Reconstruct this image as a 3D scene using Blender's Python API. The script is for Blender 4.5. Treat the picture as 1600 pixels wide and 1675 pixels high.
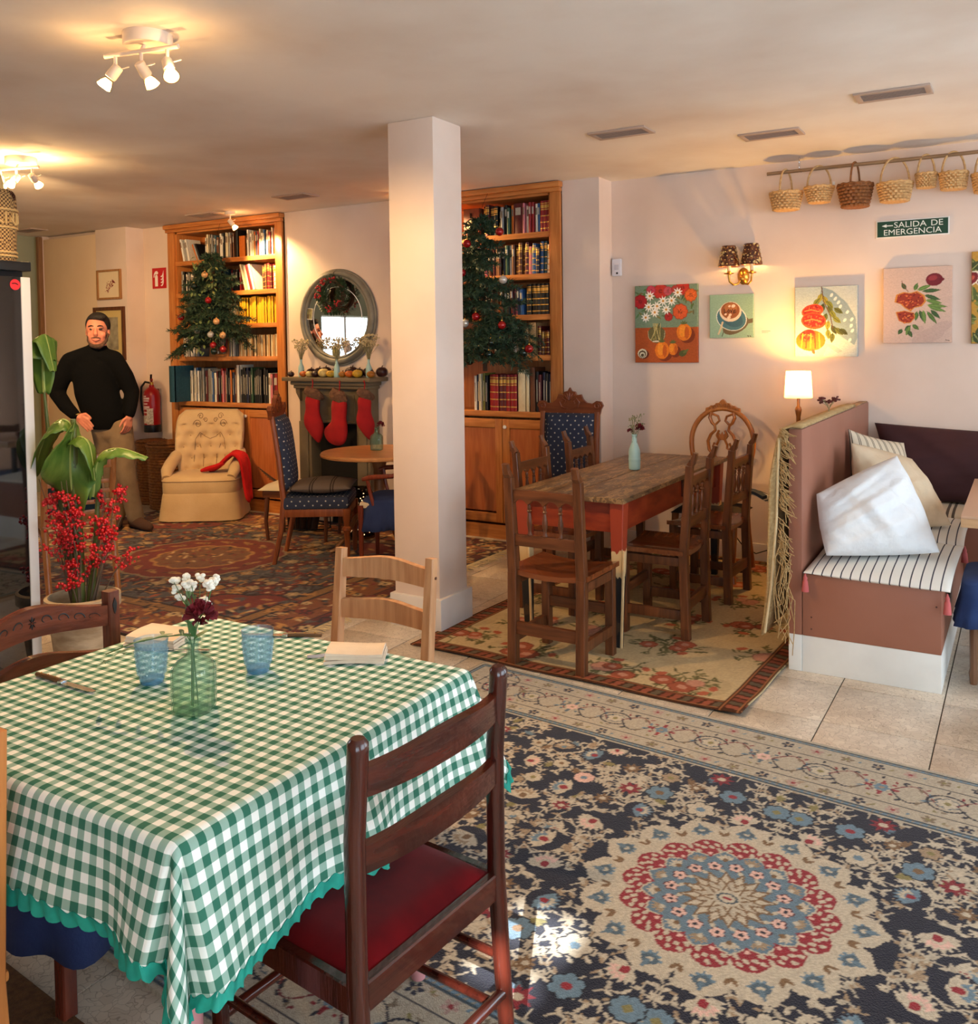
import bpy, bmesh, math, random
import numpy as np
from mathutils import Vector, Matrix
random.seed(7)
np.random.seed(7)
scene = bpy.context.scene
COL = scene.collection
for o in list(bpy.data.objects):
 bpy.data.objects.remove(o)
PI = math.pi
R = math.radians
# ------------------------------------------------------------------ camera
CAM_H = 1.55
YAW, PITCH, ROLL = R(30.81), R(2.16), R(0.75)
FPX, PPY = 1478.3, 616.1          # focal length and principal row for a 1600 x 1675 frame
fwd = Vector((-math.sin(YAW) * math.cos(PITCH), math.cos(YAW) * math.cos(PITCH), -math.sin(PITCH)))
rgt = Vector((math.cos(YAW), math.sin(YAW), 0))
dwn = fwd.cross(rgt)
r2 = math.cos(ROLL) * rgt + math.sin(ROLL) * dwn
d2 = -math.sin(ROLL) * rgt + math.cos(ROLL) * dwn
cam_data = bpy.data.cameras.new('camera')
cam = bpy.data.objects.new('camera', cam_data)
COL.objects.link(cam)
m = Matrix((r2, -d2, -fwd)).transposed().to_4x4()
m.translation = (0, 0, CAM_H)
cam.matrix_world = m
cam_data.sensor_fit = 'HORIZONTAL'
cam_data.sensor_width = 36
cam_data.lens = FPX / 1600 * 36
cam_data.shift_y = -(837.5 - PPY) / 1600
cam_data.clip_start = 0.05
scene.camera = cam
# ------------------------------------------------------------------ daylight and exposure
world = bpy.data.worlds.new('daylight')
scene.world = world
world.use_nodes = True
wn = world.node_tree.nodes
bg = wn['Background']
bg.inputs[0].default_value = (0.70, 0.86, 1.0, 1)
bg.inputs[1].default_value = 8.0
sun_d = bpy.data.lights.new('sun_offscreen', 'SUN')
sun_d.energy = 26.0
sun_d.angle = R(0.53)
sun_d.color = (0.92, 0.97, 1.0)
sun = bpy.data.objects.new('sun_offscreen', sun_d)
COL.objects.link(sun)
SUN_DIR = Vector((-0.35, 0.85, -0.48)).normalized()     # direction the sunlight travels
sun.rotation_euler = SUN_DIR.to_track_quat('-Z', 'Y').to_euler()
sun.location = (6, -6, 8)
scene.cycles.transparent_max_bounces = 32
scene.view_settings.view_transform = 'Standard'
scene.view_settings.look = 'None'
scene.view_settings.exposure = 0.14
scene.view_settings.gamma = 1.0
scene.view_settings.use_curve_mapping = False
# ------------------------------------------------------------------ helpers
def lin(c):
 out = []
 for v in c[:3]:
  v = v / 255.0
  out.append(v / 12.92 if v <= 0.04045 else ((v + 0.055) / 1.055) ** 2.4)
 return out
def rgba(c):
 return (*lin(c), 1.0)
MATS = {}
def mat(name, c, rough=0.6, metal=0.0, c2=None, scale=8.0, stretch=(1, 1, 1), bump=0.0, bscale=40.0,
  spec=0.5, detail=4.0, lo=0.35, hi=0.65, trans=0.0, ior=1.45, coat=0.0, sheen=0.0, alpha=1.0, coord='Object'):
 if name in MATS:
  return MATS[name]
 m = bpy.data.materials.new(name)
 m.use_nodes = True
 nt = m.node_tree
 b = nt.nodes['Principled BSDF']
 b.inputs['Base Color'].default_value = rgba(c)
 b.inputs['Roughness'].default_value = rough
 b.inputs['Metallic'].default_value = metal
 b.inputs['Specular IOR Level'].default_value = spec
 b.inputs['IOR'].default_value = ior
 b.inputs['Transmission Weight'].default_value = trans
 b.inputs['Coat Weight'].default_value = coat
 b.inputs['Sheen Weight'].default_value = sheen
 b.inputs['Alpha'].default_value = alpha
 tc = nt.nodes.new('ShaderNodeTexCoord')
 mp = nt.nodes.new('ShaderNodeMapping')
 mp.inputs['Scale'].default_value = stretch
 nt.links.new(tc.outputs[coord], mp.inputs['Vector'])
 if c2 is not None:
  n = nt.nodes.new('ShaderNodeTexNoise')
  n.inputs['Scale'].default_value = scale
  n.inputs['Detail'].default_value = detail
  nt.links.new(mp.outputs[0], n.inputs['Vector'])
  rp = nt.nodes.new('ShaderNodeValToRGB')
  rp.color_ramp.elements[0].position = lo
  rp.color_ramp.elements[1].position = hi
  rp.color_ramp.elements[0].color = rgba(c)
  rp.color_ramp.elements[1].color = rgba(c2)
  nt.links.new(n.outputs[0], rp.inputs[0])
  nt.links.new(rp.outputs[0], b.inputs['Base Color'])
 if bump:
  n2 = nt.nodes.new('ShaderNodeTexNoise')
  n2.inputs['Scale'].default_value = bscale
  n2.inputs['Detail'].default_value = 3
  nt.links.new(mp.outputs[0], n2.inputs['Vector'])
  bp = nt.nodes.new('ShaderNodeBump')
  bp.inputs['Strength'].default_value = bump
  bp.inputs['Distance'].default_value = 0.01
  nt.links.new(n2.outputs[0], bp.inputs['Height'])
  nt.links.new(bp.outputs[0], b.inputs['Normal'])
 MATS[name] = m
 return m
def emis(name, c, strength):
 if name in MATS:
  return MATS[name]
 m = bpy.data.materials.new(name)
 m.use_nodes = True
 b = m.node_tree.nodes['Principled BSDF']
 b.inputs['Base Color'].default_value = rgba(c)
 b.inputs['Emission Color'].default_value = rgba(c)
 b.inputs['Emission Strength'].default_value = strength
 MATS[name] = m
 return m
def vcol_mat(name, rough=0.85, bump=0.0, bscale=300.0, sheen=0.0, spec=0.3):
 if name in MATS:
  return MATS[name]
 m = mat(name, (255, 255, 255), rough=rough, bump=bump, bscale=bscale, sheen=sheen, spec=spec)
 nt = m.node_tree
 a = nt.nodes.new('ShaderNodeAttribute')
 a.attribute_name = 'Col'
 nt.links.new(a.outputs['Color'], nt.nodes['Principled BSDF'].inputs['Base Color'])
 return m
def wood(name, c, c2, rough=0.45, along='z', scale=5.0, coat=0.0, bump=0.12):
 st = {'x': (0.9, 9, 9), 'y': (9, 0.9, 9), 'z': (9, 9, 0.9)}[along]
 return mat(name, c, rough=rough, c2=c2, scale=scale, stretch=st, bump=bump, bscale=14, coat=coat, detail=6)
def glass_mat(name, c=(255, 255, 255), rough=0.02, ior=1.45, edge=None, milk=0.0):
 if name in MATS:
  return MATS[name]
 m = bpy.data.materials.new(name)
 m.use_nodes = True
 nt = m.node_tree
 out = nt.nodes['Material Output']
 g = nt.nodes.new('ShaderNodeBsdfGlossy')
 g.inputs['Roughness'].default_value = rough
 t = nt.nodes.new('ShaderNodeBsdfTransparent')
 t.inputs[0].default_value = rgba(c)
 body = t
 if edge:                              # thicker glass towards the silhouette absorbs more
  lw = nt.nodes.new('ShaderNodeLayerWeight')
  pw = nt.nodes.new('ShaderNodeMath')
  pw.operation = 'POWER'
  pw.inputs[1].default_value = 2.5
  nt.links.new(lw.outputs['Facing'], pw.inputs[0])
  mc = nt.nodes.new('ShaderNodeMix')
  mc.data_type = 'RGBA'
  mc.inputs[6].default_value = rgba(c)
  mc.inputs[7].default_value = rgba(edge)
  nt.links.new(pw.outputs[0], mc.inputs[0])
  nt.links.new(mc.outputs[2], t.inputs[0])
 if milk:
  df = nt.nodes.new('ShaderNodeBsdfDiffuse')
  df.inputs[0].default_value = rgba(edge or c)
  mm = nt.nodes.new('ShaderNodeMixShader')
  mm.inputs[0].default_value = milk
  nt.links.new(t.outputs[0], mm.inputs[1])
  nt.links.new(df.outputs[0], mm.inputs[2])
  body = mm
 f = nt.nodes.new('ShaderNodeFresnel')
 f.inputs[0].default_value = ior
 mx = nt.nodes.new('ShaderNodeMixShader')
 ge = nt.nodes.new('ShaderNodeNewGeometry')
 sb = nt.nodes.new('ShaderNodeMath')
 sb.operation = 'SUBTRACT'
 sb.inputs[0].default_value = 1.0
 nt.links.new(ge.outputs['Backfacing'], sb.inputs[1])
 ml = nt.nodes.new('ShaderNodeMath')
 ml.operation = 'MULTIPLY'
 nt.links.new(f.outputs[0], ml.inputs[0])
 nt.links.new(sb.outputs[0], ml.inputs[1])
 nt.links.new(ml.outputs[0], mx.inputs[0])
 nt.links.new(body.outputs[0], mx.inputs[1])
 nt.links.new(g.outputs[0], mx.inputs[2])
 nt.links.new(mx.outputs[0], out.inputs['Surface'])
 MATS[name] = m
 return m
class MB:
 """collects geometry, then becomes ONE mesh object"""
 def __init__(s):
  s.v, s.f, s.uv = [], [], {}
  s.M = Matrix.Identity(4)
 def at(s, loc=(0, 0, 0), rot=(0, 0, 0), scale=(1, 1, 1)):
  from mathutils import Euler
  s.M = Matrix.LocRotScale(Vector(loc), Euler(rot), Vector(scale))
  return s
 def add(s, vs, fs):
  b = len(s.v)
  M = s.M
  s.v += [tuple(M @ Vector(p)) for p in vs]
  s.f += [tuple(i + b for i in f) for f in fs]
  return s
 def box(s, c, size, ch=0.0):
  x, y, z = size[0] / 2, size[1] / 2, size[2] / 2
  cx, cy, cz = c
  if ch <= 0:
   vs = [(cx + i * x, cy + j * y, cz + k * z) for i in (-1, 1) for j in (-1, 1) for k in (-1, 1)]
   fs = [(0, 1, 3, 2), (4, 6, 7, 5), (0, 4, 5, 1), (2, 3, 7, 6), (0, 2, 6, 4), (1, 5, 7, 3)]
   return s.add(vs, fs)
  ch = min(ch, x * .9, y * .9, z * .9)
  bm = bmesh.new()
  bmesh.ops.create_cube(bm, size=1)
  for v in bm.verts:
   v.co = (cx + v.co.x * 2 * x, cy + v.co.y * 2 * y, cz + v.co.z * 2 * z)
  bmesh.ops.bevel(bm, geom=list(bm.edges), offset=ch, segments=2, profile=0.6, affect='EDGES')
  return s.bm(bm)
 def bm(s, bm):
  bm.verts.index_update()
  s.add([tuple(v.co) for v in bm.verts], [tuple(v.index for v in f.verts) for f in bm.faces])
  bm.free()
  return s
 def beam(s, p0, p1, w, d, up=(0, 0, 1), ch=0.003, w1=None, d1=None):
  """rectangular bar from p0 to p1, width w (sideways), depth d"""
  p0, p1 = Vector(p0), Vector(p1)
  z = (p1 - p0).normalized()
  u = Vector(up)
  if abs(z.dot(u)) > 0.95:
   u = Vector((0, 1, 0))
  x = u.cross(z).normalized()
  y = z.cross(x)
  w1 = w if w1 is None else w1
  d1 = d if d1 is None else d1
  vs, c = [], ch
  for p, ww, dd in ((p0, w, d), (p1, w1, d1)):
   a, b = ww / 2, dd / 2
   for sx, sy in ((a - c, b), (a, b - c), (a, -b + c), (a - c, -b), (-a + c, -b), (-a, -b + c), (-a, b - c), (-a + c, b)):
    vs.append(tuple(p + x * sx + y * sy))
  fs = [(i, i + 8, (i + 1) % 8 + 8, (i + 1) % 8) for i in range(8)]
  fs += [tuple(range(8)), tuple(reversed(range(8, 16)))]
  return s.add(vs, fs)
 def tube(s, pts, r, n=10, cap=True, flat=1.0, closed=False):
  pts = [Vector(p) for p in pts]
  k = len(pts)
  rs = r if hasattr(r, '__len__') else [r] * k
  vs, fs = [], []
  prev = None
  for i, p in enumerate(pts):
   if closed:
    t = (pts[(i + 1) % k] - pts[i - 1])
   else:
    t = (pts[min(i + 1, k - 1)] - pts[max(i - 1, 0)])
   if t.length < 1e-9:
    t = Vector((0, 0, 1))
   t.normalize()
   if prev is None:
    a = Vector((0, 0, 1)) if abs(t.z) < 0.9 else Vector((1, 0, 0))
    x = t.cross(a).normalized()
   else:
    x = (prev - t * prev.dot(t))
    x = x.normalized() if x.length > 1e-6 else t.orthogonal().normalized()
   prev = x
   y = t.cross(x)
   for j in range(n):
    an = 2 * PI * j / n
    vs.append(tuple(p + x * math.cos(an) * rs[i] + y * math.sin(an) * rs[i] * flat))
  m = k if closed else k - 1
  for i in range(m):
   i2 = (i + 1) % k
   for j in range(n):
    fs.append((i * n + j, i * n + (j + 1) % n, i2 * n + (j + 1) % n, i2 * n + j))
  if cap and not closed:
   fs.append(tuple(reversed(range(n))))
   fs.append(tuple(range((k - 1) * n, k * n)))
  return s.add(vs, fs)
 def cyl(s, p0, p1, r0, r1=None, n=16):
  return s.tube([p0, p1], [r0, r0 if r1 is None else r1], n)
 def lathe(s, prof, n=24, c=(0, 0, 0), sx=1.0, sy=1.0):
  """profile [(r,z)...] turned about z"""
  vs, fs = [], []
  for r, z in prof:
   for j in range(n):
    a = 2 * PI * j / n
    vs.append((c[0] + r * math.cos(a) * sx, c[1] + r * math.sin(a) * sy, c[2] + z))
  k = len(prof)
  for i in range(k - 1):
   for j in range(n):
    fs.append((i * n + j, i * n + (j + 1) % n, (i + 1) * n + (j + 1) % n, (i + 1) * n + j))
  if prof[0][0] > 1e-6:
   fs.append(tuple(reversed(range(n))))
  if prof[-1][0] > 1e-6:
   fs.append(tuple(range((k - 1) * n, k * n)))
  return s.add(vs, fs)
 def ball(s, c, r, sc=(1, 1, 1), n=14, m=8):
  vs, fs = [], []
  vs.append((c[0], c[1], c[2] - r * sc[2]))
  for i in range(1, m):
   t = PI * i / m
   for j in range(n):
    a = 2 * PI * j / n
    vs.append((c[0] + r * sc[0] * math.sin(t) * math.cos(a), c[1] + r * sc[1] * math.sin(t) * math.sin(a), c[2] - r * sc[2] * math.cos(t)))
  vs.append((c[0], c[1], c[2] + r * sc[2]))
  for j in range(n):
   fs.append((0, 1 + (j + 1) % n, 1 + j))
   fs.append((len(vs) - 1, 1 + (m - 2) * n + j, 1 + (m - 2) * n + (j + 1) % n))
  for i in range(m - 2):
   for j in range(n):
    a, b = 1 + i * n + j, 1 + i * n + (j + 1) % n
    fs.append((a, b, b + n, a + n))
  return s.add(vs, fs)
 def prism(s, poly, t, plane='xz', off=0.0):
  """extrude a 2D outline by thickness t along the plane's normal, centred at off"""
  n = len(poly)
  def P(a, b, h):
   return {'xz': (a, h, b), 'xy': (a, b, h), 'yz': (h, a, b)}[plane]
  vs = [P(a, b, off - t / 2) for a, b in poly] + [P(a, b, off + t / 2) for a, b in poly]
  fs = [(i, (i + 1) % n, (i + 1) % n + n, i + n) for i in range(n)]
  fs += [tuple(reversed(range(n))), tuple(range(n, 2 * n))]
  return s.add(vs, fs)
 def strip(s, A, B, t, nrm=None):
  """ribbon between two polylines with thickness t along the direction nrm"""
  n = len(A)
  nrm = Vector(nrm or (0, 0, 1))
  vs = [tuple(Vector(p)) for p in A] + [tuple(Vector(p)) for p in B]
  vs += [tuple(Vector(p) + nrm * t) for p in A] + [tuple(Vector(p) + nrm * t) for p in B]
  fs = []
  for i in range(n - 1):
   fs += [(i, i + 1, n + i + 1, n + i), (2 * n + i, 3 * n + i, 3 * n + i + 1, 2 * n + i + 1),
     (i, 2 * n + i, 2 * n + i + 1, i + 1), (n + i, n + i + 1, 3 * n + i + 1, 3 * n + i)]
  fs += [(0, n, 3 * n, 2 * n), (n - 1, 3 * n - 1, 4 * n - 1, 2 * n - 1)]
  return s.add(vs, fs)
 def surf(s, fn, nu, nv, wrap_u=False):
  vs = [tuple(fn(i / nu, j / nv)) for j in range(nv + 1) for i in range(nu + (0 if wrap_u else 1))]
  w = nu if wrap_u else nu + 1
  fs = []
  for j in range(nv):
   for i in range(nu):
    i2 = (i + 1) % w
    fs.append((j * w + i, j * w + i2, (j + 1) * w + i2, (j + 1) * w + i))
  return s.add(vs, fs)
 def mesh(s, name, smooth=True, angle=40, uv=None):
  me = bpy.data.meshes.new(name)
  me.from_pydata(s.v, [], s.f)
  me.update()
  bm = bmesh.new()
  bm.from_mesh(me)
  bmesh.ops.recalc_face_normals(bm, faces=bm.faces)
  bm.to_mesh(me)
  bm.free()
  if smooth:
   me.polygons.foreach_set('use_smooth', [True] * len(me.polygons))
   me.set_sharp_from_angle(angle=R(angle))
  if uv:
   ul = me.uv_layers.new(name='UVMap')
   for p in me.polygons:
    nx, ny, nz = abs(p.normal.x), abs(p.normal.y), abs(p.normal.z)
    for li in p.loop_indices:
     c = me.vertices[me.loops[li].vertex_index].co
     if nz >= nx and nz >= ny:
      ul.data[li].uv = (c.x, c.y)
     elif ny >= nx:
      ul.data[li].uv = (c.x, c.z)
     else:
      ul.data[li].uv = (c.y, c.z)
  return me
 def build(s, name, material, parent=None, smooth=True, angle=40, uv=None, label=None):
  o = bpy.data.objects.new(name, s.mesh(name, smooth, angle, uv))
  o.data.materials.append(material)
  COL.objects.link(o)
  if parent is not None:
   o.parent = parent
  if label:
   o['label'] = label
  return o
def tag(o, label, cat, group=None, kind=None):
 o['label'] = label
 o['category'] = cat
 if group:
  o['group'] = group
 if kind:
  o['kind'] = kind
 return o
def thing(name, label, cat, loc=(0, 0, 0), rotz=0.0, group=None):
 o = bpy.data.objects.new(name, None)
 o.empty_display_size = 0.1
 COL.objects.link(o)
 o.location = loc
 o.rotation_euler = (0, 0, rotz)
 return tag(o, label, cat, group)
def struct(name, mb, m, label=None, **k):
 o = mb.build(name, m, **k)
 o['kind'] = 'structure'
 if label:
  o['label'] = label
 return o
def copy_tree(o, parent=None):
 c = o.copy()
 COL.objects.link(c)
 c.parent = parent
 for ch in list(o.children):
  copy_tree(ch, c)
 return c
def dup(o, loc, rotz, label):
 c = copy_tree(o)
 c.location = loc
 c.rotation_euler = (0, 0, rotz)
 c['label'] = label
 return c
def voxel(mb, size, smooth_it=6, keep=1.0):
 """fuse overlapping solids into one continuous skin"""
 me = bpy.data.meshes.new('tmp')
 me.from_pydata(mb.v, [], mb.f)
 bm = bmesh.new()
 bm.from_mesh(me)
 bmesh.ops.recalc_face_normals(bm, faces=bm.faces)
 bm.to_mesh(me)
 bm.free()
 o = bpy.data.objects.new('tmp', me)
 COL.objects.link(o)
 md = o.modifiers.new('r', 'REMESH')
 md.mode = 'VOXEL'
 md.voxel_size = size
 if smooth_it:
  sm = o.modifiers.new('s', 'SMOOTH')
  sm.iterations = smooth_it
  sm.factor = 0.5
 dg = bpy.context.evaluated_depsgraph_get()
 out = bpy.data.meshes.new_from_object(o.evaluated_get(dg))
 bpy.data.objects.remove(o)
 out.polygons.foreach_set('use_smooth', [True] * len(out.polygons))
 return out
def mesh_obj(name, me, material, parent=None, label=None):
 o = bpy.data.objects.new(name, me)
 me.materials.clear()
 me.materials.append(material)
 COL.objects.link(o)
 if parent is not None:
  o.parent = parent
 if label:
  o['label'] = label
 return o
def text_part(name, body, size, loc, rot, material, parent, extrude=0.0008, align='CENTER', label=None, sx=1.0):
 cu = bpy.data.curves.new(name, 'FONT')
 cu.body = body
 cu.size = size
 cu.align_x = align
 cu.align_y = 'CENTER'
 cu.extrude = extrude
 cu.resolution_u = 3
 t = bpy.data.objects.new('tmp', cu)
 COL.objects.link(t)
 dg = bpy.context.evaluated_depsgraph_get()
 me = bpy.data.meshes.new_from_object(t.evaluated_get(dg))
 bpy.data.objects.remove(t)
 o = mesh_obj(name, me, material, parent, label)
 o.location = loc
 o.rotation_euler = rot
 o.scale = (sx, 1, 1)
 return o
def ordn(i):
 w = ['first', 'second', 'third', 'fourth', 'fifth', 'sixth', 'seventh', 'eighth', 'ninth', 'tenth', 'eleventh', 'twelfth',
   'thirteenth', 'fourteenth', 'fifteenth', 'sixteenth', 'seventeenth', 'eighteenth', 'nineteenth', 'twentieth']
 if i < 20:
  return w[i]
 tens = {2: 'twenty', 3: 'thirty', 4: 'forty'}[(i + 1) // 10]
 r = (i + 1) % 10
 return (tens[:-1] + 'ieth') if r == 0 else tens + '-' + w[r - 1]
class Canvas:
 """a colour raster that becomes the point colours of a fine mesh grid"""
 def __init__(s, w, h, res, bgc):
  s.w, s.h = w, h
  s.nx, s.ny = int(round(w / res)) + 1, int(round(h / res)) + 1
  s.xs = np.linspace(0, w, s.nx)
  s.ys = np.linspace(0, h, s.ny)
  s.img = np.empty((s.ny, s.nx, 3))
  s.img[:] = bgc
 def win(s, x0, x1, y0, y1):
  i0, i1 = np.searchsorted(s.xs, [x0, x1])
  j0, j1 = np.searchsorted(s.ys, [y0, y1])
  return i0, i1, j0, j1
 def ell(s, cx, cy, a, b=None, rot=0.0, c=(0, 0, 0)):
  b = a if b is None else b
  r = max(a, b)
  i0, i1, j0, j1 = s.win(cx - r, cx + r, cy - r, cy + r)
  if i1 <= i0 or j1 <= j0:
   return s
  X, Y = np.meshgrid(s.xs[i0:i1] - cx, s.ys[j0:j1] - cy)
  ca, sa = math.cos(rot), math.sin(rot)
  m = ((X * ca + Y * sa) / a) ** 2 + ((-X * sa + Y * ca) / b) ** 2 <= 1
  s.img[j0:j1, i0:i1][m] = c
  return s
 def poly(s, pts, c):
  P = np.array(pts, float)
  i0, i1, j0, j1 = s.win(P[:, 0].min(), P[:, 0].max(), P[:, 1].min(), P[:, 1].max())
  if i1 <= i0 or j1 <= j0:
   return s
  X, Y = np.meshgrid(s.xs[i0:i1], s.ys[j0:j1])
  m = np.zeros(X.shape, bool)
  n = len(P)
  for k in range(n):
   x1, y1 = P[k]
   x2, y2 = P[(k + 1) % n]
   if y1 == y2:
    continue
   cnd = ((Y >= min(y1, y2)) & (Y < max(y1, y2)) & (X < (x2 - x1) * (Y - y1) / (y2 - y1) + x1))
   m ^= cnd
  s.img[j0:j1, i0:i1][m] = c
  return s
 def line(s, pts, w, c, taper=False):
  n = len(pts)
  for k in range(n - 1):
   (x1, y1), (x2, y2) = pts[k], pts[k + 1]
   ww = w * (1 - 0.7 * k / n) if taper else w
   r = ww / 2
   i0, i1, j0, j1 = s.win(min(x1, x2) - r, max(x1, x2) + r, min(y1, y2) - r, max(y1, y2) + r)
   if i1 <= i0 or j1 <= j0:
    continue
   X, Y = np.meshgrid(s.xs[i0:i1] - x1, s.ys[j0:j1] - y1)
   dx, dy = x2 - x1, y2 - y1
   t = np.clip((X * dx + Y * dy) / max(dx * dx + dy * dy, 1e-12), 0, 1)
   m = (X - t * dx) ** 2 + (Y - t * dy) ** 2 <= r * r
   s.img[j0:j1, i0:i1][m] = c
  return s
 def leaf(s, x, y, L, W, a, c, c2=None):
  """pointed leaf from (x,y) in direction a"""
  pts = []
  for t in np.linspace(0, 1, 8):
   pts.append((t * L, W / 2 * math.sin(PI * t ** 0.8)))
  for t in np.linspace(1, 0, 8):
   pts.append((t * L, -W / 2 * math.sin(PI * t ** 0.8)))
  ca, sa = math.cos(a), math.sin(a)
  P = [(x + p * ca - q * sa, y + p * sa + q * ca) for p, q in pts]
  s.poly(P, c)
  if c2 is not None:
   s.line([(x, y), (x + L * .8 * ca, y + L * .8 * sa)], W * .12, c2)
  return s
 def flower(s, x, y, r, n, c, cc, a0=0.0, edge=None, pw=0.42):
  for k in range(n):
   a = a0 + 2 * PI * k / n
   if edge is not None:
    s.ell(x + r * .62 * math.cos(a), y + r * .62 * math.sin(a), r * .46, r * pw * 1.12, a, edge)
  for k in range(n):
   a = a0 + 2 * PI * k / n
   s.ell(x + r * .6 * math.cos(a), y + r * .6 * math.sin(a), r * .38, r * pw * .85, a, c)
  s.ell(x, y, r * .3, r * .3, 0, cc)
  return s
 def noise(s, amp, seed=0):
  rs = np.random.RandomState(seed)
  s.img = s.img * (1 + amp * (rs.rand(s.ny, s.nx, 1) - 0.5))
  return s
 def grid_mesh(s, name, zf=None, thick=0.008, ox=0.0, oy=0.0, plane='xy'):
  """top sheet with the colours, plus a skirt and a back"""
  X, Y = np.meshgrid(s.xs + ox, s.ys + oy)
  Z = np.zeros_like(X) if zf is None else zf(X, Y)
  nx, ny = s.nx, s.ny
  top = np.stack([X, Y, Z + thick], -1).reshape(-1, 3)
  rim = np.concatenate([np.arange(nx), np.arange(1, ny) * nx + nx - 1, (ny - 1) * nx + np.arange(nx - 2, -1, -1), np.arange(ny - 2, 0, -1) * nx])
  low = top[rim].copy()
  low[:, 2] -= thick
  V = np.concatenate([top, low])
  i, j = np.meshgrid(np.arange(nx - 1), np.arange(ny - 1))
  a = (j * nx + i).ravel()
  F = np.stack([a, a + 1, a + nx + 1, a + nx], -1)
  k = len(rim)
  q = np.arange(k)
  S = np.stack([rim[q], nx * ny + q, nx * ny + (q + 1) % k, rim[(q + 1) % k]], -1)
  F = np.concatenate([F, S])
  if plane == 'xz':        # picture hanging on a wall that faces -y
   V = np.stack([V[:, 0], -V[:, 2], V[:, 1]], -1)
  me = bpy.data.meshes.new(name)
  me.vertices.add(len(V))
  me.vertices.foreach_set('co', V.ravel())
  me.loops.add(F.size)
  me.loops.foreach_set('vertex_index', F.ravel().astype(np.int32))
  me.polygons.add(len(F))
  me.polygons.foreach_set('loop_start', np.arange(0, F.size, 4, dtype=np.int32))
  me.update(calc_edges=True)
  at = me.color_attributes.new('Col', 'FLOAT_COLOR', 'POINT')
  c = np.ones((len(V), 4))
  img = np.clip(s.img.reshape(-1, 3), 0, 255) / 255
  li = np.where(img <= 0.04045, img / 12.92, ((img + 0.055) / 1.055) ** 2.4)
  c[:nx * ny, :3] = li
  c[nx * ny:, :3] = li[rim]
  at.data.foreach_set('color', c.ravel())
  me.polygons.foreach_set('use_smooth', [True] * len(me.polygons))
  me.validate()
  return me
# shared materials
M_WHITE = mat('white_paint', (232, 226, 218), rough=0.55)
M_BLACK = mat('black_plastic', (14, 14, 16), rough=0.4)
M_BRASS = mat('brass', (190, 140, 60), rough=0.28, metal=1.0)
M_STEEL = mat('steel', (200, 200, 205), rough=0.2, metal=1.0)
W_DARK = wood('dark_walnut', (76, 42, 23), (108, 62, 34), rough=0.35, along='z')
W_DARKX = wood('dark_walnut_rail', (80, 44, 24), (112, 64, 36), rough=0.35, along='x')
W_RED = wood('mahogany', (46, 14, 9), (70, 25, 15), rough=0.2, along='z', coat=0.3)
W_REDX = wood('mahogany_rail', (50, 16, 10), (78, 28, 16), rough=0.2, along='y', coat=0.3)
W_PINE = wood('pine', (176, 124, 84), (202, 152, 108), rough=0.42, along='z')
W_PINEX = wood('pine_rail', (178, 124, 84), (206, 156, 112), rough=0.42, along='x')
W_CASE = wood('honey_oak', (176, 104, 48), (198, 126, 64), rough=0.4, along='z')
W_CASEX = wood('honey_oak_board', (178, 106, 50), (204, 132, 68), rough=0.4, along='x')
W_CHAIR = wood('reddish_oak', (124, 62, 30), (150, 82, 42), rough=0.4, along='z')
# ================================================================== ROOM
CZ = 2.748
def plaster(name, c, c2, bump=0.25):
 m = mat(name, c, rough=0.9, c2=c2, scale=1.3, detail=6, lo=0.38, hi=0.68, bump=bump, bscale=6, spec=0.2)
 return m
M_WALL = plaster('wall_plaster', (226, 206, 192), (214, 192, 176))
M_CEIL = plaster('ceiling_plaster', (230, 222, 213), (214, 200, 187))
M_GREEN = plaster('green_plaster', (150, 152, 128), (140, 142, 118))
M_SKIRT = mat('skirting_paint', (222, 214, 206), rough=0.5, c2=(210, 200, 192), scale=3)
# floor: slab in grout colour, terrazzo tiles laid on it
floor = struct('floor', MB().box((-3.3, 2.35, -0.08), (12.2, 8.6, 0.15)), mat('grout', (96, 86, 76), rough=0.9),
    'floor of pale terrazzo tiles with dark joints')
m = bpy.data.materials.new('terrazzo')
m.use_nodes = True
nt = m.node_tree
b = nt.nodes['Principled BSDF']
geo = nt.nodes.new('ShaderNodeNewGeometry')
v1 = nt.nodes.new('ShaderNodeTexVoronoi')
v1.feature = 'DISTANCE_TO_EDGE'
v1.inputs['Scale'].default_value = 42
v2 = nt.nodes.new('ShaderNodeTexVoronoi')
v2.inputs['Scale'].default_value = 42
nz = nt.nodes.new('ShaderNodeTexNoise')
nz.inputs['Scale'].default_value = 2.2
nzm = nt.nodes.new('ShaderNodeTexNoise')
nzm.inputs['Scale'].default_value = 16
mx0 = nt.nodes.new('ShaderNodeMix')
mx0.data_type = 'VECTOR'
mx0.inputs[0].default_value = 0.08
nt.links.new(geo.outputs['Position'], mx0.inputs[4])
nt.links.new(geo.outputs['Position'], nz.inputs['Vector'])
nt.links.new(geo.outputs['Position'], nzm.inputs['Vector'])
nt.links.new(nzm.outputs['Color'], mx0.inputs[5])
for vv in (v1, v2):
 nt.links.new(mx0.outputs[1], vv.inputs['Vector'])
r1 = nt.nodes.new('ShaderNodeValToRGB')
r1.color_ramp.elements[0].color = rgba((172, 160, 146))
r1.color_ramp.elements[1].color = rgba((222, 212, 199))
r1.color_ramp.elements[1].position = 0.05
nt.links.new(v1.outputs['Distance'], r1.inputs[0])
r2n = nt.nodes.new('ShaderNodeValToRGB')
r2n.color_ramp.elements[0].color = rgba((255, 250, 240))
r2n.color_ramp.elements[1].color = rgba((226, 216, 204))
nt.links.new(v2.outputs['Color'], r2n.inputs[0])
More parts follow.
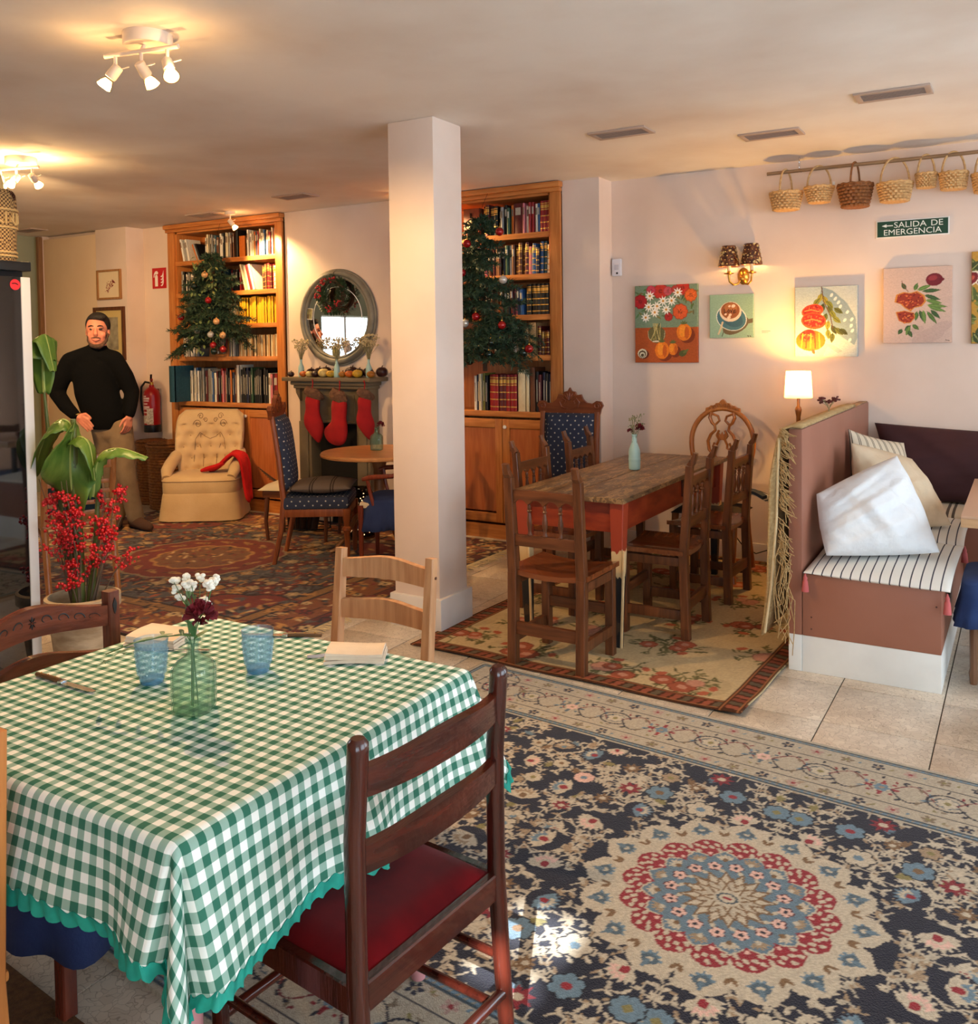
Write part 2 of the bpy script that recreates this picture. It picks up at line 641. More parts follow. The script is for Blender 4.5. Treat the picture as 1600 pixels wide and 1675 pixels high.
mul = nt.nodes.new('ShaderNodeMix')
mul.data_type = 'RGBA'
mul.blend_type = 'MULTIPLY'
mul.inputs[0].default_value = 0.8
nt.links.new(r1.outputs[0], mul.inputs[6])
nt.links.new(r2n.outputs[0], mul.inputs[7])
mul2 = nt.nodes.new('ShaderNodeMix')
mul2.data_type = 'RGBA'
mul2.blend_type = 'MULTIPLY'
mul2.inputs[0].default_value = 0.6
r3 = nt.nodes.new('ShaderNodeValToRGB')
r3.color_ramp.elements[0].color = rgba((190, 176, 160))
r3.color_ramp.elements[0].position = 0.3
r3.color_ramp.elements[1].color = rgba((255, 255, 255))
r3.color_ramp.elements[1].position = 0.6
nt.links.new(nz.outputs[0], r3.inputs[0])
nt.links.new(mul.outputs[2], mul2.inputs[6])
nt.links.new(r3.outputs[0], mul2.inputs[7])
nt.links.new(mul2.outputs[2], b.inputs['Base Color'])
b.inputs['Roughness'].default_value = 0.32
M_TERR = m
PX, PY = 0.413, 0.426
tile_me = MB().box((0, 0, 0), (PX - 0.005, PY - 0.005, 0.01), ch=0.0015).mesh('tile')
tile_me.materials.append(M_TERR)
field = MB()
for i in range(-23, 9):
 for j in range(-14, 7):
  cx, cy = -0.705 + PX * (i + 0.5), 3.778 + PY * (j + 0.5)
  if not (-9.3 < cx < 2.75 and -1.85 < cy < 6.6):
   continue
  if -3.95 < cx < 0.6 and 2.7 < cy < 6.4 or -4.4 < cx < -1.9 and 1.6 < cy < 3.0:
   t = bpy.data.objects.new('tile', tile_me)
   COL.objects.link(t)
   t.parent = floor
   t.location = (cx, cy, -0.0049 + random.uniform(-.0003, .0001))
  else:
   field.box((cx, cy, -0.005), (PX - 0.005, PY - 0.005, 0.01))
ff = field.build('tile_field', M_TERR, floor, smooth=False)
ff['kind'] = 'stuff'
# back wall with two recesses for the bookcases
BW = 6.13
wb = MB()
def seg(x0, x1, y0, y1, z0=0.0, z1=CZ):
 wb.box(((x0 + x1) / 2, (y0 + y1) / 2, (z0 + z1) / 2), (x1 - x0, y1 - y0, z1 - z0))
seg(-9.3, -9.09, 5.92, 6.7)
seg(-8.19, -7.72, 5.92, 6.7)
seg(-9.09, -8.19, 6.0, 6.7)
seg(-7.72, -7.335, BW, 6.7)
seg(-5.79, -4.51, BW, 6.7)
seg(-3.0, -2.70, BW, 6.7)
seg(-7.335, -5.79, 6.5, 6.7)
seg(-4.51, -3.0, 6.5, 6.7)
struct('wall_back', wb, M_WALL, 'blush plaster wall holding the bookcases and fireplace', smooth=False)
struct('wall_gallery', MB().box((0.0, 6.53, CZ / 2), (5.4, 0.34, CZ)), M_WALL, 'pale plaster wall hung with fruit paintings', smooth=False)
wl = MB()
LW0, LW1, LZ0, LZ1 = 0.55, 1.75, 1.0, 2.0
for y0, y1, z0, z1 in ((-1.75, LW0, 0, CZ), (LW1, 5.95, 0, CZ), (LW0, LW1, 0, LZ0), (LW0, LW1, LZ1, CZ)):
 wl.box((-9.25, (y0 + y1) / 2, (z0 + z1) / 2), (.15, y1 - y0, z1 - z0))
struct('wall_left', wl, M_GREEN, 'sage green plaster wall behind the refrigerator', smooth=False)
# ceiling
struct('ceiling', MB().box((-3.3, 2.4, CZ + 0.08), (12.2, 8.7, 0.16)), M_CEIL, 'hand trowelled off-white plaster ceiling', smooth=False)
# pillar
p = struct('pillar', MB().box((-2.852, 4.125, CZ / 2), (0.296, 0.276, CZ), ch=0.006), M_WALL, 'square white plaster pillar in the middle of the room')
MB().box((-2.852, 4.125, 0.088), (0.34, 0.32, 0.176), ch=0.006).build('pillar_base', M_SKIRT, p)
# baseboards
struct('baseboard_gallery', MB().box((-0.1, 6.35, 0.06), (5.2, 0.02, 0.12), ch=0.004), M_SKIRT)
struct('baseboard_back', MB().box((-2.85, 6.12, 0.06), (0.3, 0.02, 0.12), ch=0.004).box((-5.66, 6.12, 0.06), (0.25, 0.02, 0.12), ch=0.004).box((-4.6, 6.12, 0.06), (0.18, 0.02, 0.12), ch=0.004), M_SKIRT)
# flush cupboard door in the left pier
d = struct('door_1', MB().box((-8.64, 5.945, 2.06), (0.885, 0.03, 1.30), ch=0.003), mat('cupboard_paint', (226, 200, 168), rough=0.6, c2=(220, 192, 158), scale=2),
   'flush cream cupboard door with a small round knob')
MB().box((-8.64, 5.945, 0.705), (0.885, 0.03, 1.395), ch=0.003).build('lower_door', MATS['cupboard_paint'], d)
MB().at((-8.69, 5.93, 1.474), (R(90), 0, 0)).lathe([(0.0, .035), (.016, .03), (.02, .02), (.012, .008), (.012, 0)], 16).build('door_knob', M_STEEL, d)
struct('trim_1', MB().beam((-9.11, 5.9, 0.0), (-9.11, 5.9, 2.74), 0.045, 0.05), wood('trim_wood', (120, 84, 54), (140, 100, 66)), 'rough wooden strip beside the cupboard door')
# walls behind the camera with the daylight windows
fw = MB()
FY = -1.78
def fseg(x0, x1, z0, z1):
 fw.box(((x0 + x1) / 2, FY, (z0 + z1) / 2), (x1 - x0, 0.16, z1 - z0))
WINX = [(0.15, 2.45)]
edges = [-9.3] + [e for w_ in WINX for e in w_] + [2.8]
for k in range(0, len(edges), 2):
 fseg(edges[k], edges[k + 1], 0, CZ)
for x0, x1 in WINX:
 fseg(x0, x1, 0, 0.45)
 fseg(x0, x1, 2.4, CZ)
struct('wall_front', fw, M_WALL, 'plaster wall with tall street windows', smooth=False)
rw = MB()
WINY = [(0.2, 2.6), (3.3, 5.5)]
edges = [-1.86] + [e for w_ in WINY for e in w_] + [6.4]
for k in range(0, len(edges), 2):
 rw.box((2.68, (edges[k] + edges[k + 1]) / 2, CZ / 2), (0.16, edges[k + 1] - edges[k], CZ))
for y0, y1 in WINY:
 rw.box((2.68, (y0 + y1) / 2, 0.35), (0.16, y1 - y0, 0.7))
 rw.box((2.68, (y0 + y1) / 2, (2.4 + CZ) / 2), (0.16, y1 - y0, CZ - 2.4))
struct('wall_right', rw, M_WALL, 'plaster side wall with two windows', smooth=False)
M_FRAME = mat('window_frame_paint', (236, 236, 232), rough=0.5)
M_PANE = glass_mat('window_pane', ior=1.3)
def portal(name, loc, rot, sx, sy):
 l = bpy.data.lights.new(name, 'AREA')
 l.shape = 'RECTANGLE'
 l.size, l.size_y = sx, sy
 l.cycles.is_portal = True
 o = bpy.data.objects.new(name, l)
 COL.objects.link(o)
 o.location, o.rotation_euler = loc, rot
wi = 0
for x0, x1 in WINX:
 wi += 1
 f = MB()
 n = max(2, round((x1 - x0) / 0.8))
 for k in range(n + 1):
  f.box((x0 + (x1 - x0) * k / n, FY, 1.425), (0.06, 0.06, 1.95))
 for z in (0.48, 2.37):
  f.box(((x0 + x1) / 2, FY, z), (x1 - x0, 0.06, 0.06))
 w = struct('window_%d' % wi, f, M_FRAME, 'tall street window with white bars')
 for k in range(n):
  MB().box((x0 + (x1 - x0) * (k + .5) / n, FY, 1.425), ((x1 - x0) / n - .06, 0.006, 1.84)).build('pane', M_PANE, w)
 portal('window_front_offscreen', ((x0 + x1) / 2, FY - 0.09, 1.425), (R(90), 0, 0), x1 - x0, 1.95)
for y0, y1 in WINY:
 wi += 1
 f = MB()
 for k in range(4):
  f.box((2.68, y0 + (y1 - y0) * k / 3, 1.55), (0.06, 0.06, 1.7))
 for z in (0.73, 2.37):
  f.box((2.68, (y0 + y1) / 2, z), (0.06, y1 - y0, 0.06))
 w = struct('window_%d' % wi, f, M_FRAME, 'side window with white bars')
 for k in range(3):
  MB().box((2.68, y0 + (y1 - y0) * (k + .5) / 3, 1.55), (0.006, (y1 - y0) / 3 - .06, 1.58)).build('pane', M_PANE, w)
 portal('window_right_offscreen', (2.78, (y0 + y1) / 2, 1.55), (0, R(-90), R(180)), 1.7, y1 - y0)
wf = MB()
for y in (LW0, (LW0 + LW1) / 2, LW1):
 wf.box((-9.25, y, (LZ0 + LZ1) / 2), (.06, .05, LZ1 - LZ0))
for z in (LZ0, LZ1):
 wf.box((-9.25, (LW0 + LW1) / 2, z), (.06, LW1 - LW0, .05))
w = struct('window_4', wf, M_FRAME, 'small window in the green wall')
for k in (0, 1):
 MB().box((-9.25, LW0 + (LW1 - LW0) * (k + .5) / 2, (LZ0 + LZ1) / 2), (.006, (LW1 - LW0) / 2 - .05, LZ1 - LZ0 - .05)).build('pane', M_PANE, w)
portal('window_left_offscreen', (-9.34, (LW0 + LW1) / 2, (LZ0 + LZ1) / 2), (0, R(-90), 0), LZ1 - LZ0, LW1 - LW0)
# unseen sheet added outside to block the sun; one gap shapes the carpet patch
aw = MB()
AZ = 2.85
hx, hy = -1.09 + 0.35 * AZ / 0.48, 1.95 - 0.85 * AZ / 0.48
def aseg(x0, x1, y0, y1):
 aw.box(((x0 + x1) / 2, (y0 + y1) / 2, AZ), (x1 - x0, y1 - y0, 0.03))
aseg(-9.5, hx - .11, -6.5, -1.86)
aseg(hx + .11, 6.0, -6.5, -1.86)
aseg(hx - .11, hx + .11, -6.5, hy - .15)
aseg(hx - .11, hx + .11, hy + .20, -1.86)
struct('sun_blocker', aw, mat('sun_blocker_sheet', (150, 140, 120), rough=0.9), 'unseen sheet added outside to block the sun, with one gap', smooth=False)
MB().box((hx, hy - .02, AZ), (0.24, 0.05, 0.02)).build('sun_gap_bar', MATS['sun_blocker_sheet'], bpy.data.objects['sun_blocker'])  # added bar across the gap, splits the sun patch
# ================================================================== RUGS
NAVY, CREAM, TAN, RED, BLUE, BROWN, PINK, OLIVE = [np.array(c, float) for c in
 ((28, 27, 40), (178, 165, 144), (146, 124, 98), (132, 30, 38), (96, 118, 132), (112, 84, 54), (204, 164, 150), (122, 112, 66))]
def rot2(x, y, a):
 return x * math.cos(a) - y * math.sin(a), x * math.sin(a) + y * math.cos(a)
def vine(cv, x, y, a, L, curl, w, c, leafc, rnd, side=1, leaves=True):
 pts, n = [], 22
 for k in range(n):
  pts.append((x, y))
  a += side * curl * (0.35 + 1.5 * k / n) / n
  x += L / n * math.cos(a)
  y += L / n * math.sin(a)
  if leaves and k % 4 == 2:
   for sg in (-1, 1):
    cv.leaf(x, y, rnd.uniform(.022, .036), .012, a + sg * .9, leafc[rnd.randrange(len(leafc))])
 cv.line(pts, w, c)
 return x, y, a
def palmette(cv, x, y, r, a, cols):
 """feathered lotus flower seen from the side"""
 c1, c2, c3 = cols
 for k in range(9):
  t = a + (k - 4) * 0.32
  cv.leaf(x - .2 * r * math.cos(a), y - .2 * r * math.sin(a), r * (1.25 - .05 * abs(k - 4)), r * .42, t, c1)
 for k in range(5):
  t = a + (k - 2) * 0.42
  cv.leaf(x, y, r * .8, r * .32, t, c2)
 cv.ell(x, y, r * .42, r * .34, a, c1)
 cv.ell(x + .05 * r * math.cos(a), y, r * .26, r * .22, a, c3)
def persian():
 W, H = 3.3, 2.24
 cv = Canvas(W, H, 0.0048, CREAM * 0.93)
 rnd = random.Random(11)
 cx, cy = W / 2, H / 2
 bw = 0.43
 # ---- field
 fx, fy = W / 2 - bw, H / 2 - bw
 cv.poly([(bw, bw), (W - bw, bw), (W - bw, H - bw), (bw, H - bw)], NAVY)
 fl = [CREAM, CREAM * .92, TAN, CREAM]
 motifs = []
 def put(kind, *a):
  motifs.append((kind, a))
 gx = np.arange(0.03, fx, 0.135)
 gy = np.arange(0.03, fy, 0.125)
 for ii, x in enumerate(gx):
  for jj, y in enumerate(gy):
   xx = x + rnd.uniform(-.035, .035) + (0.08 if jj % 2 else 0)
   yy = y + rnd.uniform(-.03, .03)
   if math.hypot(xx, yy) < 0.36 or xx > fx - .03 or yy > fy - .03:
    continue
   put('vine', xx, yy, rnd.uniform(0, 6.3), rnd.uniform(.2, .3), rnd.uniform(2.4, 4.6), rnd.choice((-1, 1)))
   for _ in range(2):
    put('vine', xx + rnd.uniform(-.05, .05), yy + rnd.uniform(-.05, .05), rnd.uniform(0, 6.3), rnd.uniform(.14, .24), rnd.uniform(3, 5.5), rnd.choice((-1, 1)))
   put('spr', xx + rnd.uniform(-.07, .07), yy + rnd.uniform(-.06, .06), rnd.uniform(0, 6.3), rnd.choice([CREAM, TAN, BLUE * .9, BROWN, OLIVE]))
 for ii, x in enumerate(gx):
  for jj, y in enumerate(gy):
   xx = x + rnd.uniform(-.03, .03) + (0.08 if jj % 2 else 0)
   yy = y + rnd.uniform(-.03, .03)
   if math.hypot(xx, yy) < 0.42 or xx > fx - .05 or yy > fy - .05:
    continue
   k = rnd.random()
   if k < .4:
    put('pal', xx, yy, rnd.uniform(.042, .062), rnd.uniform(0, 6.3), rnd.choice([(CREAM, BLUE, RED), (CREAM, TAN, BROWN), (BLUE, CREAM, RED), (CREAM, PINK, RED), (TAN, CREAM, BLUE)]))
   elif k < .8:
    put('flo', xx, yy, rnd.uniform(.034, .05), rnd.choice((5, 6, 8)), rnd.choice([CREAM, PINK, TAN, CREAM * .95, BLUE]), rnd.choice([RED, BROWN, BLUE, OLIVE]), rnd.uniform(0, 3))
   else:
    put('star', xx, yy, rnd.uniform(.03, .045), rnd.choice([BROWN, RED * .9, BLUE]), rnd.uniform(0, 3))
 for sx in (1, -1):
  for sy in (1, -1):
   rnd2 = random.Random(5)
   def tr(x, y, a):
    a2 = a if sx > 0 else PI - a
    a2 = a2 if sy > 0 else -a2
    return cx + sx * x, cy + sy * y, a2
   for kind, q in motifs:
    if kind == 'vine':
     x, y, a = tr(q[0], q[1], q[2])
     vine(cv, x, y, a, q[3], q[4], .0062, CREAM * .95, fl, rnd2, q[5] * sx * sy)
   for kind, q in motifs:
    if kind == 'spr':
     x, y, a = tr(q[0], q[1], q[2])
     for s_ in (-1.1, -.5, 0, .5, 1.1):
      cv.leaf(x, y, .034, .012, a + s_, q[3])
   for kind, q in motifs:
    if kind == 'pal':
     x, y, a = tr(q[0], q[1], q[3])
     cv.ell(x, y, q[2] * 1.05, None, 0, NAVY)
     palmette(cv, x, y, q[2], a, q[4])
    elif kind == 'flo':
     x, y, a = tr(q[0], q[1], q[6])
     cv.flower(x, y, q[2], q[3], q[4], q[5], a, edge=NAVY * .7)
    elif kind == 'star':
     x, y, a = tr(q[0], q[1], q[4])
     for k in range(8):
      cv.leaf(x, y, q[2], q[2] * .4, a + k * PI / 4, q[3])
     cv.ell(x, y, q[2] * .3, None, 0, CREAM)
 # ---- medallion (sixteen-fold)
 N = 16
 ring = []
 for k in range(N * 12):
  a = 2 * PI * k / (N * 12)
  ph = (k % 12) / 12 - .5
  ring.append((cx + (.352 + .055 * (1 - abs(ph * 2)) ** .45) * math.cos(a + PI / N * 0), cy + (.352 + .055 * (1 - abs(ph * 2)) ** .45) * math.sin(a)))
 cv.poly(ring, CREAM)
 for k in range(N):
  a = 2 * PI * (k + .5) / N
  px, py = cx + .350 * math.cos(a), cy + .350 * math.sin(a)
  for s_ in (-1.0, -.45, 0, .45, 1.0):
   cv.leaf(px, py, .036, .016, a + PI + s_ * 1.3, BLUE)
  cv.ell(px, py, .02, .024, a, BLUE * .75)
  cv.ell(px, py, .009, None, 0, CREAM)
  cv.leaf(px, py, .04, .018, a, BLUE * .9)
  a = 2 * PI * k / N
  cv.leaf(cx + .318 * math.cos(a), cy + .318 * math.sin(a), .035, .014, a + .5, BROWN)
  cv.leaf(cx + .318 * math.cos(a), cy + .318 * math.sin(a), .035, .014, a - .5, BROWN)
 sc = []
 for k in range(N * 10):
  a = 2 * PI * k / (N * 10)
  sc.append((cx + (0.268 + .028 * abs(math.sin(N * a / 2))) * math.cos(a), cy + (0.268 + .028 * abs(math.sin(N * a / 2))) * math.sin(a)))
 cv.poly(sc, RED)
 for k in range(N):
  a = 2 * PI * (k + .5) / N
  for da, rr in ((-.11, .268), (.11, .268), (-.045, .255), (.045, .255), (0, .278), (-.13, .24), (.13, .24)):
   cv.ell(cx + rr * math.cos(a + da), cy + rr * math.sin(a + da), .0105, .007, a + da * 3 + .6, CREAM)
  a = 2 * PI * k / N
  cv.ell(cx + .268 * math.cos(a), cy + .268 * math.sin(a), .017, .007, a, CREAM)
 inner = []
 for k in range(N * 10):
  a = 2 * PI * k / (N * 10)
  rr = 0.232 - .028 * (1 - abs(((k % 10) / 10 - .5) * 2))
  inner.append((cx + rr * math.cos(a), cy + rr * math.sin(a)))
 cv.poly([(cx + (x - cx) * 1.03, cy + (y - cy) * 1.03) for x, y in inner], CREAM)
 cv.poly(inner, BLUE * .95)
 for k in range(N):
  a = 2 * PI * (k + .5) / N
  cv.poly([(cx + r_ * math.cos(a + d_), cy + r_ * math.sin(a + d_)) for r_, d_ in ((.2, 0), (.222, -.07), (.248, 0), (.222, .07))], RED)
  cv.ell(cx + .222 * math.cos(a), cy + .222 * math.sin(a), .008, .006, a, PINK)
  a = 2 * PI * k / N
  cc = (CREAM, BROWN) if k % 2 else (TAN, CREAM)
  for s_ in (-.9, -.45, 0, .45, .9):
   cv.leaf(cx + .186 * math.cos(a), cy + .186 * math.sin(a), .034, .013, a + s_, cc[0])
  cv.ell(cx + .188 * math.cos(a), cy + .188 * math.sin(a), .009, None, 0, cc[1])
  cv.flower(cx + .155 * math.cos(a + .2), cy + .155 * math.sin(a + .2), .021, 5, PINK, NAVY, a, edge=RED * .6)
  cv.leaf(cx + .12 * math.cos(a), cy + .12 * math.sin(a), .03, .014, a + .8, CREAM)
 for r_, n_, col_ in ((.128, 16, CREAM), (.098, 16, CREAM * .95), (.066, 8, CREAM)):
  for k in range(n_):
   a = 2 * PI * (k + (.5 if r_ < .1 else 0)) / n_
   P = [(cx + q_ * math.cos(a + d_), cy + q_ * math.sin(a + d_)) for q_, d_ in ((0, 0), (r_ * .62, -.24), (r_, 0), (r_ * .62, .24))]
   cv.poly(P, col_)
   cv.line(P[1:], .0055, BROWN)
 cv.ell(cx, cy, .03, .024, 0, BLUE * .6)
 cv.ell(cx, cy, .022, .018, 0, CREAM)
 cv.ell(cx, cy, .012, .006, 0, RED)
 # ---- borders
 def bar(d, w, c):
  for x0, y0, x1, y1 in ((d, d, W - d, d), (d, H - d, W - d, H - d), (d, d, d, H - d), (W - d, d, W - d, H - d)):
   cv.line([(x0, y0), (x1, y1)], w, c)
 for d, n_ in ((0.03, 0), (0.405, 0)):
  bar(d, .026, BLUE * .55)
  bar(d, .012, BLUE * 1.05)
 bar(.125, .005, NAVY)
 bar(.325, .005, NAVY)
 sides = [((0, 0), (1, 0), W), ((0, H), (1, 0), W), ((0, 0), (0, 1), H), ((W, 0), (0, 1), H)]
 for (ox, oy), (dx, dy), L in sides:
  nx, ny = (0, 1) if (dx, oy) == (1, 0) else (0, -1) if dx else (1, 0) if ox == 0 else (-1, 0)
  def at(t, d):
   return ox + dx * t + nx * d, oy + dy * t + ny * d
  ang = math.atan2(dy, dx)
  n_ = int(L / .012)
  for k in range(n_):                      # chain in the two guard stripes
   if k % 2:
    for d in (.03, .405):
     x, y = at(L * (k + .5) / n_, d)
     cv.ell(x, y, .006, .0035, ang, CREAM * .8)
  n_ = int((L - .3) / .105)
  for k in range(n_):                      # small rosettes of the narrow bands
   t = .2 + (L - .4) * k / (n_ - 1)
   for d in (.078, .363):
    x, y = at(t, d)
    colr = [(NAVY * 1.2, TAN), (PINK * .8, RED), (TAN * .8, OLIVE)][k % 3]
    cv.flower(x, y, .025, 5, colr[0], colr[1], k, pw=.34)
    x, y = at(t + .04, d + .008)
    cv.leaf(x, y, .02, .009, ang + 1.0, OLIVE if k % 2 else BLUE)
  n_ = int((L - .3) / .21)
  for k in range(n_ + 1):                  # scrolling vine of the main band
   t = .22 + (L - .44) * k / n_
   sg = 1 if k % 2 else -1
   x, y = at(t, .225)
   if k % 2:
    ring_ = [at(t + .062 * math.cos(q), .225 + .055 * math.sin(q)) for q in np.linspace(.5, 5.9, 18)]
    cv.line(ring_, .0075, NAVY)
    cv.flower(x, y, .036, 6, CREAM, OLIVE, k, edge=BLUE * .7)
   else:
    cc = [RED, BLUE * .8][k // 2 % 2]
    for q in range(8):
     cv.leaf(x, y, .06 if q % 2 == 0 else .042, .018, ang + q * PI / 4, cc if q % 2 == 0 else CREAM * .8)
     xx, yy = at(t + .05 * math.cos(q * PI / 4), .225 + .05 * math.sin(q * PI / 4))
     cv.ell(xx, yy, .007, None, 0, cc)
    cv.flower(x, y, .028, 6, BLUE if cc is RED else PINK, TAN, 0, edge=CREAM)
   for q in range(9):
    x, y = at(t + .105 * (q / 9 - .5) * 2, .225 + (.068 if q % 2 else -.068))
    cv.leaf(x, y, .024, .01, ang + q * 1.9, [NAVY, TAN * .75, RED * .9, OLIVE][q % 4])
   for s2 in (1, -1):
    w_ = [at(t + .03 + q * .15, .225 + s2 * (.062 * math.sin(q * PI * 1.15))) for q in np.linspace(0, 1, 12)]
    cv.line(w_, .0058, NAVY if s2 > 0 else RED * .8)
    for q in (3, 6, 9):
     cv.leaf(*w_[q], .03, .012, ang + s2 * .9 + q, [NAVY, TAN * .8, BLUE][q // 3 - 1])
 cv.noise(.16, 3)
 return cv
cv = persian()
M_RUG = vcol_mat('wool_pile', rough=0.95, bump=0.5, bscale=260, sheen=0.15, spec=0.1)
rug = mesh_obj('persian_carpet', cv.grid_mesh('persian_carpet', None, 0.009, -cv.w / 2, -cv.h / 2), M_RUG)
tag(rug, 'navy and cream wool carpet with a round sixteen-lobed medallion and scrolling border', 'carpet')
rug.location = (-0.70, 2.42, 0.0)
rug.rotation_euler = (0, 0, R(-5.0))
def floral():
 W, H = 1.72, 2.62
 G = np.array((184, 160, 120.))
 cv = Canvas(W, H, 0.0075, G)
 rnd = random.Random(4)
 GR, CO, SA = np.array((104, 96, 62.)), np.array((166, 90, 64.)), np.array((182, 128, 104.))
 # soft stains and woven panels
 for k in range(26):
  x, y = rnd.uniform(0, W), rnd.uniform(0, H)
  cv.ell(x, y, rnd.uniform(.05, .16), rnd.uniform(.04, .1), rnd.uniform(0, 3), G * rnd.uniform(.93, 1.04))
 for iy in range(6):
  for ix in range(4):
   x = .24 + ix * .41 + (.1 if iy % 2 else -.05) + rnd.uniform(-.05, .05)
   y = .26 + iy * .43 + rnd.uniform(-.06, .06)
   for k in range(16):
    a = rnd.uniform(0, 6.3)
    L = rnd.uniform(.07, .18)
    pts = [(x + L * t * math.cos(a + .9 * t), y + L * t * math.sin(a + .9 * t)) for t in np.linspace(0, 1, 7)]
    cv.line(pts, .008, GR)
    for q in (3, 5, 6):
     cv.leaf(*pts[q], rnd.uniform(.04, .06), .016, a + rnd.uniform(-1, 1.5), GR * rnd.uniform(.85, 1.15))
   for k in range(3):
    fx_, fy_ = x + rnd.uniform(-.09, .09), y + rnd.uniform(-.06, .06)
    r = rnd.uniform(.028, .05)
    c = rnd.choice([CO, SA, CO * .9])
    cv.flower(fx_, fy_, r * 1.3, 6, c, c * .8, rnd.uniform(0, 3), edge=c * .78, pw=.5)
    cv.ell(fx_, fy_, r * .6, r * .45, rnd.uniform(0, 3), SA)
   for k in range(3):
    a = rnd.uniform(0, 6.3)
    cv.ell(x + .15 * math.cos(a), y + .12 * math.sin(a), .02, .03, a, CO)
 # ribbon border
 DK = np.array((72, 44, 30.))
 for x0, y0, x1, y1, nx, ny in ((0, 0, W, 0, 0, 1), (0, H, W, H, 0, -1), (0, 0, 0, H, 1, 0), (W, 0, W, H, -1, 0)):
  L = math.hypot(x1 - x0, y1 - y0)
  ux, uy = (x1 - x0) / L, (y1 - y0) / L
  cv.line([(x0 + nx * .05, y0 + ny * .05), (x1 + nx * .05, y1 + ny * .05)], .1, DK)
  k = 0
  t = .02
  while t < L - .02:
   c = [np.array((140, 78, 58.)), np.array((92, 80, 62.)), np.array((124, 66, 48.))][k % 3]
   P = [(x0 + ux * (t + s_) + nx * d, y0 + uy * (t + s_) + ny * d) for s_, d in ((0, .02), (.03, .02), (.045, .078), (.012, .078))]
   cv.poly(P, c)
   t += .046
   k += 1
  for d in (.012, .088):
   cv.line([(x0 + nx * d, y0 + ny * d), (x1 + nx * d, y1 + ny * d)], .007, np.array((150, 96, 60.)))
 cv.noise(.1, 8)
 return cv
cv = floral()
def wavy(X, Y):
 return 0.0012 + 0.004 * np.clip(1 - (Y - Y.min()) / .3, 0, 1) * (1 + np.sin(X * 9.0)) + 0.003 * np.clip(1 - (X.max() - X) / .15, 0, 1) * (1 + np.sin(Y * 14))
fr = mesh_obj('floral_kilim', cv.grid_mesh('floral_kilim', wavy, 0.005, -cv.w / 2, -cv.h / 2), vcol_mat('kilim_weave', rough=0.95, bump=0.35, bscale=200, spec=0.1))
tag(fr, 'beige flatwoven kilim with coral roses and dark ribbon border under the long table', 'rug')
fr.location = (-1.80, 5.0, 0.002)
fr.rotation_euler = (0, 0, R(-2.5))
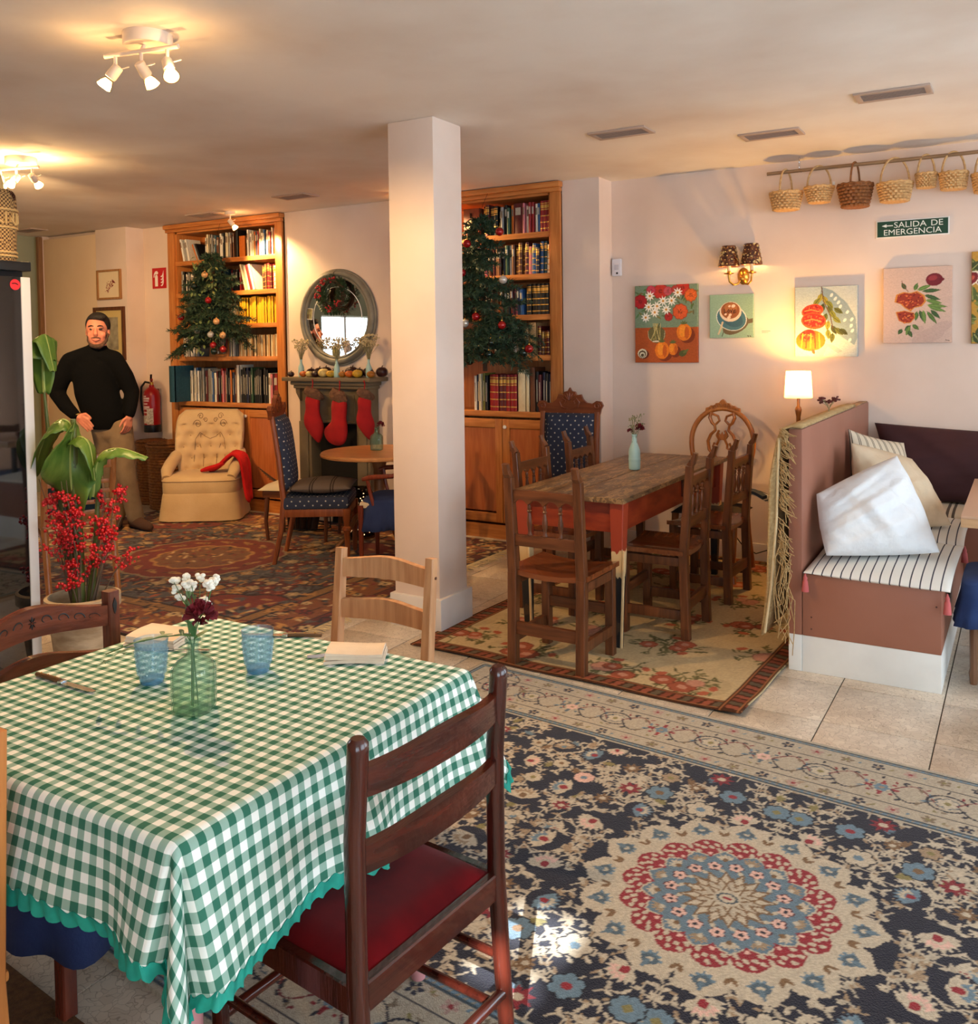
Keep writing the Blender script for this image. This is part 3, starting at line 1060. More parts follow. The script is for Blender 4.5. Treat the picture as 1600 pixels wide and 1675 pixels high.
def heriz():
 W, H = 3.7, 2.9
 RU, BL, GO, CHR, DK = [np.array(c, float) for c in ((120, 44, 26), (84, 80, 76), (176, 126, 62), (198, 168, 118), (40, 24, 20))]
 cv = Canvas(W, H, 0.011, BL)
 rnd = random.Random(2)
 cx, cy = W / 2, H / 2
 cols = [RU, GO, CHR * .85, RU * .8, BL * 1.3, np.array((170, 84, 44.)), DK]
 for k in range(1500):
  x, y = rnd.uniform(.5, W - .5), rnd.uniform(.5, H - .5)
  t = rnd.random()
  if t < .55:
   a = rnd.uniform(0, 6.3)
   cv.line([(x, y), (x + .07 * math.cos(a), y + .07 * math.sin(a)), (x + .13 * math.cos(a + .7), y + .13 * math.sin(a + .7))], .013, rnd.choice([DK, DK, GO, RU]))
  elif t < .8:
   cv.leaf(x, y, rnd.uniform(.06, .12), .04, rnd.uniform(0, 6.3), rnd.choice(cols), DK)
  else:
   cv.flower(x, y, rnd.uniform(.04, .065), 6, rnd.choice(cols[:4]), CHR, rnd.uniform(0, 3), edge=DK)
 # round medallion
 def lobed(r, n, amp):
  return [(cx + (r + amp * abs(math.sin(n * a / 2))) * math.cos(a), cy + (r + amp * abs(math.sin(n * a / 2))) * math.sin(a)) for a in np.linspace(0, 2 * PI, 200, endpoint=False)]
 cv.poly(lobed(.585, 16, .03), CHR * .75)
 cv.poly(lobed(.56, 16, .03), RU)
 for k in range(16):
  a = 2 * PI * k / 16
  x, y = cx + .46 * math.cos(a), cy + .46 * math.sin(a)
  cv.leaf(x, y, .1, .04, a + 1.2, GO)
  cv.leaf(x, y, .08, .03, a - 1.4, RU * .7)
  cv.flower(x, y, .035, 5, GO * .9, DK, 0)
 cv.poly(lobed(.34, 12, .03), GO)
 cv.poly(lobed(.31, 12, .03), np.array((120, 78, 44.)))
 for k in range(70):
  a, r = rnd.uniform(0, 6.3), .3 * math.sqrt(rnd.random())
  x, y = cx + r * math.cos(a), cy + r * math.sin(a)
  cv.leaf(x, y, .07, .025, rnd.uniform(0, 6.3), rnd.choice([GO, DK, RU, CHR]))
 # corners
 for sx in (0, 1):
  for sy in (0, 1):
   px, py = (.5 if sx == 0 else W - .5), (.5 if sy == 0 else H - .5)
   q = [(px, py)]
   for t in np.linspace(0, PI / 2, 30):
    rr = .42 + .04 * abs(math.sin(t * 6))
    q.append((px + (1 if sx == 0 else -1) * rr * 1.3 * math.cos(t), py + (1 if sy == 0 else -1) * rr * math.sin(t)))
   cv.poly(q, RU)
   cv.line(q[1:], .02, DK)
   for k in range(40):
    t, rr = rnd.uniform(0, PI / 2), rnd.uniform(0, .38)
    x, y = px + (1 if sx == 0 else -1) * rr * 1.3 * math.cos(t), py + (1 if sy == 0 else -1) * rr * math.sin(t)
    cv.leaf(x, y, .1, .035, rnd.uniform(0, 6.3), rnd.choice([GO, CHR, DK, BL]))
 # border
 def frame(d0, d1, c):
  for P in ([(d0, d0), (W - d0, d0), (W - d0, d1), (d0, d1)], [(d0, H - d1), (W - d0, H - d1), (W - d0, H - d0), (d0, H - d0)],
     [(d0, d0), (d1, d0), (d1, H - d0), (d0, H - d0)], [(W - d1, d0), (W - d0, d0), (W - d0, H - d0), (W - d1, H - d0)]):
   cv.poly(P, c)
 frame(0, .5, DK)
 frame(.02, .1, RU * .8)
 frame(.115, .385, np.array((128, 74, 36.)))
 frame(.4, .48, GO * .8)
 def inb(x, y):
  return min(x, y, W - x, H - y)
 for k in range(1500):
  if rnd.random() < W / (W + H):
   x, y = rnd.uniform(0, W), rnd.choice([rnd.uniform(.02, .48), H - rnd.uniform(.02, .48)])
  else:
   x, y = rnd.choice([rnd.uniform(.02, .48), W - rnd.uniform(.02, .48)]), rnd.uniform(0, H)
  t = rnd.random()
  if t < .6:
   cv.leaf(x, y, rnd.uniform(.05, .12), .03, rnd.uniform(0, 6.3), rnd.choice([GO, DK, DK, RU, GO * 1.1, BL, CHR]))
  elif t < .8:
   cv.flower(x, y, rnd.uniform(.03, .05), 6, rnd.choice([RU, GO, CHR]), DK, 0, edge=DK)
  else:
   a = rnd.uniform(0, 6.3)
   cv.line([(x, y), (x + .1 * math.cos(a), y + .1 * math.sin(a))], .012, rnd.choice([DK, GO]))
 cv.noise(.2, 5)
 return cv
cv = heriz()
hz = mesh_obj('oriental_rug', cv.grid_mesh('oriental_rug', None, 0.01, -cv.w / 2, -cv.h / 2), M_RUG)
tag(hz, 'rust and slate oriental rug with round red medallion in the library corner', 'rug')
hz.location = (-5.18, 4.56, 0.001)
# knotted fringe at the pillar end
f = MB()
rnd = random.Random(3)
for k in range(250):
 y = -1.44 + 2.88 * k / 249
 a = rnd.uniform(-.5, .5)
 L = rnd.uniform(.06, .11)
 f.tube([(1.85, y, .006), (1.85 + L * .5, y + a * .03, .009), (1.85 + L, y + a * .08, .005)], .0022, 4)
fo = f.build('fringe', mat('fringe_cotton', (206, 184, 142), rough=0.95), hz, label='cream knotted fringe')
fo['kind'] = 'stuff'
# coir mat under the gingham table
mo = MB().box((0, 0, 0.006), (1.9, 1.2, 0.012), ch=.003).build('coir_mat', mat('coir', (110, 74, 40), rough=1, c2=(84, 54, 28), scale=60, bump=.6, bscale=220))
tag(mo, 'plain brown coir mat on the tiles under the gingham table', 'mat')
mo.location = (-2.1, 0.66, 0.0)
mo.rotation_euler = (0, 0, R(-5))
# ================================================================== GINGHAM TABLE AND ITS CHAIRS
TX0, TX1, TY0, TY1, TZ = -2.085, -1.175, 0.965, 1.825, 0.752
tcx, tcy, ta, tb = (TX0 + TX1) / 2, (TY0 + TY1) / 2, (TX1 - TX0) / 2, (TY1 - TY0) / 2
M_PINK = mat('pink_leg_paint', (196, 138, 140), rough=0.45, c2=(184, 124, 126), scale=6)
t = thing('square_table', 'square table with slim pink legs under the green gingham cloth', 'table', (tcx, tcy, 0))
MB().box((0, 0, TZ - .022), (2 * ta - .02, 2 * tb - .02, .035), ch=.006).build('tabletop', W_PINEX, t)
MB().box((0, 0, TZ - .075), (2 * ta - .16, 2 * tb - .16, .07)).build('apron', M_PINK, t)
for sx in (-1, 1):
 for sy in (-1, 1):
  x, y = sx * (ta - .085), sy * (tb - .085)
  MB().lathe([(.017, 0.012), (.019, .03), (.019, .05), (.024, .06), (.027, TZ - .11), (.027, TZ - .04)], 16, (x, y, 0)).build('leg', M_PINK, t)
def gingham():
 m = bpy.data.materials.new('gingham')
 m.use_nodes = True
 nt = m.node_tree
 b = nt.nodes['Principled BSDF']
 uv = nt.nodes.new('ShaderNodeUVMap')
 uv.uv_map = 'UVMap'
 sp = nt.nodes.new('ShaderNodeSeparateXYZ')
 nt.links.new(uv.outputs[0], sp.inputs[0])
 st = []
 for ax in (0, 1):
  d = nt.nodes.new('ShaderNodeMath')
  d.operation = 'DIVIDE'
  d.inputs[1].default_value = 0.0335
  f = nt.nodes.new('ShaderNodeMath')
  f.operation = 'FRACT'
  g = nt.nodes.new('ShaderNodeMath')
  g.operation = 'GREATER_THAN'
  g.inputs[1].default_value = 0.5
  nt.links.new(sp.outputs[ax], d.inputs[0])
  nt.links.new(d.outputs[0], f.inputs[0])
  nt.links.new(f.outputs[0], g.inputs[0])
  st.append(g)
 a = nt.nodes.new('ShaderNodeMath')
 a.operation = 'ADD'
 h = nt.nodes.new('ShaderNodeMath')
 h.operation = 'MULTIPLY'
 h.inputs[1].default_value = 0.5
 nt.links.new(st[0].outputs[0], a.inputs[0])
 nt.links.new(st[1].outputs[0], a.inputs[1])
 nt.links.new(a.outputs[0], h.inputs[0])
 rp = nt.nodes.new('ShaderNodeValToRGB')
 e = rp.color_ramp.elements
 e[0].color = rgba((238, 238, 230))
 e[1].color = rgba((52, 108, 88))
 k = e.new(0.5)
 k.color = rgba((148, 176, 160))
 nt.links.new(h.outputs[0], rp.inputs[0])
 nt.links.new(rp.outputs[0], b.inputs['Base Color'])
 w = nt.nodes.new('ShaderNodeTexNoise')
 w.inputs['Scale'].default_value = 900
 bp = nt.nodes.new('ShaderNodeBump')
 bp.inputs['Strength'].default_value = 0.15
 bp.inputs['Distance'].default_value = 0.002
 nt.links.new(uv.outputs[0], w.inputs['Vector'])
 nt.links.new(w.outputs[0], bp.inputs['Height'])
 nt.links.new(bp.outputs[0], b.inputs['Normal'])
 b.inputs['Roughness'].default_value = 0.85
 b.inputs['Specular IOR Level'].default_value = 0.2
 return m
OVU, OVV = 0.248, 0.19                       # overhang on the long and short sides
OV = 0.25
CTOP = TZ + 0.004
def cloth_pos(u, v):
 """flat cloth coordinates (metres from the table centre) to the draped position"""
 su, sv = (1 if u >= 0 else -1), (1 if v >= 0 else -1)
 ou, ov = max(abs(u) - ta, 0), max(abs(v) - tb, 0)
 r0 = 0.016
 def hang(o):                              # rounded bend over the edge
  if o < r0 * PI / 2:
   th = o / r0
   return r0 * math.sin(th), r0 * (1 - math.cos(th))
  return r0, r0 + (o - r0 * PI / 2)
 if ou == 0 and ov == 0:
  return (u, v, CTOP)
 if ov == 0 or ou == 0:
  if ov == 0:
   o, along, L = ou, v, tb
  else:
   o, along, L = ov, u, ta
  out, dn = hang(o)
  k = min(dn / OV, 1)
  wave = math.sin(along * 15.0 + su * 1.3 + sv * .7) * .55 + math.sin(along * 27.0 + 2.0) * .3 + math.sin(along * 9 + 1) * .35
  edge = min(1.0, (L - abs(along)) / .16)
  edge = edge * edge * (3 - 2 * edge)
  flare = 0.045 * k + (0.027 * k ** 1.2) * wave * (0.35 + .65 * edge) + (1 - edge) * 0.035 * k
  slip = 0.010 * k * math.cos(along * 15.0 + su * 1.3)
  if ov == 0:
   return (su * (ta + out + flare), v + slip, CTOP - dn)
  return (u + slip, sv * (tb + out + flare), CTOP - dn)
 # corner: the quarter of cloth folds into a soft hanging cone
 th = math.atan2(ov, ou)
 r = math.hypot(ou, ov)
 out, dn = hang(r)
 k = min(dn / OV, 1.45)
 s = math.sin(2 * th)
 dn2 = dn
 fx = math.cos(th)
 fy = math.sin(th)
 # azimuth of the fold: bunches towards the diagonal
 az = th
 rad = out + k * (.052 + .030 * math.cos(8 * (th - PI / 4)) + .012 * s ** 4)
 return (su * (ta + rad * math.cos(az)), sv * (tb + rad * math.sin(az)), CTOP - dn2)
def cloth_mesh():
 def axis(a, ov):
  c = list(np.linspace(-a, a, 45)[1:-1])
  e = list(a + np.concatenate([np.linspace(0, .03, 8), np.linspace(.034, ov, 42)]))
  return [-x for x in reversed(e)] + c + e
 U, V = axis(ta, OVU), axis(tb, OVV)
 nu, nv = len(U), len(V)
 vs = [cloth_pos(u, v) for v in V for u in U]
 fs = [(j * nu + i, j * nu + i + 1, (j + 1) * nu + i + 1, (j + 1) * nu + i) for j in range(nv - 1) for i in range(nu - 1)]
 me = bpy.data.meshes.new('tablecloth')
 me.from_pydata(vs, [], fs)
 me.update()
 ul = me.uv_layers.new(name='UVMap')
 for lp in me.loops:
  i = lp.vertex_index
  ul.data[lp.index].uv = (U[i % nu] + 3, V[i // nu] + 3)
 me.polygons.foreach_set('use_smooth', [True] * len(me.polygons))
 return me
cl = mesh_obj('tablecloth', cloth_mesh(), gingham())
md = cl.modifiers.new('thick', 'SOLIDIFY')
md.thickness = 0.0012
md.offset = 1
tag(cl, 'green and white gingham tablecloth with teal scalloped trim', 'tablecloth')
cl.location = (tcx, tcy, 0)
# scalloped ribbon along the hem
hem = []
bu, bv = ta + OVU - .002, tb + OVV - .002
for (u0, v0), (u1, v1) in (((-bu, -bv), (bu, -bv)), ((bu, -bv), (bu, bv)), ((bu, bv), (-bu, bv)), ((-bu, bv), (-bu, -bv))):
 n = int(math.hypot(u1 - u0, v1 - v0) / .0045)
 for k in range(n):
  hem.append((u0 + (u1 - u0) * k / n, v0 + (v1 - v0) * k / n))
mb = MB()
n = len(hem)
ring_top, ring_bot, ring_top2, ring_bot2 = [], [], [], []
for k, (u, v) in enumerate(hem):
 p = Vector(cloth_pos(u, v))
 q = Vector(cloth_pos(u * (1 - .018 / max(abs(u), .3)), v * (1 - .018 / max(abs(v), .3))))
 down = (p - q)
 down = down.normalized() if down.length > 1e-6 else Vector((0, 0, -1))
 t1 = Vector(cloth_pos(*hem[(k + 1) % n])) - Vector(cloth_pos(*hem[k - 1]))
 nrm = t1.cross(down)
 nrm = nrm.normalized() if nrm.length > 1e-6 else Vector((0, 0, 1))
 if nrm.dot(Vector((p.x, p.y, 0))) < 0:
  nrm = -nrm
 s_ = .005 * abs(math.sin(k * .0045 / .034 * PI))
 ring_top.append(p - down * (.016 + .004 * math.cos(k * .0045 / .034 * PI * 2)) + nrm * .0035)
 ring_bot.append(p + down * (.004 + s_ * 1.8) + nrm * (.0045 + .004 * math.sin(k * .0045 / .034 * PI * 2)))
 ring_top2.append(ring_top[-1] - nrm * .005)
 ring_bot2.append(ring_bot[-1] - nrm * .005)
rings = [ring_top, ring_bot, ring_bot2, ring_top2]
vs = [tuple(p) for rr in rings for p in rr]
fs = []
for a in range(4):
 b2 = (a + 1) % 4
 for k in range(n):
  fs.append((a * n + k, a * n + (k + 1) % n, b2 * n + (k + 1) % n, b2 * n + k))
mb.add(vs, fs)
mb.build('scalloped_trim', mat('teal_ribbon', (20, 148, 128), rough=0.7, c2=(14, 126, 110), scale=30), cl, label='teal scalloped ribbon hem')
TT = CTOP + 0.0015
# --- square apothecary bottle with flowers
M_BOTTLE = glass_mat('pale_green_glass', (240, 249, 244), rough=0.02, ior=1.45, edge=(172, 200, 184), milk=.07)
M_BLUEGL = glass_mat('pale_blue_glass', (238, 247, 251), rough=0.03, ior=1.42, edge=(178, 210, 226), milk=.12)
M_WATER = glass_mat('water', (250, 253, 244), ior=1.33)
def sq_ring(r, z, p, n=32):
 out = []
 for k in range(n):
  a = 2 * PI * k / n + PI / 4
  c, s_ = math.cos(a), math.sin(a)
  q = (abs(c) ** p + abs(s_) ** p) ** (-1 / p)
  out.append((r * q * c, r * q * s_, z))
 return out
def square_bottle(name, label, loc, s=1.0, rotz=0.0, m=None):
 b = thing(name, label, 'vase', loc, rotz)
 prof = [(.034, .0, 3.5), (.040, .004, 4.5), (.041, .012, 5), (.041, .088, 5), (.040, .1, 4.2), (.033, .112, 3), (.02, .121, 2.2), (.0135, .127, 2), (.0125, .14, 2), (.0125, .15, 2), (.0165, .153, 2), (.0165, .160, 2)]
 mb = MB()
 rings = [sq_ring(r * s, z * s, p) for r, z, p in prof]
 rings += [sq_ring((r - .003) * s, max(z, .006) * s, p) for r, z, p in reversed(prof)]
 n = 32
 vs = [q for r in rings for q in r]
 fs = [(i * n + k, i * n + (k + 1) % n, (i + 1) * n + (k + 1) % n, (i + 1) * n + k) for i in range(len(rings) - 1) for k in range(n)]
 fs += [tuple(reversed(range(n))), tuple(range((len(rings) - 1) * n, len(rings) * n))]
 mb.add(vs, fs)
 mb.build('glass_body', m or M_BOTTLE, b)
 return b
bx, by = -1.553, 1.333
vase = square_bottle('glass_bottle_vase', 'square pale green apothecary bottle holding a dark red carnation on gingham cloth', (bx, by, TT), 1.0, R(24))
wt = MB()
rings = [sq_ring(.0365, .0075, 5), sq_ring(.0365, .045, 5)]
wt.add([q for r in rings for q in r], [(k, (k + 1) % 32, 32 + (k + 1) % 32, 32 + k) for k in range(32)] + [tuple(range(32)), tuple(range(32, 64))])
wt.build('water', M_WATER, vase)
M_STEM = mat('green_stem', (74, 104, 52), rough=0.6)
M_LEAF = mat('green_leaf', (62, 104, 58), rough=0.5, c2=(86, 128, 72), scale=30)
def leaf_geo(mb, p, d, L, W, up=(0, 0, 1), bend=0.25, n=6):
 p, d = Vector(p), Vector(d).normalized()
 s_ = d.cross(Vector(up))
 s_ = s_.normalized() if s_.length > 1e-4 else Vector((1, 0, 0))
 nn = s_.cross(d)
 A, B = [], []
 for k in range(n + 1):
  t = k / n
  w = W / 2 * math.sin(PI * (t * .96 + .02) ** .8)
  c = p + d * (L * t) - nn * (bend * L * t * t)
  A.append(c + s_ * w)
  B.append(c - s_ * w)
 mb.strip(A, B, .0008, tuple(nn))
def carnation(mb, c, r, rnd, n=46):
 for k in range(n):
  a = rnd.uniform(0, 2 * PI)
  el = rnd.uniform(-.2, 1.5)
  d = Vector((math.cos(a) * math.cos(el), math.sin(a) * math.cos(el), math.sin(el)))
  p = Vector(c) + d * r * .35
  sd = d.cross(Vector((rnd.uniform(-1, 1), rnd.uniform(-1, 1), rnd.uniform(-1, 1)))).normalized()
  w = r * .42
  tip = p + d * r * rnd.uniform(.45, .75)
  nn = d.cross(sd)
  mb.add([tuple(p - sd * w * .3), tuple(p + sd * w * .3), tuple(tip + sd * w * .7 + nn * w * .25), tuple(tip + sd * w * .2 + d * w * .2 - nn * w * .2),
    tuple(tip - sd * w * .25 + nn * w * .25 + d * w * .15), tuple(tip - sd * w * .7 - nn * w * .2)], [(0, 1, 2, 3), (0, 3, 4), (0, 4, 5)])
M_CARN = mat('dark_red_petal', (86, 8, 18), rough=0.7, c2=(120, 14, 26), scale=40)
M_WFLOW = mat('white_petal', (238, 234, 220), rough=0.7)
rnd = random.Random(9)
def stemmed(name, label, cat, base, pts, head, head_m, leaves=(), group=None, r=.0014, leafm=None):
 f = thing(name, label, cat, base, 0, group)
 MB().tube(pts, r, 6).build('stem', M_STEM, f)
 if head:
  mb = MB()
  head(mb)
  mb.build('petals', head_m, f, smooth=False)['kind'] = 'stuff'
 for q in leaves:
  mb = MB()
  leaf_geo(mb, *q)
  mb.build('leaf', leafm or M_LEAF, f)
 return f
vb = (bx, by, TT + .012)
stemmed('carnation', 'dark red carnation standing in the square green bottle', 'flower', vb, [(.008, .004, 0), (.002, 0, .12), (.003, .008, .165), (.008, .014, .19)],
  lambda mb: carnation(mb, (.009, .016, .192), .034, rnd, 60), M_CARN, [((.002, .003, .15), (-.6, .3, .6), .05, .016), ((.002, .003, .15), (-.9, -.4, .3), .045, .016), ((.002, .003, .145), (.1, .9, .5), .04, .014)])
def white_cluster(cs):
 def go(mb):
  for c in cs:
   for k in range(7):
    d = Vector((rnd.uniform(-1, 1), rnd.uniform(-1, 1), rnd.uniform(-.6, 1))).normalized() * .0075
    mb.ball(tuple(Vector(c) + d), .0062, (1, 1, .8), 8, 5)
 return go
cs = [(-.06 + rnd.uniform(-.055, .06), .05 + rnd.uniform(-.02, .04), .225 + rnd.uniform(-.03, .035)) for k in range(13)] + [(.02, .03, .262), (.03, .03, .255), (-.005, .03, .21), (.012, .035, .212)]
fl = stemmed('white_blossom_sprig', 'sprig of small white blossoms rising from the square green bottle', 'flower', vb,
  [(-.006, .003, 0), (-.002, .004, .13), (-.015, .025, .18), (-.04, .045, .225)], white_cluster(cs), M_WFLOW)
for c in cs:
 MB().tube([(-.012, .022, .175), ((c[0] - .012) / 2, (c[1] + .022) / 2 + .004, .2), c], .0008, 5).build('twig', M_STEM, fl)
M_OLIVE = mat('olive_leaf', (84, 112, 78), rough=0.5, c2=(110, 134, 98), scale=25)
lv = []
for k in range(9):
 t = k / 8
 p = (-.02 - .16 * t, -.01 - .075 * t, .155 + .012 * math.sin(t * 5) - .05 * t)
 lv.append((p, (-.9, (-1) ** k * .9 - .3, .25 - .5 * t), .042, .011))
stemmed('leafy_sprig', 'drooping green leaf sprig leaning out of the square bottle over the tumbler', 'foliage', vb,
  [(.004, -.006, 0), (0, 0, .13), (-.012, -.006, .155), (-.06, -.03, .15), (-.12, -.06, .135), (-.18, -.085, .108)], None, None, lv, leafm=M_OLIVE)
lv = [((-.05 - .01 * k, .03 + .01 * k, .165 + .015 * k), (-.8 + .5 * (k % 2), .3, .5), .034, .014) for k in range(5)]
stemmed('eucalyptus_sprig', 'pale eucalyptus sprig beside the white blossoms in the bottle', 'foliage', vb,
  [(-.003, -.004, 0), (-.002, -.002, .13), (-.04, .022, .165), (-.085, .06, .21)], None, None, lv, leafm=M_OLIVE)
# --- tumblers
def tumbler(loc, label):
 g = thing('tumbler', label, 'glass', loc, 0, 'blue tumblers on the gingham cloth')
 o = [(.0, .0), (.024, .0), (.027, .003), (.029, .012), (.033, .045), (.0375, .088), (.0392, .104)]
 i = [(.0375, .104), (.0355, .086), (.031, .045), (.0265, .016), (.0, .014)]
 MB().lathe(o + i, 32).build('glass_body', M_BLUEGL, g)
 d = MB()
 for r in range(7):
  z = .025 + r * .0085
  rr = .0302 + (z - .012) * .116
  for k in range(26):
   a = 2 * PI * (k + .5 * (r % 2)) / 26
   d.ball((rr * math.cos(a), rr * math.sin(a), z), .0026, (1, 1, 1), 6, 4)
 q = d.build('embossed_dots', M_BLUEGL, g)
 q['kind'] = 'stuff'
 MB().lathe([(.0, .0006), (.0235, .0006), (.0262, .003), (.0278, .012), (.0, .0135)], 28).build('thick_base', glass_mat('deeper_blue_glass', (196, 228, 246), ior=1.4, edge=(140, 198, 230), milk=.2), g)
 return g
tumbler((-1.772, 1.398, TT), 'pale blue dotted tumbler under the drooping sprig beside the green bottle')
tumbler((-1.602, 1.572, TT), 'pale blue dotted tumbler standing between the knife and the fork')
# --- folded napkins
M_NAP = mat('napkin_cotton', (226, 206, 182), rough=0.9, c2=(214, 192, 168), scale=12, bump=.2, bscale=300)
def napkin(loc, rot, label, w=.17, d=.105):
 g = thing('napkin', label, 'napkin', loc, rot, 'folded napkins on the gingham cloth')
 for k in range(3):
  mb = MB()
  def fn(u, v, k=k):
   x = (u - .5) * w * (1 - .03 * k)
   y = (v - .5) * d * (1 - .04 * k)
   z = .0045 + k * .0085 + .003 * math.sin(u * 3.5 + k) + .0025 * math.sin(v * 4)
   return (x, y, z)
  n1, n2 = 12, 8
  top = [fn(i / n1, j / n2) for j in range(n2 + 1) for i in range(n1 + 1)]
  w_ = n1 + 1
  vs = [(x, y, z + .0035) for x, y, z in top] + [(x, y, max(z - .0042, .0002)) for x, y, z in top]
  N = len(top)
  fs = []
  for j in range(n2):
   for i in range(n1):
    a = j * w_ + i
    fs += [(a, a + 1, a + 1 + w_, a + w_), (a + N, a + w_ + N, a + 1 + w_ + N, a + 1 + N)]
  for i in range(n1):
   fs += [(i, i + N, i + 1 + N, i + 1), (n2 * w_ + i, n2 * w_ + i + 1, n2 * w_ + i + 1 + N, n2 * w_ + i + N)]
  for j in range(n2):
   fs += [(j * w_, (j + 1) * w_, (j + 1) * w_ + N, j * w_ + N), (j * w_ + n1, j * w_ + n1 + N, (j + 1) * w_ + n1 + N, (j + 1) * w_ + n1)]
  mb.add(vs, fs)
  mb.build('fold', M_NAP, g, angle=70)
 return g
napkin((-2.0, 1.615, TT), R(18), 'cream napkin folded in layers at the place before the carved chair', .15, .13)
napkin((-1.455, 1.765, TT), R(32), 'blush napkin folded in layers lying on the fork before the pine chair', .15, .105)
# --- cutlery
def knife(loc, rot, label):
 g = thing('table_knife', label, 'knife', loc, rot, 'knives on the gingham cloth')
 MB().prism([(0, -.0095), (.095, -.0085), (.112, -.004), (.112, .004), (.09, .0075), (0, .0075)], .0016, 'xy', .0045).build('blade', M_STEEL, g)
 h = MB().box((-.008, 0, .0048), (.016, .017, .008), ch=.002)
 h.build('bolster', M_STEEL, g)
 hd = MB().tube([(-.016, 0, .0062), (-.05, 0, .0068), (-.085, 0, .0065), (-.108, 0, .006)], [.0062, .0062, .0058, .005], 10).build('handle', wood('knife_handle_wood', (92, 60, 34), (128, 88, 52), along='x'), g)
 for k in range(3):
  MB().cyl((-.035 - .027 * k, 0, .008), (-.035 - .027 * k, 0, .0135), .0022, n=8).build('rivet', M_BRASS, hd)
 return g
knife((-1.945, 1.288, TT), R(0), 'steak knife with riveted wooden handle before the carved chair')
knife((-1.735, 1.795, TT), R(206), 'dark handled knife at the table edge before the pine chair')
def fork(loc, rot, label):
 g = thing('table_fork', label, 'fork', loc, rot, 'forks on the gingham cloth')
 mb = MB()
 for k in range(4):
  y = (k - 1.5) * .0062
  mb.tube([(0, y, .004), (.03, y, .0022), (.05, y * .96, .003)], [.0017, .0016, .001], 6)
 mb.build('tines', M_STEEL, g)
 MB().prism([(0, -.0115), (0, .0115), (-.015, .0115), (-.028, .006), (-.032, .0028), (-.07, .003), (-.13, .0055), (-.14, .004), (-.14, -.004), (-.13, -.0055), (-.07, -.003), (-.032, -.0028), (-.028, -.006), (-.015, -.0115)], .0018, 'xy', .0042).build('handle', M_STEEL, g)
 return g
fork((-1.525, 1.735, TT), R(222), 'steel fork half under the blush napkin')
fork((-1.945, 1.555, TT), R(205), 'steel fork half under the cream napkin')
# ------------------------------------------------------------------ red velvet ladder-back chair (faces -x)
M_VELVET = mat('red_velvet', (100, 4, 9), rough=0.9, c2=(74, 2, 6), scale=6, sheen=0.08, spec=.08)
rc = thing('ladderback_chair', 'dark mahogany ladderback chair with red velvet seat', 'chair', (-0.956, 1.372, .009), R(-5))
hw = 0.205
for sy in (-1, 1):
 y = sy * hw
 MB().tube([(.03, y, 0), (.012, y, .25), (0, y, .45), (.0, y, .70), (.012, y, .86), (.012, y, .872), (.012, y, .88)], [.016, .018, .019, .019, .019, .0185, .012], 16).build('back_post', W_RED, rc)
 MB().lathe([(.014, 0), (.016, .02), (.018, .40), (.018, .44)], 14, (-.385, y * .96, 0)).build('leg', W_RED, rc)
 MB().beam((-.385, y * .96, .42), (.0, y, .42), .022, .055).build('seat_rail', W_RED, rc)
 for z in (.16, .27):
  MB().cyl((-.385, y * .96, z), (.018, y, z), .0095, n=10).build('stretcher', W_RED, rc)
MB().beam((0, -hw, .42), (0, hw, .42), .022, .055).build('seat_rail', W_REDX, rc)
MB().beam((-.385, -hw * .96, .42), (-.385, hw * .96, .42), .022, .055).build('seat_rail', W_REDX, rc)
MB().cyl((-.385, -hw, .22), (-.385, hw, .22), .011, n=10).build('stretcher', W_REDX, rc)
MB().cyl((.018, -hw, .2), (.018, hw, .2), .0115, n=12).build('stretcher', W_REDX, rc)
def slat(name, parent, z, h, bow, hwid, m, th=.018, rise=.018, x0=0.0):
 """bowed ladder slat between posts at y=+-hwid, top edge humped in the middle"""
 A, B, mb = [], [], MB()
 n = 18
 rows = []
 for k in range(n + 1):
  t = k / n * 2 - 1
  y = t * hwid
  x = x0 + bow * (1 - t * t)
  hump = rise * math.cos(t * PI / 2) ** 2
  rows.append([(x - th / 2, y, z - h / 2 + .3 * hump), (x - th / 2, y, z + h / 2 + hump), (x + th / 2, y, z + h / 2 + hump - .002), (x + th / 2, y, z - h / 2 + .3 * hump)])
 vs = [p for r_ in rows for p in r_]
 fs = []
 for k in range(n):
  for a in range(4):
   fs.append((k * 4 + a, k * 4 + (a + 1) % 4, (k + 1) * 4 + (a + 1) % 4, (k + 1) * 4 + a))
 fs += [(0, 1, 2, 3), (n * 4, n * 4 + 3, n * 4 + 2, n * 4 + 1)]
 return mb.add(vs, fs).build(name, m, parent)
slat('back_slat', rc, .80, .052, .035, hw - .005, W_REDX, rise=.014, x0=.006)
slat('back_slat', rc, .665, .05, .03, hw - .005, W_REDX, rise=.012, x0=.002)
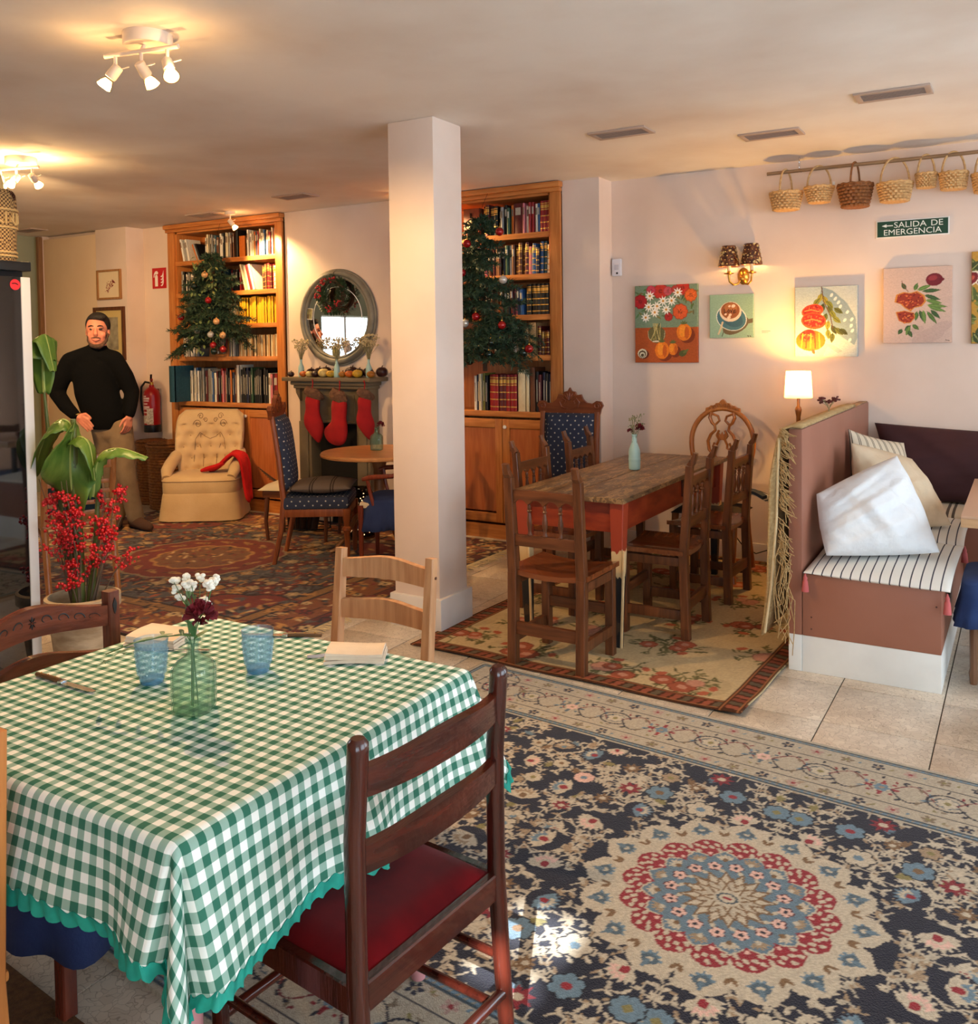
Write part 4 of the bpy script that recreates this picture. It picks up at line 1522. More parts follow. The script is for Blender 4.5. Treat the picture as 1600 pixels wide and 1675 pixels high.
def pad(mb, sx, sy, h, z0, n=14, p=5.0, taper=0.0):
 """upholstered seat pad, domed"""
 def f(a, b):
  e = (1 - abs(a) ** p) * (1 - abs(b) ** p)
  return max(e, 0) ** .45
 w = n + 1
 for a, sgn in ((1, 1), (0, -1)):
  pass
 top, bot = [], []
 for j in range(n + 1):
  for i in range(n + 1):
   a, b = i / n * 2 - 1, j / n * 2 - 1
   k = 1 - taper * (a + 1) / 2
   top.append((a * sx, b * sy * k, z0 + h * f(a, b) + .001))
   bot.append((a * sx, b * sy * k, z0))
 N = w * w
 fs = []
 for j in range(n):
  for i in range(n):
   q = j * w + i
   fs += [(q, q + 1, q + 1 + w, q + w), (q + N, q + w + N, q + w + 1 + N, q + 1 + N)]
 for i in range(n):
  fs += [(i, i + N, i + 1 + N, i + 1), (n * w + i, n * w + i + 1, n * w + i + 1 + N, n * w + i + N), (i * w, (i + 1) * w, (i + 1) * w + N, i * w + N), (i * w + n, i * w + n + N, (i + 1) * w + n + N, (i + 1) * w + n)]
 return mb.add(top + bot, fs)
so = pad(MB(), .187, .196, .032, .442).build('seat', M_VELVET, rc, angle=60, label='red velvet drop-in seat')
so.location = (-.195, 0, 0)
# ------------------------------------------------------------------ pine ladder-back chair (faces -y)
pc = thing('ladderback_chair', 'light pine ladderback chair at the gingham table beside the pillar', 'chair', (-1.79, 2.285, .009), R(-88))
hw = .178
for sy in (-1, 1):
 y = sy * hw
 MB().beam((-.03, y, 0), (0, y, .44), .036, .034).beam((0, y, .44), (-.045, y, .862), .036, .034, w1=.032, d1=.03).build('back_post', W_PINE, pc)
 MB().beam((.355, y, 0), (.355, y, .43), .034, .034).build('leg', W_PINE, pc)
 MB().beam((-.0, y, .415), (.355, y, .415), .02, .05).build('seat_rail', W_PINE, pc)
 for z in (.15, .26):
  MB().beam((-.02, y, z), (.355, y, z), .016, .028).build('stretcher', W_PINE, pc)
MB().box((.175, 0, .443), (.41, .41, .02), ch=.007).build('seat', W_PINEX, pc)
slat('back_slat', pc, .80, .062, -.02, hw - .01, W_PINE, rise=.016, x0=-.038)
slat('back_slat', pc, .667, .062, -.018, hw - .01, W_PINE, rise=.014, x0=-.024)
for sy in (-1, 1):
 MB().cyl((-.043, sy * (hw + .012), .80), (-.043, sy * (hw + .0175), .80), .005, n=8).build('peg', W_DARK, pc)
# ------------------------------------------------------------------ carved dark chair with a blue seat cover (faces +x)
W_CAR = wood('carved_chair_wood', (84, 36, 25), (112, 52, 36), rough=.25, along='z', coat=.2)
W_CARX = wood('carved_chair_rail', (88, 38, 26), (118, 56, 38), rough=.25, along='y', coat=.2)
cc = thing('carved_chair', 'dark chair with black inlaid scrolls on its curved crest and blue cloth seat cover', 'chair', (-2.265, 1.44, .0095))
hw = .215
M_INLAY = mat('black_inlay', (18, 12, 10), rough=0.5)
for sy in (-1, 1):
 y = sy * hw
 po = MB().beam((-.05, y, 0), (0, y, .44), .034, .036).beam((0, y, .44), (-.005, y, .84), .036, .036).build('back_post', W_CAR, cc)
 MB().prism([(y + a * .008, .80 + b) for a, b in ((0, .022), (.9, .004), (.5, -.016), (0, -.026), (-.5, -.016), (-.9, .004))], .002, 'yz', .0145).build('inlay', M_INLAY, po)
 MB().beam((.37, y * .95, 0), (.37, y * .95, .43), .036, .036).build('leg', W_CAR, cc)
 MB().beam((0, y, .41), (.37, y * .95, .41), .02, .05).build('seat_rail', W_CAR, cc)
cr = slat('crest_rail', cc, .775, .06, -.055, hw - .01, W_CARX, th=.022, rise=.034, x0=0)
slat('lower_rail', cc, .655, .04, -.05, hw - .01, W_CARX, th=.02, rise=.03, x0=0)
def inlay_pt(t, s_):
 return (-.055 * (1 - t * t) + .0115, t * (hw - .01), .775 + .034 * math.cos(t * PI / 2) ** 2 * .65 + s_)
for sg in (-1, 1):
 for t0, amp in ((.2, .013), (.42, .013), (.62, .012), (.8, .009)):
  pts = []
  for q in np.linspace(0, 1, 10):
   a = q * 4.2
   rr = .1 * (1 - q * .75)
   pts.append(inlay_pt(sg * (t0 + rr * math.cos(a) * .9 - .02), amp * (1.3 - q) * math.sin(a) * 1.1))
  MB().tube(pts, [.0022 * (1 - .5 * q) for q in np.linspace(0, 1, 10)], 6, flat=.5).build('inlay', M_INLAY, cr)
for k in range(8):
 a = k * PI / 4
 pts = [inlay_pt(q * .055 * math.cos(a), q * .018 * math.sin(a)) for q in np.linspace(.25, 1, 5)]
 MB().tube(pts, [.003, .0035, .003, .002, .001], 6, flat=.5).build('inlay', M_INLAY, cr)
MB().box((.185, 0, .443), (.40, .44, .02), ch=.006).build('seat', W_CAR, cc)
M_BLUEC = mat('navy_cotton', (40, 56, 100), rough=0.9, c2=(34, 48, 90), scale=9, bump=.15, bscale=120)
def seat_cover(parent, x0, x1, hw_, ztop, drop, folds=11, amp=.012, gather=0.45, m=None, r0=.02):
 """loose cloth over a seat with a gathered skirt"""
 mb = MB()
 cx_, sx = (x0 + x1) / 2, (x1 - x0) / 2
 n = 96
 rows = []
 for k, (s_, dz, fl) in enumerate([(.02, .012, 0), (.5, .011, 0), (.9, .007, 0), (1.0, .0, 0), (1.02, -.014, 0), (1.03, -drop * gather, .25), (1.05, -drop * .75, .7), (1.07, -drop, 1)]):
  ring = []
  for q in range(n):
   a = 2 * PI * q / n
   c, si = math.cos(a), math.sin(a)
   e = (abs(c) ** 6 + abs(si) ** 6) ** (-1 / 6)
   w = fl * amp * (math.sin(a * folds * 2) + .5 * math.sin(a * folds * 3.1 + 1))
   ring.append((cx_ + c * e * (sx * s_ + w + fl * .02), si * e * (hw_ * s_ + w + fl * .02), ztop + dz + fl * .008 * math.sin(a * 5 + 1)))
  rows.append(ring)
 vs = [p for r_ in rows for p in r_]
 fs = [(i * n + q, i * n + (q + 1) % n, (i + 1) * n + (q + 1) % n, (i + 1) * n + q) for i in range(len(rows) - 1) for q in range(n)]
 fs.append(tuple(range(n)))
 mb.add(vs, fs)
 o = mb.build('seat_cover', m or M_BLUEC, parent, angle=80, label='navy blue cloth seat cover')
 sd = o.modifiers.new('t', 'SOLIDIFY')
 sd.thickness = .002
 return o
seat_cover(cc, .02, .40, .225, .457, .31, folds=4, amp=.016)
# --- chair at the near side, mostly out of frame
nc = thing('ladderback_chair', 'light orange wooden chair turned away, its back touching the gingham cloth', 'chair', (-1.735, .862, .0125), R(-90))
hw = .2
for sy in (-1, 1):
 y = sy * hw
 MB().beam((-.02, y, 0), (0, y, .44), .036, .034).beam((0, y, .44), (-.02, y, .875), .036, .034, w1=.032, d1=.03).build('back_post', W_CASE, nc)
 MB().beam((.33, y, 0), (.33, y, .43), .034, .034).build('leg', W_CASE, nc)
 MB().beam((0, y, .41), (.33, y, .41), .02, .05).build('seat_rail', W_CASE, nc)
MB().box((.165, 0, .443), (.38, .43, .02), ch=.006).build('seat', W_CASEX, nc)
for z in (.8, .66):
 slat('back_slat', nc, z, .06, -.02, hw - .01, W_CASE, rise=.014, x0=-.012)
# ================================================================== LONG TABLE WITH ITS CHAIRS
KZ = 0.0075                                   # top of the kilim
X0, X1, Y0, Y1, DZ = -2.335, -1.695, 4.11, 5.90, 0.775
def paint_mat(name, layers, seed=0.0, sc=9.0):
 """worn paint: [(colour, threshold)] layered by noise"""
 m = bpy.data.materials.new(name)
 m.use_nodes = True
 nt = m.node_tree
 b = nt.nodes['Principled BSDF']
 tc = nt.nodes.new('ShaderNodeTexCoord')
 mp = nt.nodes.new('ShaderNodeMapping')
 mp.inputs['Location'].default_value = (seed, seed * 2, seed * 3)
 mp.inputs['Scale'].default_value = (3, .8, 3)
 nt.links.new(tc.outputs['Object'], mp.inputs[0])
 n = nt.nodes.new('ShaderNodeTexNoise')
 n.inputs['Scale'].default_value = sc
 n.inputs['Detail'].default_value = 8
 n.inputs['Roughness'].default_value = 0.65
 nt.links.new(mp.outputs[0], n.inputs['Vector'])
 rp = nt.nodes.new('ShaderNodeValToRGB')
 rp.color_ramp.interpolation = 'LINEAR'
 e = rp.color_ramp.elements
 e[0].position, e[0].color = layers[0][1], rgba(layers[0][0])
 e[1].position, e[1].color = layers[-1][1], rgba(layers[-1][0])
 for c, p_ in layers[1:-1]:
  q = e.new(p_)
  q.color = rgba(c)
 nt.links.new(n.outputs[0], rp.inputs[0])
 nt.links.new(rp.outputs[0], b.inputs['Base Color'])
 b.inputs['Roughness'].default_value = 0.42
 return m
M_TOP = [paint_mat('worn_top_%d' % k, [((54, 38, 26), .36), ((112, 82, 52), .44), ((80, 62, 44), .5), ((156, 120, 78), .56), ((96, 70, 48), .64)], seed=k * 3.7) for k in range(4)]
M_APR = mat('orange_red_apron', (148, 56, 26), rough=0.45, c2=(116, 36, 17), scale=6, stretch=(1, 1, 4))
t = thing('refectory_table', 'long rustic table with scarred plank top and orange red apron', 'table', ((X0 + X1) / 2, (Y0 + Y1) / 2, KZ))
hx_, hy_ = (X1 - X0) / 2, (Y1 - Y0) / 2
for k in range(4):
 w_ = 2 * hx_ / 4
 MB().box((-hx_ + w_ * (k + .5), 0, DZ - KZ - .014), (w_ - .0015, 2 * hy_, .026 + .0012 * (k % 2)), ch=.004).build('plank', M_TOP[k], t)
for sy in (-1, 1):
 MB().box((0, sy * (hy_ - .075), .665), (2 * hx_ - .16, .022, .165), ch=.003).build('apron', M_APR, t)
for sx in (-1, 1):
 MB().box((sx * (hx_ - .06), 0, .665), (.022, 2 * hy_ - .18, .165), ch=.003).build('apron', M_APR, t)
dr = MB().box((hx_ - .045, .32, .672), (.012, .42, .1), ch=.003).build('drawer', wood('drawer_front', (62, 24, 14), (88, 36, 20), along='y'), t)
MB().ball((hx_ - .032, .32, .672), .014).build('knob', W_DARK, dr)
def leg_paint():
 m = bpy.data.materials.new('stripped_leg')
 m.use_nodes = True
 nt = m.node_tree
 b = nt.nodes['Principled BSDF']
 tc = nt.nodes.new('ShaderNodeTexCoord')
 sp = nt.nodes.new('ShaderNodeSeparateXYZ')
 nt.links.new(tc.outputs['Object'], sp.inputs[0])
 n = nt.nodes.new('ShaderNodeTexNoise')
 n.inputs['Scale'].default_value = 26
 n.inputs['Detail'].default_value = 6
 mp = nt.nodes.new('ShaderNodeMapping')
 mp.inputs['Scale'].default_value = (1, 1, .15)
 nt.links.new(tc.outputs['Object'], mp.inputs[0])
 nt.links.new(mp.outputs[0], n.inputs['Vector'])
 ad = nt.nodes.new('ShaderNodeMath')
 ad.operation = 'MULTIPLY_ADD'
 ad.inputs[1].default_value = 0.14
 nt.links.new(n.outputs[0], ad.inputs[0])
 nt.links.new(sp.outputs[2], ad.inputs[2])
 rp = nt.nodes.new('ShaderNodeValToRGB')
 rp.color_ramp.interpolation = 'CONSTANT'
 e = rp.color_ramp.elements
 e[0].position, e[0].color = 0, rgba((22, 22, 24))
 e[1].position, e[1].color = .56, rgba((150, 54, 28))
 for p_, c in ((.43, (204, 172, 124)), (.15, (60, 44, 32)), (.2, (22, 22, 24)), (.36, (30, 28, 28))):
  q = e.new(p_)
  q.color = rgba(c)
 nt.links.new(ad.outputs[0], rp.inputs[0])
 nt.links.new(rp.outputs[0], b.inputs['Base Color'])
 b.inputs['Roughness'].default_value = 0.5
 return m
M_LEG = leg_paint()
M_BARE = wood('bare_leg_edge', (196, 160, 112), (216, 184, 136))
for sx in (-1, 1):
 for sy in (-1, 1):
  lg = MB().beam((sx * (hx_ - .065), sy * (hy_ - .085), 0), (sx * (hx_ - .052), sy * (hy_ - .07), .745), .036, .036, w1=.074, d1=.074, up=(0, 1, 0)).build('leg', M_LEG, t)
  if sy < 0:
   s_ = .0195
   MB().beam((sx * (hx_ - .065) + s_, -(hy_ - .085) - s_ + .006, .0), (sx * (hx_ - .052) + s_ + .018, -(hy_ - .07) - s_ - .012, .50), .012, .012, ch=.002).build('bare_edge', M_BARE, lg)
# ------------------------------------------------------------------ Spanish spindle chair
def spanish():
 c = thing('spanish_chair', 'x', 'chair', group='carved spindle chairs around the long table')
 hw = .182
 for sx in (-1, 1):
  x = sx * hw
  MB().beam((x, -.012, 0), (x, 0, .44), .046, .044, up=(0, 1, 0)).beam((x, 0, .44), (x, -.035, .90), .046, .042, up=(0, 1, 0), w1=.044, d1=.034).beam((x, -.035, .90), (x, -.052, .925), .038, .03, up=(0, 1, 0)).beam((x, -.05, .918), (x, -.066, .968), .04, .026, up=(0, 1, 0), w1=.036, d1=.022, ch=.006).build('back_post', W_DARK, c)
  MB().beam((x * .97, .325, 0), (x * .97, .325, .435), .044, .042, up=(0, 1, 0)).build('leg', W_DARK, c)
  MB().box((x, .16, .125), (.026, .31, .05), ch=.004).build('side_stretcher', W_DARK, c)
  MB().box((x, .16, .40), (.024, .31, .045), ch=.004).build('seat_rail', W_DARK, c)
 # scalloped top rail
 top = [(-.165, .842), (.165, .842)]
 low = []
 for k in range(31):
  u = k / 30
  xx = .165 - .33 * u
  ph = (u * 4) % 1
  low.append((xx, .768 + .03 * math.sin(PI * ph) ** .7 if 0 < u < 1 else .765))
 MB().at((0, -.024, 0), (R(2), 0, 0)).prism(top + low, .022, 'xz', .03).build('crest_rail', W_DARKX, c)
 MB().box((0, -.012, .60), (.33, .022, .055), ch=.004).build('lower_rail', W_DARKX, c)
 for k in (-1, 0, 1):
  prof = [(.009, .0), (.013, .01), (.009, .02), (.008, .03), (.0125, .06), (.0135, .075), (.009, .11), (.007, .125), (.012, .132), (.007, .14), (.01, .15), (.008, .165)]
  MB().at((k * .0825, -.013, .622), (R(2.5), 0, 0)).lathe([(r, z * .93) for r, z in prof], 10).build('spindle', W_DARK, c)
 # dished plank seat
 mb = MB()
 n = 14
 vs = []
 for z_ in (1, 0):
  for j in range(3):
   for i in range(n + 1):
    a = i / n * 2 - 1
    x = a * .212
    y = [-.005, .17, .355][j] + (.0 if j < 2 else 0)
    dish = -.022 * (1 - a * a)
    vs.append((x, y, .462 + dish - (0 if z_ else .024)))
 w = n + 1
 N = 3 * w
 fs = []
 for j in range(2):
  for i in range(n):
   q = j * w + i
   fs += [(q, q + 1, q + 1 + w, q + w), (q + N, q + w + N, q + 1 + w + N, q + 1 + N)]
 for i in range(n):
  fs += [(i, i + N, i + 1 + N, i + 1), (2 * w + i, 2 * w + i + 1, 2 * w + i + 1 + N, 2 * w + i + N)]
 for j in range(2):
  fs += [(j * w, (j + 1) * w, (j + 1) * w + N, j * w + N), (j * w + n, j * w + n + N, (j + 1) * w + n + N, (j + 1) * w + n)]
 mb.add(vs, fs)
 mb.build('seat', wood('polished_seat', (104, 52, 26), (130, 70, 36), rough=0.22, along='x', coat=.4), c, angle=30)
 MB().box((0, .325, .225), (.33, .024, .052), ch=.004).build('front_stretcher', W_DARKX, c)
 MB().box((0, -.008, .175), (.33, .024, .06), ch=.004).build('back_stretcher', W_DARKX, c)
 return c
sc = spanish()
sc.location, sc.rotation_euler = (-1.935, 3.755, KZ), (0, 0, R(-1))
sc['label'] = 'carved spindle chair at the head of the long table, its back towards the carpet'
dup(sc, (-1.512, 4.64, KZ), R(91), 'carved spindle chair at the drawer side of the table, next to the near table leg')
dup(sc, (-1.492, 5.37, KZ), R(88), 'carved spindle chair at the drawer side of the table, next to the oval-back chair')
dup(sc, (-2.512, 4.75, KZ), R(-91), 'carved spindle chair on the bookcase side of the table, nearest the pillar')
dup(sc, (-2.50, 5.40, KZ), R(-88), 'carved spindle chair on the bookcase side, in front of the blue upholstered chair')
# ------------------------------------------------------------------ oval-back carved chair at the far end (faces -y)
W_OVAL = wood('golden_oak', (148, 84, 34), (176, 108, 50), rough=0.35, along='z', coat=.2)
oc = thing('oval_back_chair', 'golden oak chair with open oval back and pierced carved splat', 'chair', (-1.775, 6.02, 0), PI)
pts = []
for k in range(29):
 a = -PI * .16 + (PI * 1.32) * k / 28
 pts.append((.212 * math.cos(a), -.03 - .02 * math.sin(a), .86 + .222 * math.sin(a) if a > 0 and a < PI else .86 + .30 * math.sin(a)))
MB().tube(pts, .017, 10).build('back_hoop', W_OVAL, oc)
for sx in (-1, 1):
 MB().tube([(sx * .188, -.018, .72), (sx * .17, 0, .6), (sx * .17, 0, .46), (sx * .18, -.02, .25), (sx * .19, -.10, 0)], [.017, .019, .02, .018, .015], 10).build('back_leg', W_OVAL, oc)
 MB().tube([(sx * .19, .37, .43), (sx * .195, .385, .3), (sx * .185, .375, .1), (sx * .195, .39, 0)], [.024, .02, .015, .018], 10).build('leg', W_OVAL, oc)
# crest carving
cr = MB()
n = 24
out = [(-.12, 1.062), (-.115, 1.085), (-.095, 1.09), (-.08, 1.102), (-.06, 1.1), (-.045, 1.118), (-.025, 1.12), (-.012, 1.137), (0, 1.145)]
out += [(-x, z) for x, z in reversed(out[:-1])]
low = [(.1, 1.055), (.05, 1.07), (0, 1.075), (-.05, 1.07), (-.1, 1.055)]
MB().prism(out + low, .026, 'xz', -.055).build('carved_crest', W_OVAL, oc)
for sg in (-1, 1):
 for px, pz, r in ((.085, 1.077, .014), (.05, 1.09, .015), (.02, 1.105, .013)):
  MB().tube([(sg * (px + r * (1 - q * .6) * math.cos(q * 7)), -.072, pz + r * (1 - q * .6) * math.sin(q * 7)) for q in np.linspace(0, 1, 12)], .004, 6).build('carved_scroll', W_OVAL, oc)
  MB().tube([(sg * (px + r * (1 - q * .6) * math.cos(q * 7)), -.038, pz + r * (1 - q * .6) * math.sin(q * 7)) for q in np.linspace(0, 1, 12)], .004, 6).build('carved_scroll', W_OVAL, oc)
# pierced splat: lyre shaped strapwork
for sg in (-1, 1):
 S = [(.075, 1.055), (.085, 1.02), (.07, .985), (.05, .965), (.045, .935), (.075, .905), (.095, .86), (.085, .80), (.05, .765), (.03, .74)]
 MB().tube([(sg * x, -.04 + (1.06 - z) * .08, z) for x, z in S], [.019, .022, .02, .016, .018, .02, .02, .02, .018, .016], 8, flat=.55).build('splat_scroll', W_OVAL, oc)
 S2 = [(.05, .85), (.062, .825), (.05, .805), (.034, .815), (.036, .835), (.02, .87), (.035, .905), (.02, .935)]
 MB().tube([(sg * x, -.03, z) for x, z in S2], .014, 8, flat=.6).build('splat_scroll', W_OVAL, oc)
 MB().tube([(sg * .07, -.04, 1.045), (sg * .03, -.042, 1.03), (sg * .02, -.042, 1.0), (sg * .045, -.04, .975)], .014, 8, flat=.6).build('splat_scroll', W_OVAL, oc)
leafs = MB()
for k in range(5):
 a = PI / 2 + (k - 2) * .5
 leaf_geo(leafs, (0, -.03, .87), (math.cos(a), 0, math.sin(a)), .055, .024, up=(0, 1, 0), bend=.1)
leafs.build('carved_leaf', W_OVAL, oc)['kind'] = 'stuff'
pad(MB(), .215, .2, .035, .43).at().build('seat', mat('dark_seat_cloth', (46, 34, 30), rough=.9), oc).location = (0, .2, 0)
# bag and striped cloth lying on that chair
bg_ = thing('cloth_bundle', 'blue and white striped cloth bundle on the chair beside the lamp cord', 'cloth', (-1.575, 5.95, .468))
for k in range(5):
 c = [(34, 44, 62), (196, 200, 204), (60, 78, 98), (210, 208, 200), (20, 24, 34)][k]
 mb = MB()
 A = [(-.12 + .24 * q, -.09 + .035 * k + .02 * math.sin(q * 4 + k), .002 + .07 * math.sin(q * 2.4 + .3) - .012 * k * q + .02 * q) for q in np.linspace(0, 1, 10)]
 B = [(x + .02, y + .038, z + .004) for x, y, z in A]
 mb.strip(A, B, .02)
 mb.build('stripe', mat('bundle_%d' % k, c, rough=.85), bg_, angle=60)
# ------------------------------------------------------------------ milk-blue bottle vase
M_MILK = mat('frosted_aqua_glass', (170, 206, 204), rough=0.35, trans=0.25, spec=.5)
def milk_bottle(loc, label, s=1.0, name='bottle_vase', group=None):
 b = thing(name, label, 'vase', loc, 0, group)
 MB().lathe([(r * s, z * s) for r, z in [(.0, 0), (.030, 0), (.034, .005), (.035, .02), (.035, .105), (.033, .12), (.024, .145), (.016, .165), (.0135, .19), (.0135, .2), (.0165, .203), (.0165, .212), (.0125, .212), (.0115, .19), (.02, .15), (.028, .12), (.03, .02), (0, .015)]], 24).build('glass_body', M_MILK, b)
 MB().lathe([(.0352 * s, .055 * s), (.0362 * s, .058 * s), (.0362 * s, .068 * s), (.0352 * s, .071 * s)], 24).build('embossed_band', M_MILK, b)
 return b
vx, vy = -2.025, 5.09
milk_bottle((vx, vy, DZ + .0015), 'aqua glass bottle vase standing on the long rustic table', 1.0)
vb2 = (vx, vy, DZ + .02)
stemmed('carnation', 'dark carnation in the aqua bottle on the long rustic table', 'flower', vb2, [(0, 0, 0), (.002, 0, .19), (.03, .006, .225)],
  lambda mb: carnation(mb, (.032, .006, .228), .03, rnd, 50), M_CARN, [((.01, 0, .2), (-.5, -.3, .6), .04, .012)])
stemmed('carnation', 'small dark carnation bud low in the aqua bottle on the long table', 'flower', vb2, [(.002, .003, 0), (-.003, 0, .19), (-.02, -.012, .21)],
  lambda mb: carnation(mb, (-.022, -.012, .212), .018, rnd, 30), M_CARN)
DRYF = mat('dried_sprig', (150, 142, 108), rough=.9, c2=(110, 108, 70), scale=60)
def dry_sprig(base, label, hgt, spread, n, seed, name='dried_sprig', cm=None, head=.004):
 r_ = random.Random(seed)
 f = thing(name, label, 'foliage', base)
 st, hd = MB(), MB()
 for k in range(n):
  a, s_ = r_.uniform(0, 6.3), r_.uniform(.2, 1) * spread
  tip = (s_ * math.cos(a), s_ * math.sin(a), hgt * r_.uniform(.75, 1.05))
  mid = (tip[0] * .25, tip[1] * .25, hgt * .55)
  st.tube([(0, 0, 0), (tip[0] * .04, tip[1] * .04, hgt * .35), mid, tip], .0011, 4)
  for q in range(5):
   d = Vector((r_.uniform(-1, 1), r_.uniform(-1, 1), r_.uniform(-.6, .6))) * .014
   hd.ball((tip[0] + d.x, tip[1] + d.y, tip[2] + d.z), head * r_.uniform(.7, 1.3), (1, 1, 1), 6, 4)
 o1 = st.build('stem', DRYF, f)
 o2 = hd.build('seed_head', cm or DRYF, f)
 o1['kind'] = o2['kind'] = 'stuff'
 return f
dry_sprig(vb2, 'feathery pale sprig above the carnation in the aqua bottle', .305, .05, 14, 3)
# ================================================================== CORNER BENCH WITH CUSHIONS
M_BROWN = mat('cocoa_paint', (152, 100, 80), rough=0.5, c2=(144, 92, 72), scale=2.5, bump=.08, bscale=8)
M_PLINTH = mat('plinth_white', (226, 226, 222), rough=0.5, c2=(214, 214, 210), scale=4)
bn = thing('corner_bench', 'cocoa brown built-in corner bench with white plinth and tall end partition', 'bench', (0, 0, 0))
MB().box((-.60, 5.32, .315), (.58, 2.02, .29), ch=.004).build('seat_box', M_BROWN, bn)
MB().box((.65, 6.10, .315), (1.92, .46, .29), ch=.004).build('seat_box', M_BROWN, bn)
MB().box((-.60, 5.322, .085), (.582, 2.022, .17), ch=.002).build('plinth', M_PLINTH, bn)
MB().box((.65, 6.102, .085), (1.92, .46, .17), ch=.002).build('plinth', M_PLINTH, bn)
MB().box((-.922, 5.325, .65), (.06, 2.03, .96), ch=.004).build('partition', M_BROWN, bn)
MB().box((-.922, 5.323, .085), (.06, 2.032, .17), ch=.003).build('partition_plinth', M_PLINTH, bn)
for px, pz in ((-.85, .26), (-.85, .205), (-.33, .38)):
 MB().cyl((px, 4.3115, pz), (px, 4.309, pz), .004, n=8).build('screw', mat('screw_hole', (70, 40, 30)), bn)
M_TOPE = mat('raw_board_edge', (176, 152, 120), rough=.9, c2=(120, 90, 66), scale=20)
MB().box((-.922, 5.325, 1.1325), (.05, 2.02, .004)).build('raw_top_edge', M_TOPE, bn)
def pillow(name, label, corners, T, m, cat='pillow', pinch=.06, seed=1, wr=.012, group=None, n=26, fat=.42):
 """stuffed cushion whose four corners are given (BL, BR, TR, TL)"""
 P = [Vector(c) for c in corners]
 nr = (P[1] - P[0]).cross(P[3] - P[0]).normalized()
 cen = sum(P, Vector()) / 4
 r_ = random.Random(seed)
 ph = [r_.uniform(0, 6) for _ in range(6)]
 def base(u, v):
  return P[0] * (1 - u) * (1 - v) + P[1] * u * (1 - v) + P[2] * u * v + P[3] * (1 - u) * v
 mb = MB()
 w = n + 1
 vs = []
 for side in (1, -1):
  for j in range(w):
   for i in range(w):
    a, b = i / n * 2 - 1, j / n * 2 - 1
    # edges bow inwards between the pointed corners
    au = a * (1 - pinch * (1 - b * b)) if True else a
    bv = b * (1 - pinch * (1 - a * a))
    p = base((au + 1) / 2, (bv + 1) / 2)
    t = ((1 - a ** 2) * (1 - b ** 2))
    t = max(t, 0) ** fat
    h = T / 2 * t + .0015
    e = wr * t * (math.sin(5 * a + ph[0] + 2 * b) * .5 + math.sin(9 * b + ph[1] - 4 * a) * .35 + math.sin(13 * a + 6 * b + ph[2]) * .2 + math.sin(21 * a + 11 * b + ph[3]) * .12 + math.sin(26 * b - 9 * a + ph[4]) * .12)
    vs.append(tuple(p + nr * (side * h + e) - cen))
 N = w * w
 fs = []
 for j in range(n):
  for i in range(n):
   q = j * w + i
   fs += [(q, q + 1, q + 1 + w, q + w), (q + N, q + w + N, q + 1 + w + N, q + 1 + N)]
 for i in range(n):
  fs += [(i, i + N, i + 1 + N, i + 1), (n * w + i, n * w + i + 1, n * w + i + 1 + N, n * w + i + N), (i * w, (i + 1) * w, (i + 1) * w + N, i * w + N), (i * w + n, i * w + n + N, (i + 1) * w + n + N, (i + 1) * w + n)]
 mb.add(vs, fs)
 me = mb.mesh(name, True, 80)
 ul = me.uv_layers.new(name='UVMap')
 for lp in me.loops:
  k = lp.vertex_index % N
  ul.data[lp.index].uv = ((k % w) / n, (k // w) / n)
 o = mesh_obj(name, me, m)
 o.location = cen
 tag(o, label, cat, group)
 return o
M_LINEN = mat('white_linen', (226, 228, 230), rough=.9, bump=.9, bscale=16, c2=(216, 218, 222), scale=5)
M_BEIGE = mat('beige_linen', (206, 184, 156), rough=.9, bump=.9, bscale=16, c2=(196, 172, 142), scale=5)
M_MAROON = mat('maroon_linen', (62, 30, 32), rough=.9, bump=.3, bscale=8, c2=(54, 25, 28), scale=4)
def stripe_mat(name, c, cs, period, axis=0, w=.12, pair=False):
 m = bpy.data.materials.new(name)
 m.use_nodes = True
 nt = m.node_tree
 b = nt.nodes['Principled BSDF']
 uv = nt.nodes.new('ShaderNodeUVMap')
 sp = nt.nodes.new('ShaderNodeSeparateXYZ')
 nt.links.new(uv.outputs[0], sp.inputs[0])
 mu = nt.nodes.new('ShaderNodeMath')
 mu.operation = 'MULTIPLY'
 mu.inputs[1].default_value = 1 / period
 fr_ = nt.nodes.new('ShaderNodeMath')
 fr_.operation = 'FRACT'
 rp = nt.nodes.new('ShaderNodeValToRGB')
 rp.color_ramp.interpolation = 'CONSTANT'
 e = rp.color_ramp.elements
 e[0].color = rgba(cs)
 e[1].position, e[1].color = w, rgba(c)
 if pair:
  q = e.new(w * 2)
  q.color = rgba(cs)
  q = e.new(w * 3)
  q.color = rgba(c)
 nt.links.new(sp.outputs[axis], mu.inputs[0])
 nt.links.new(mu.outputs[0], fr_.inputs[0])
 nt.links.new(fr_.outputs[0], rp.inputs[0])
 nt.links.new(rp.outputs[0], b.inputs['Base Color'])
 b.inputs['Roughness'].default_value = .9
 b.inputs['Specular IOR Level'].default_value = .2
 return m
M_STRIPE = stripe_mat('striped_ticking', (222, 218, 210), (74, 72, 80), 1 / 15, 0, .14)
M_STRIPE2 = stripe_mat('beige_striped_ticking', (204, 188, 164), (92, 80, 70), 1 / 9, 0, .1, True)
M_TASSEL = mat('pink_tassel_yarn', (186, 92, 92), rough=.9)
def tassel(o, p, L=.07):
 p = Vector(p) - o.location
 mb = MB().at(p).lathe([(.003, .012), (.006, .0), (.010, -.008), (.008, -.016), (.012, -.024), (.017, -L), (.0, -L - .002)], 12)
 mb.build('tassel', M_TASSEL, o, label='pink yarn tassel')
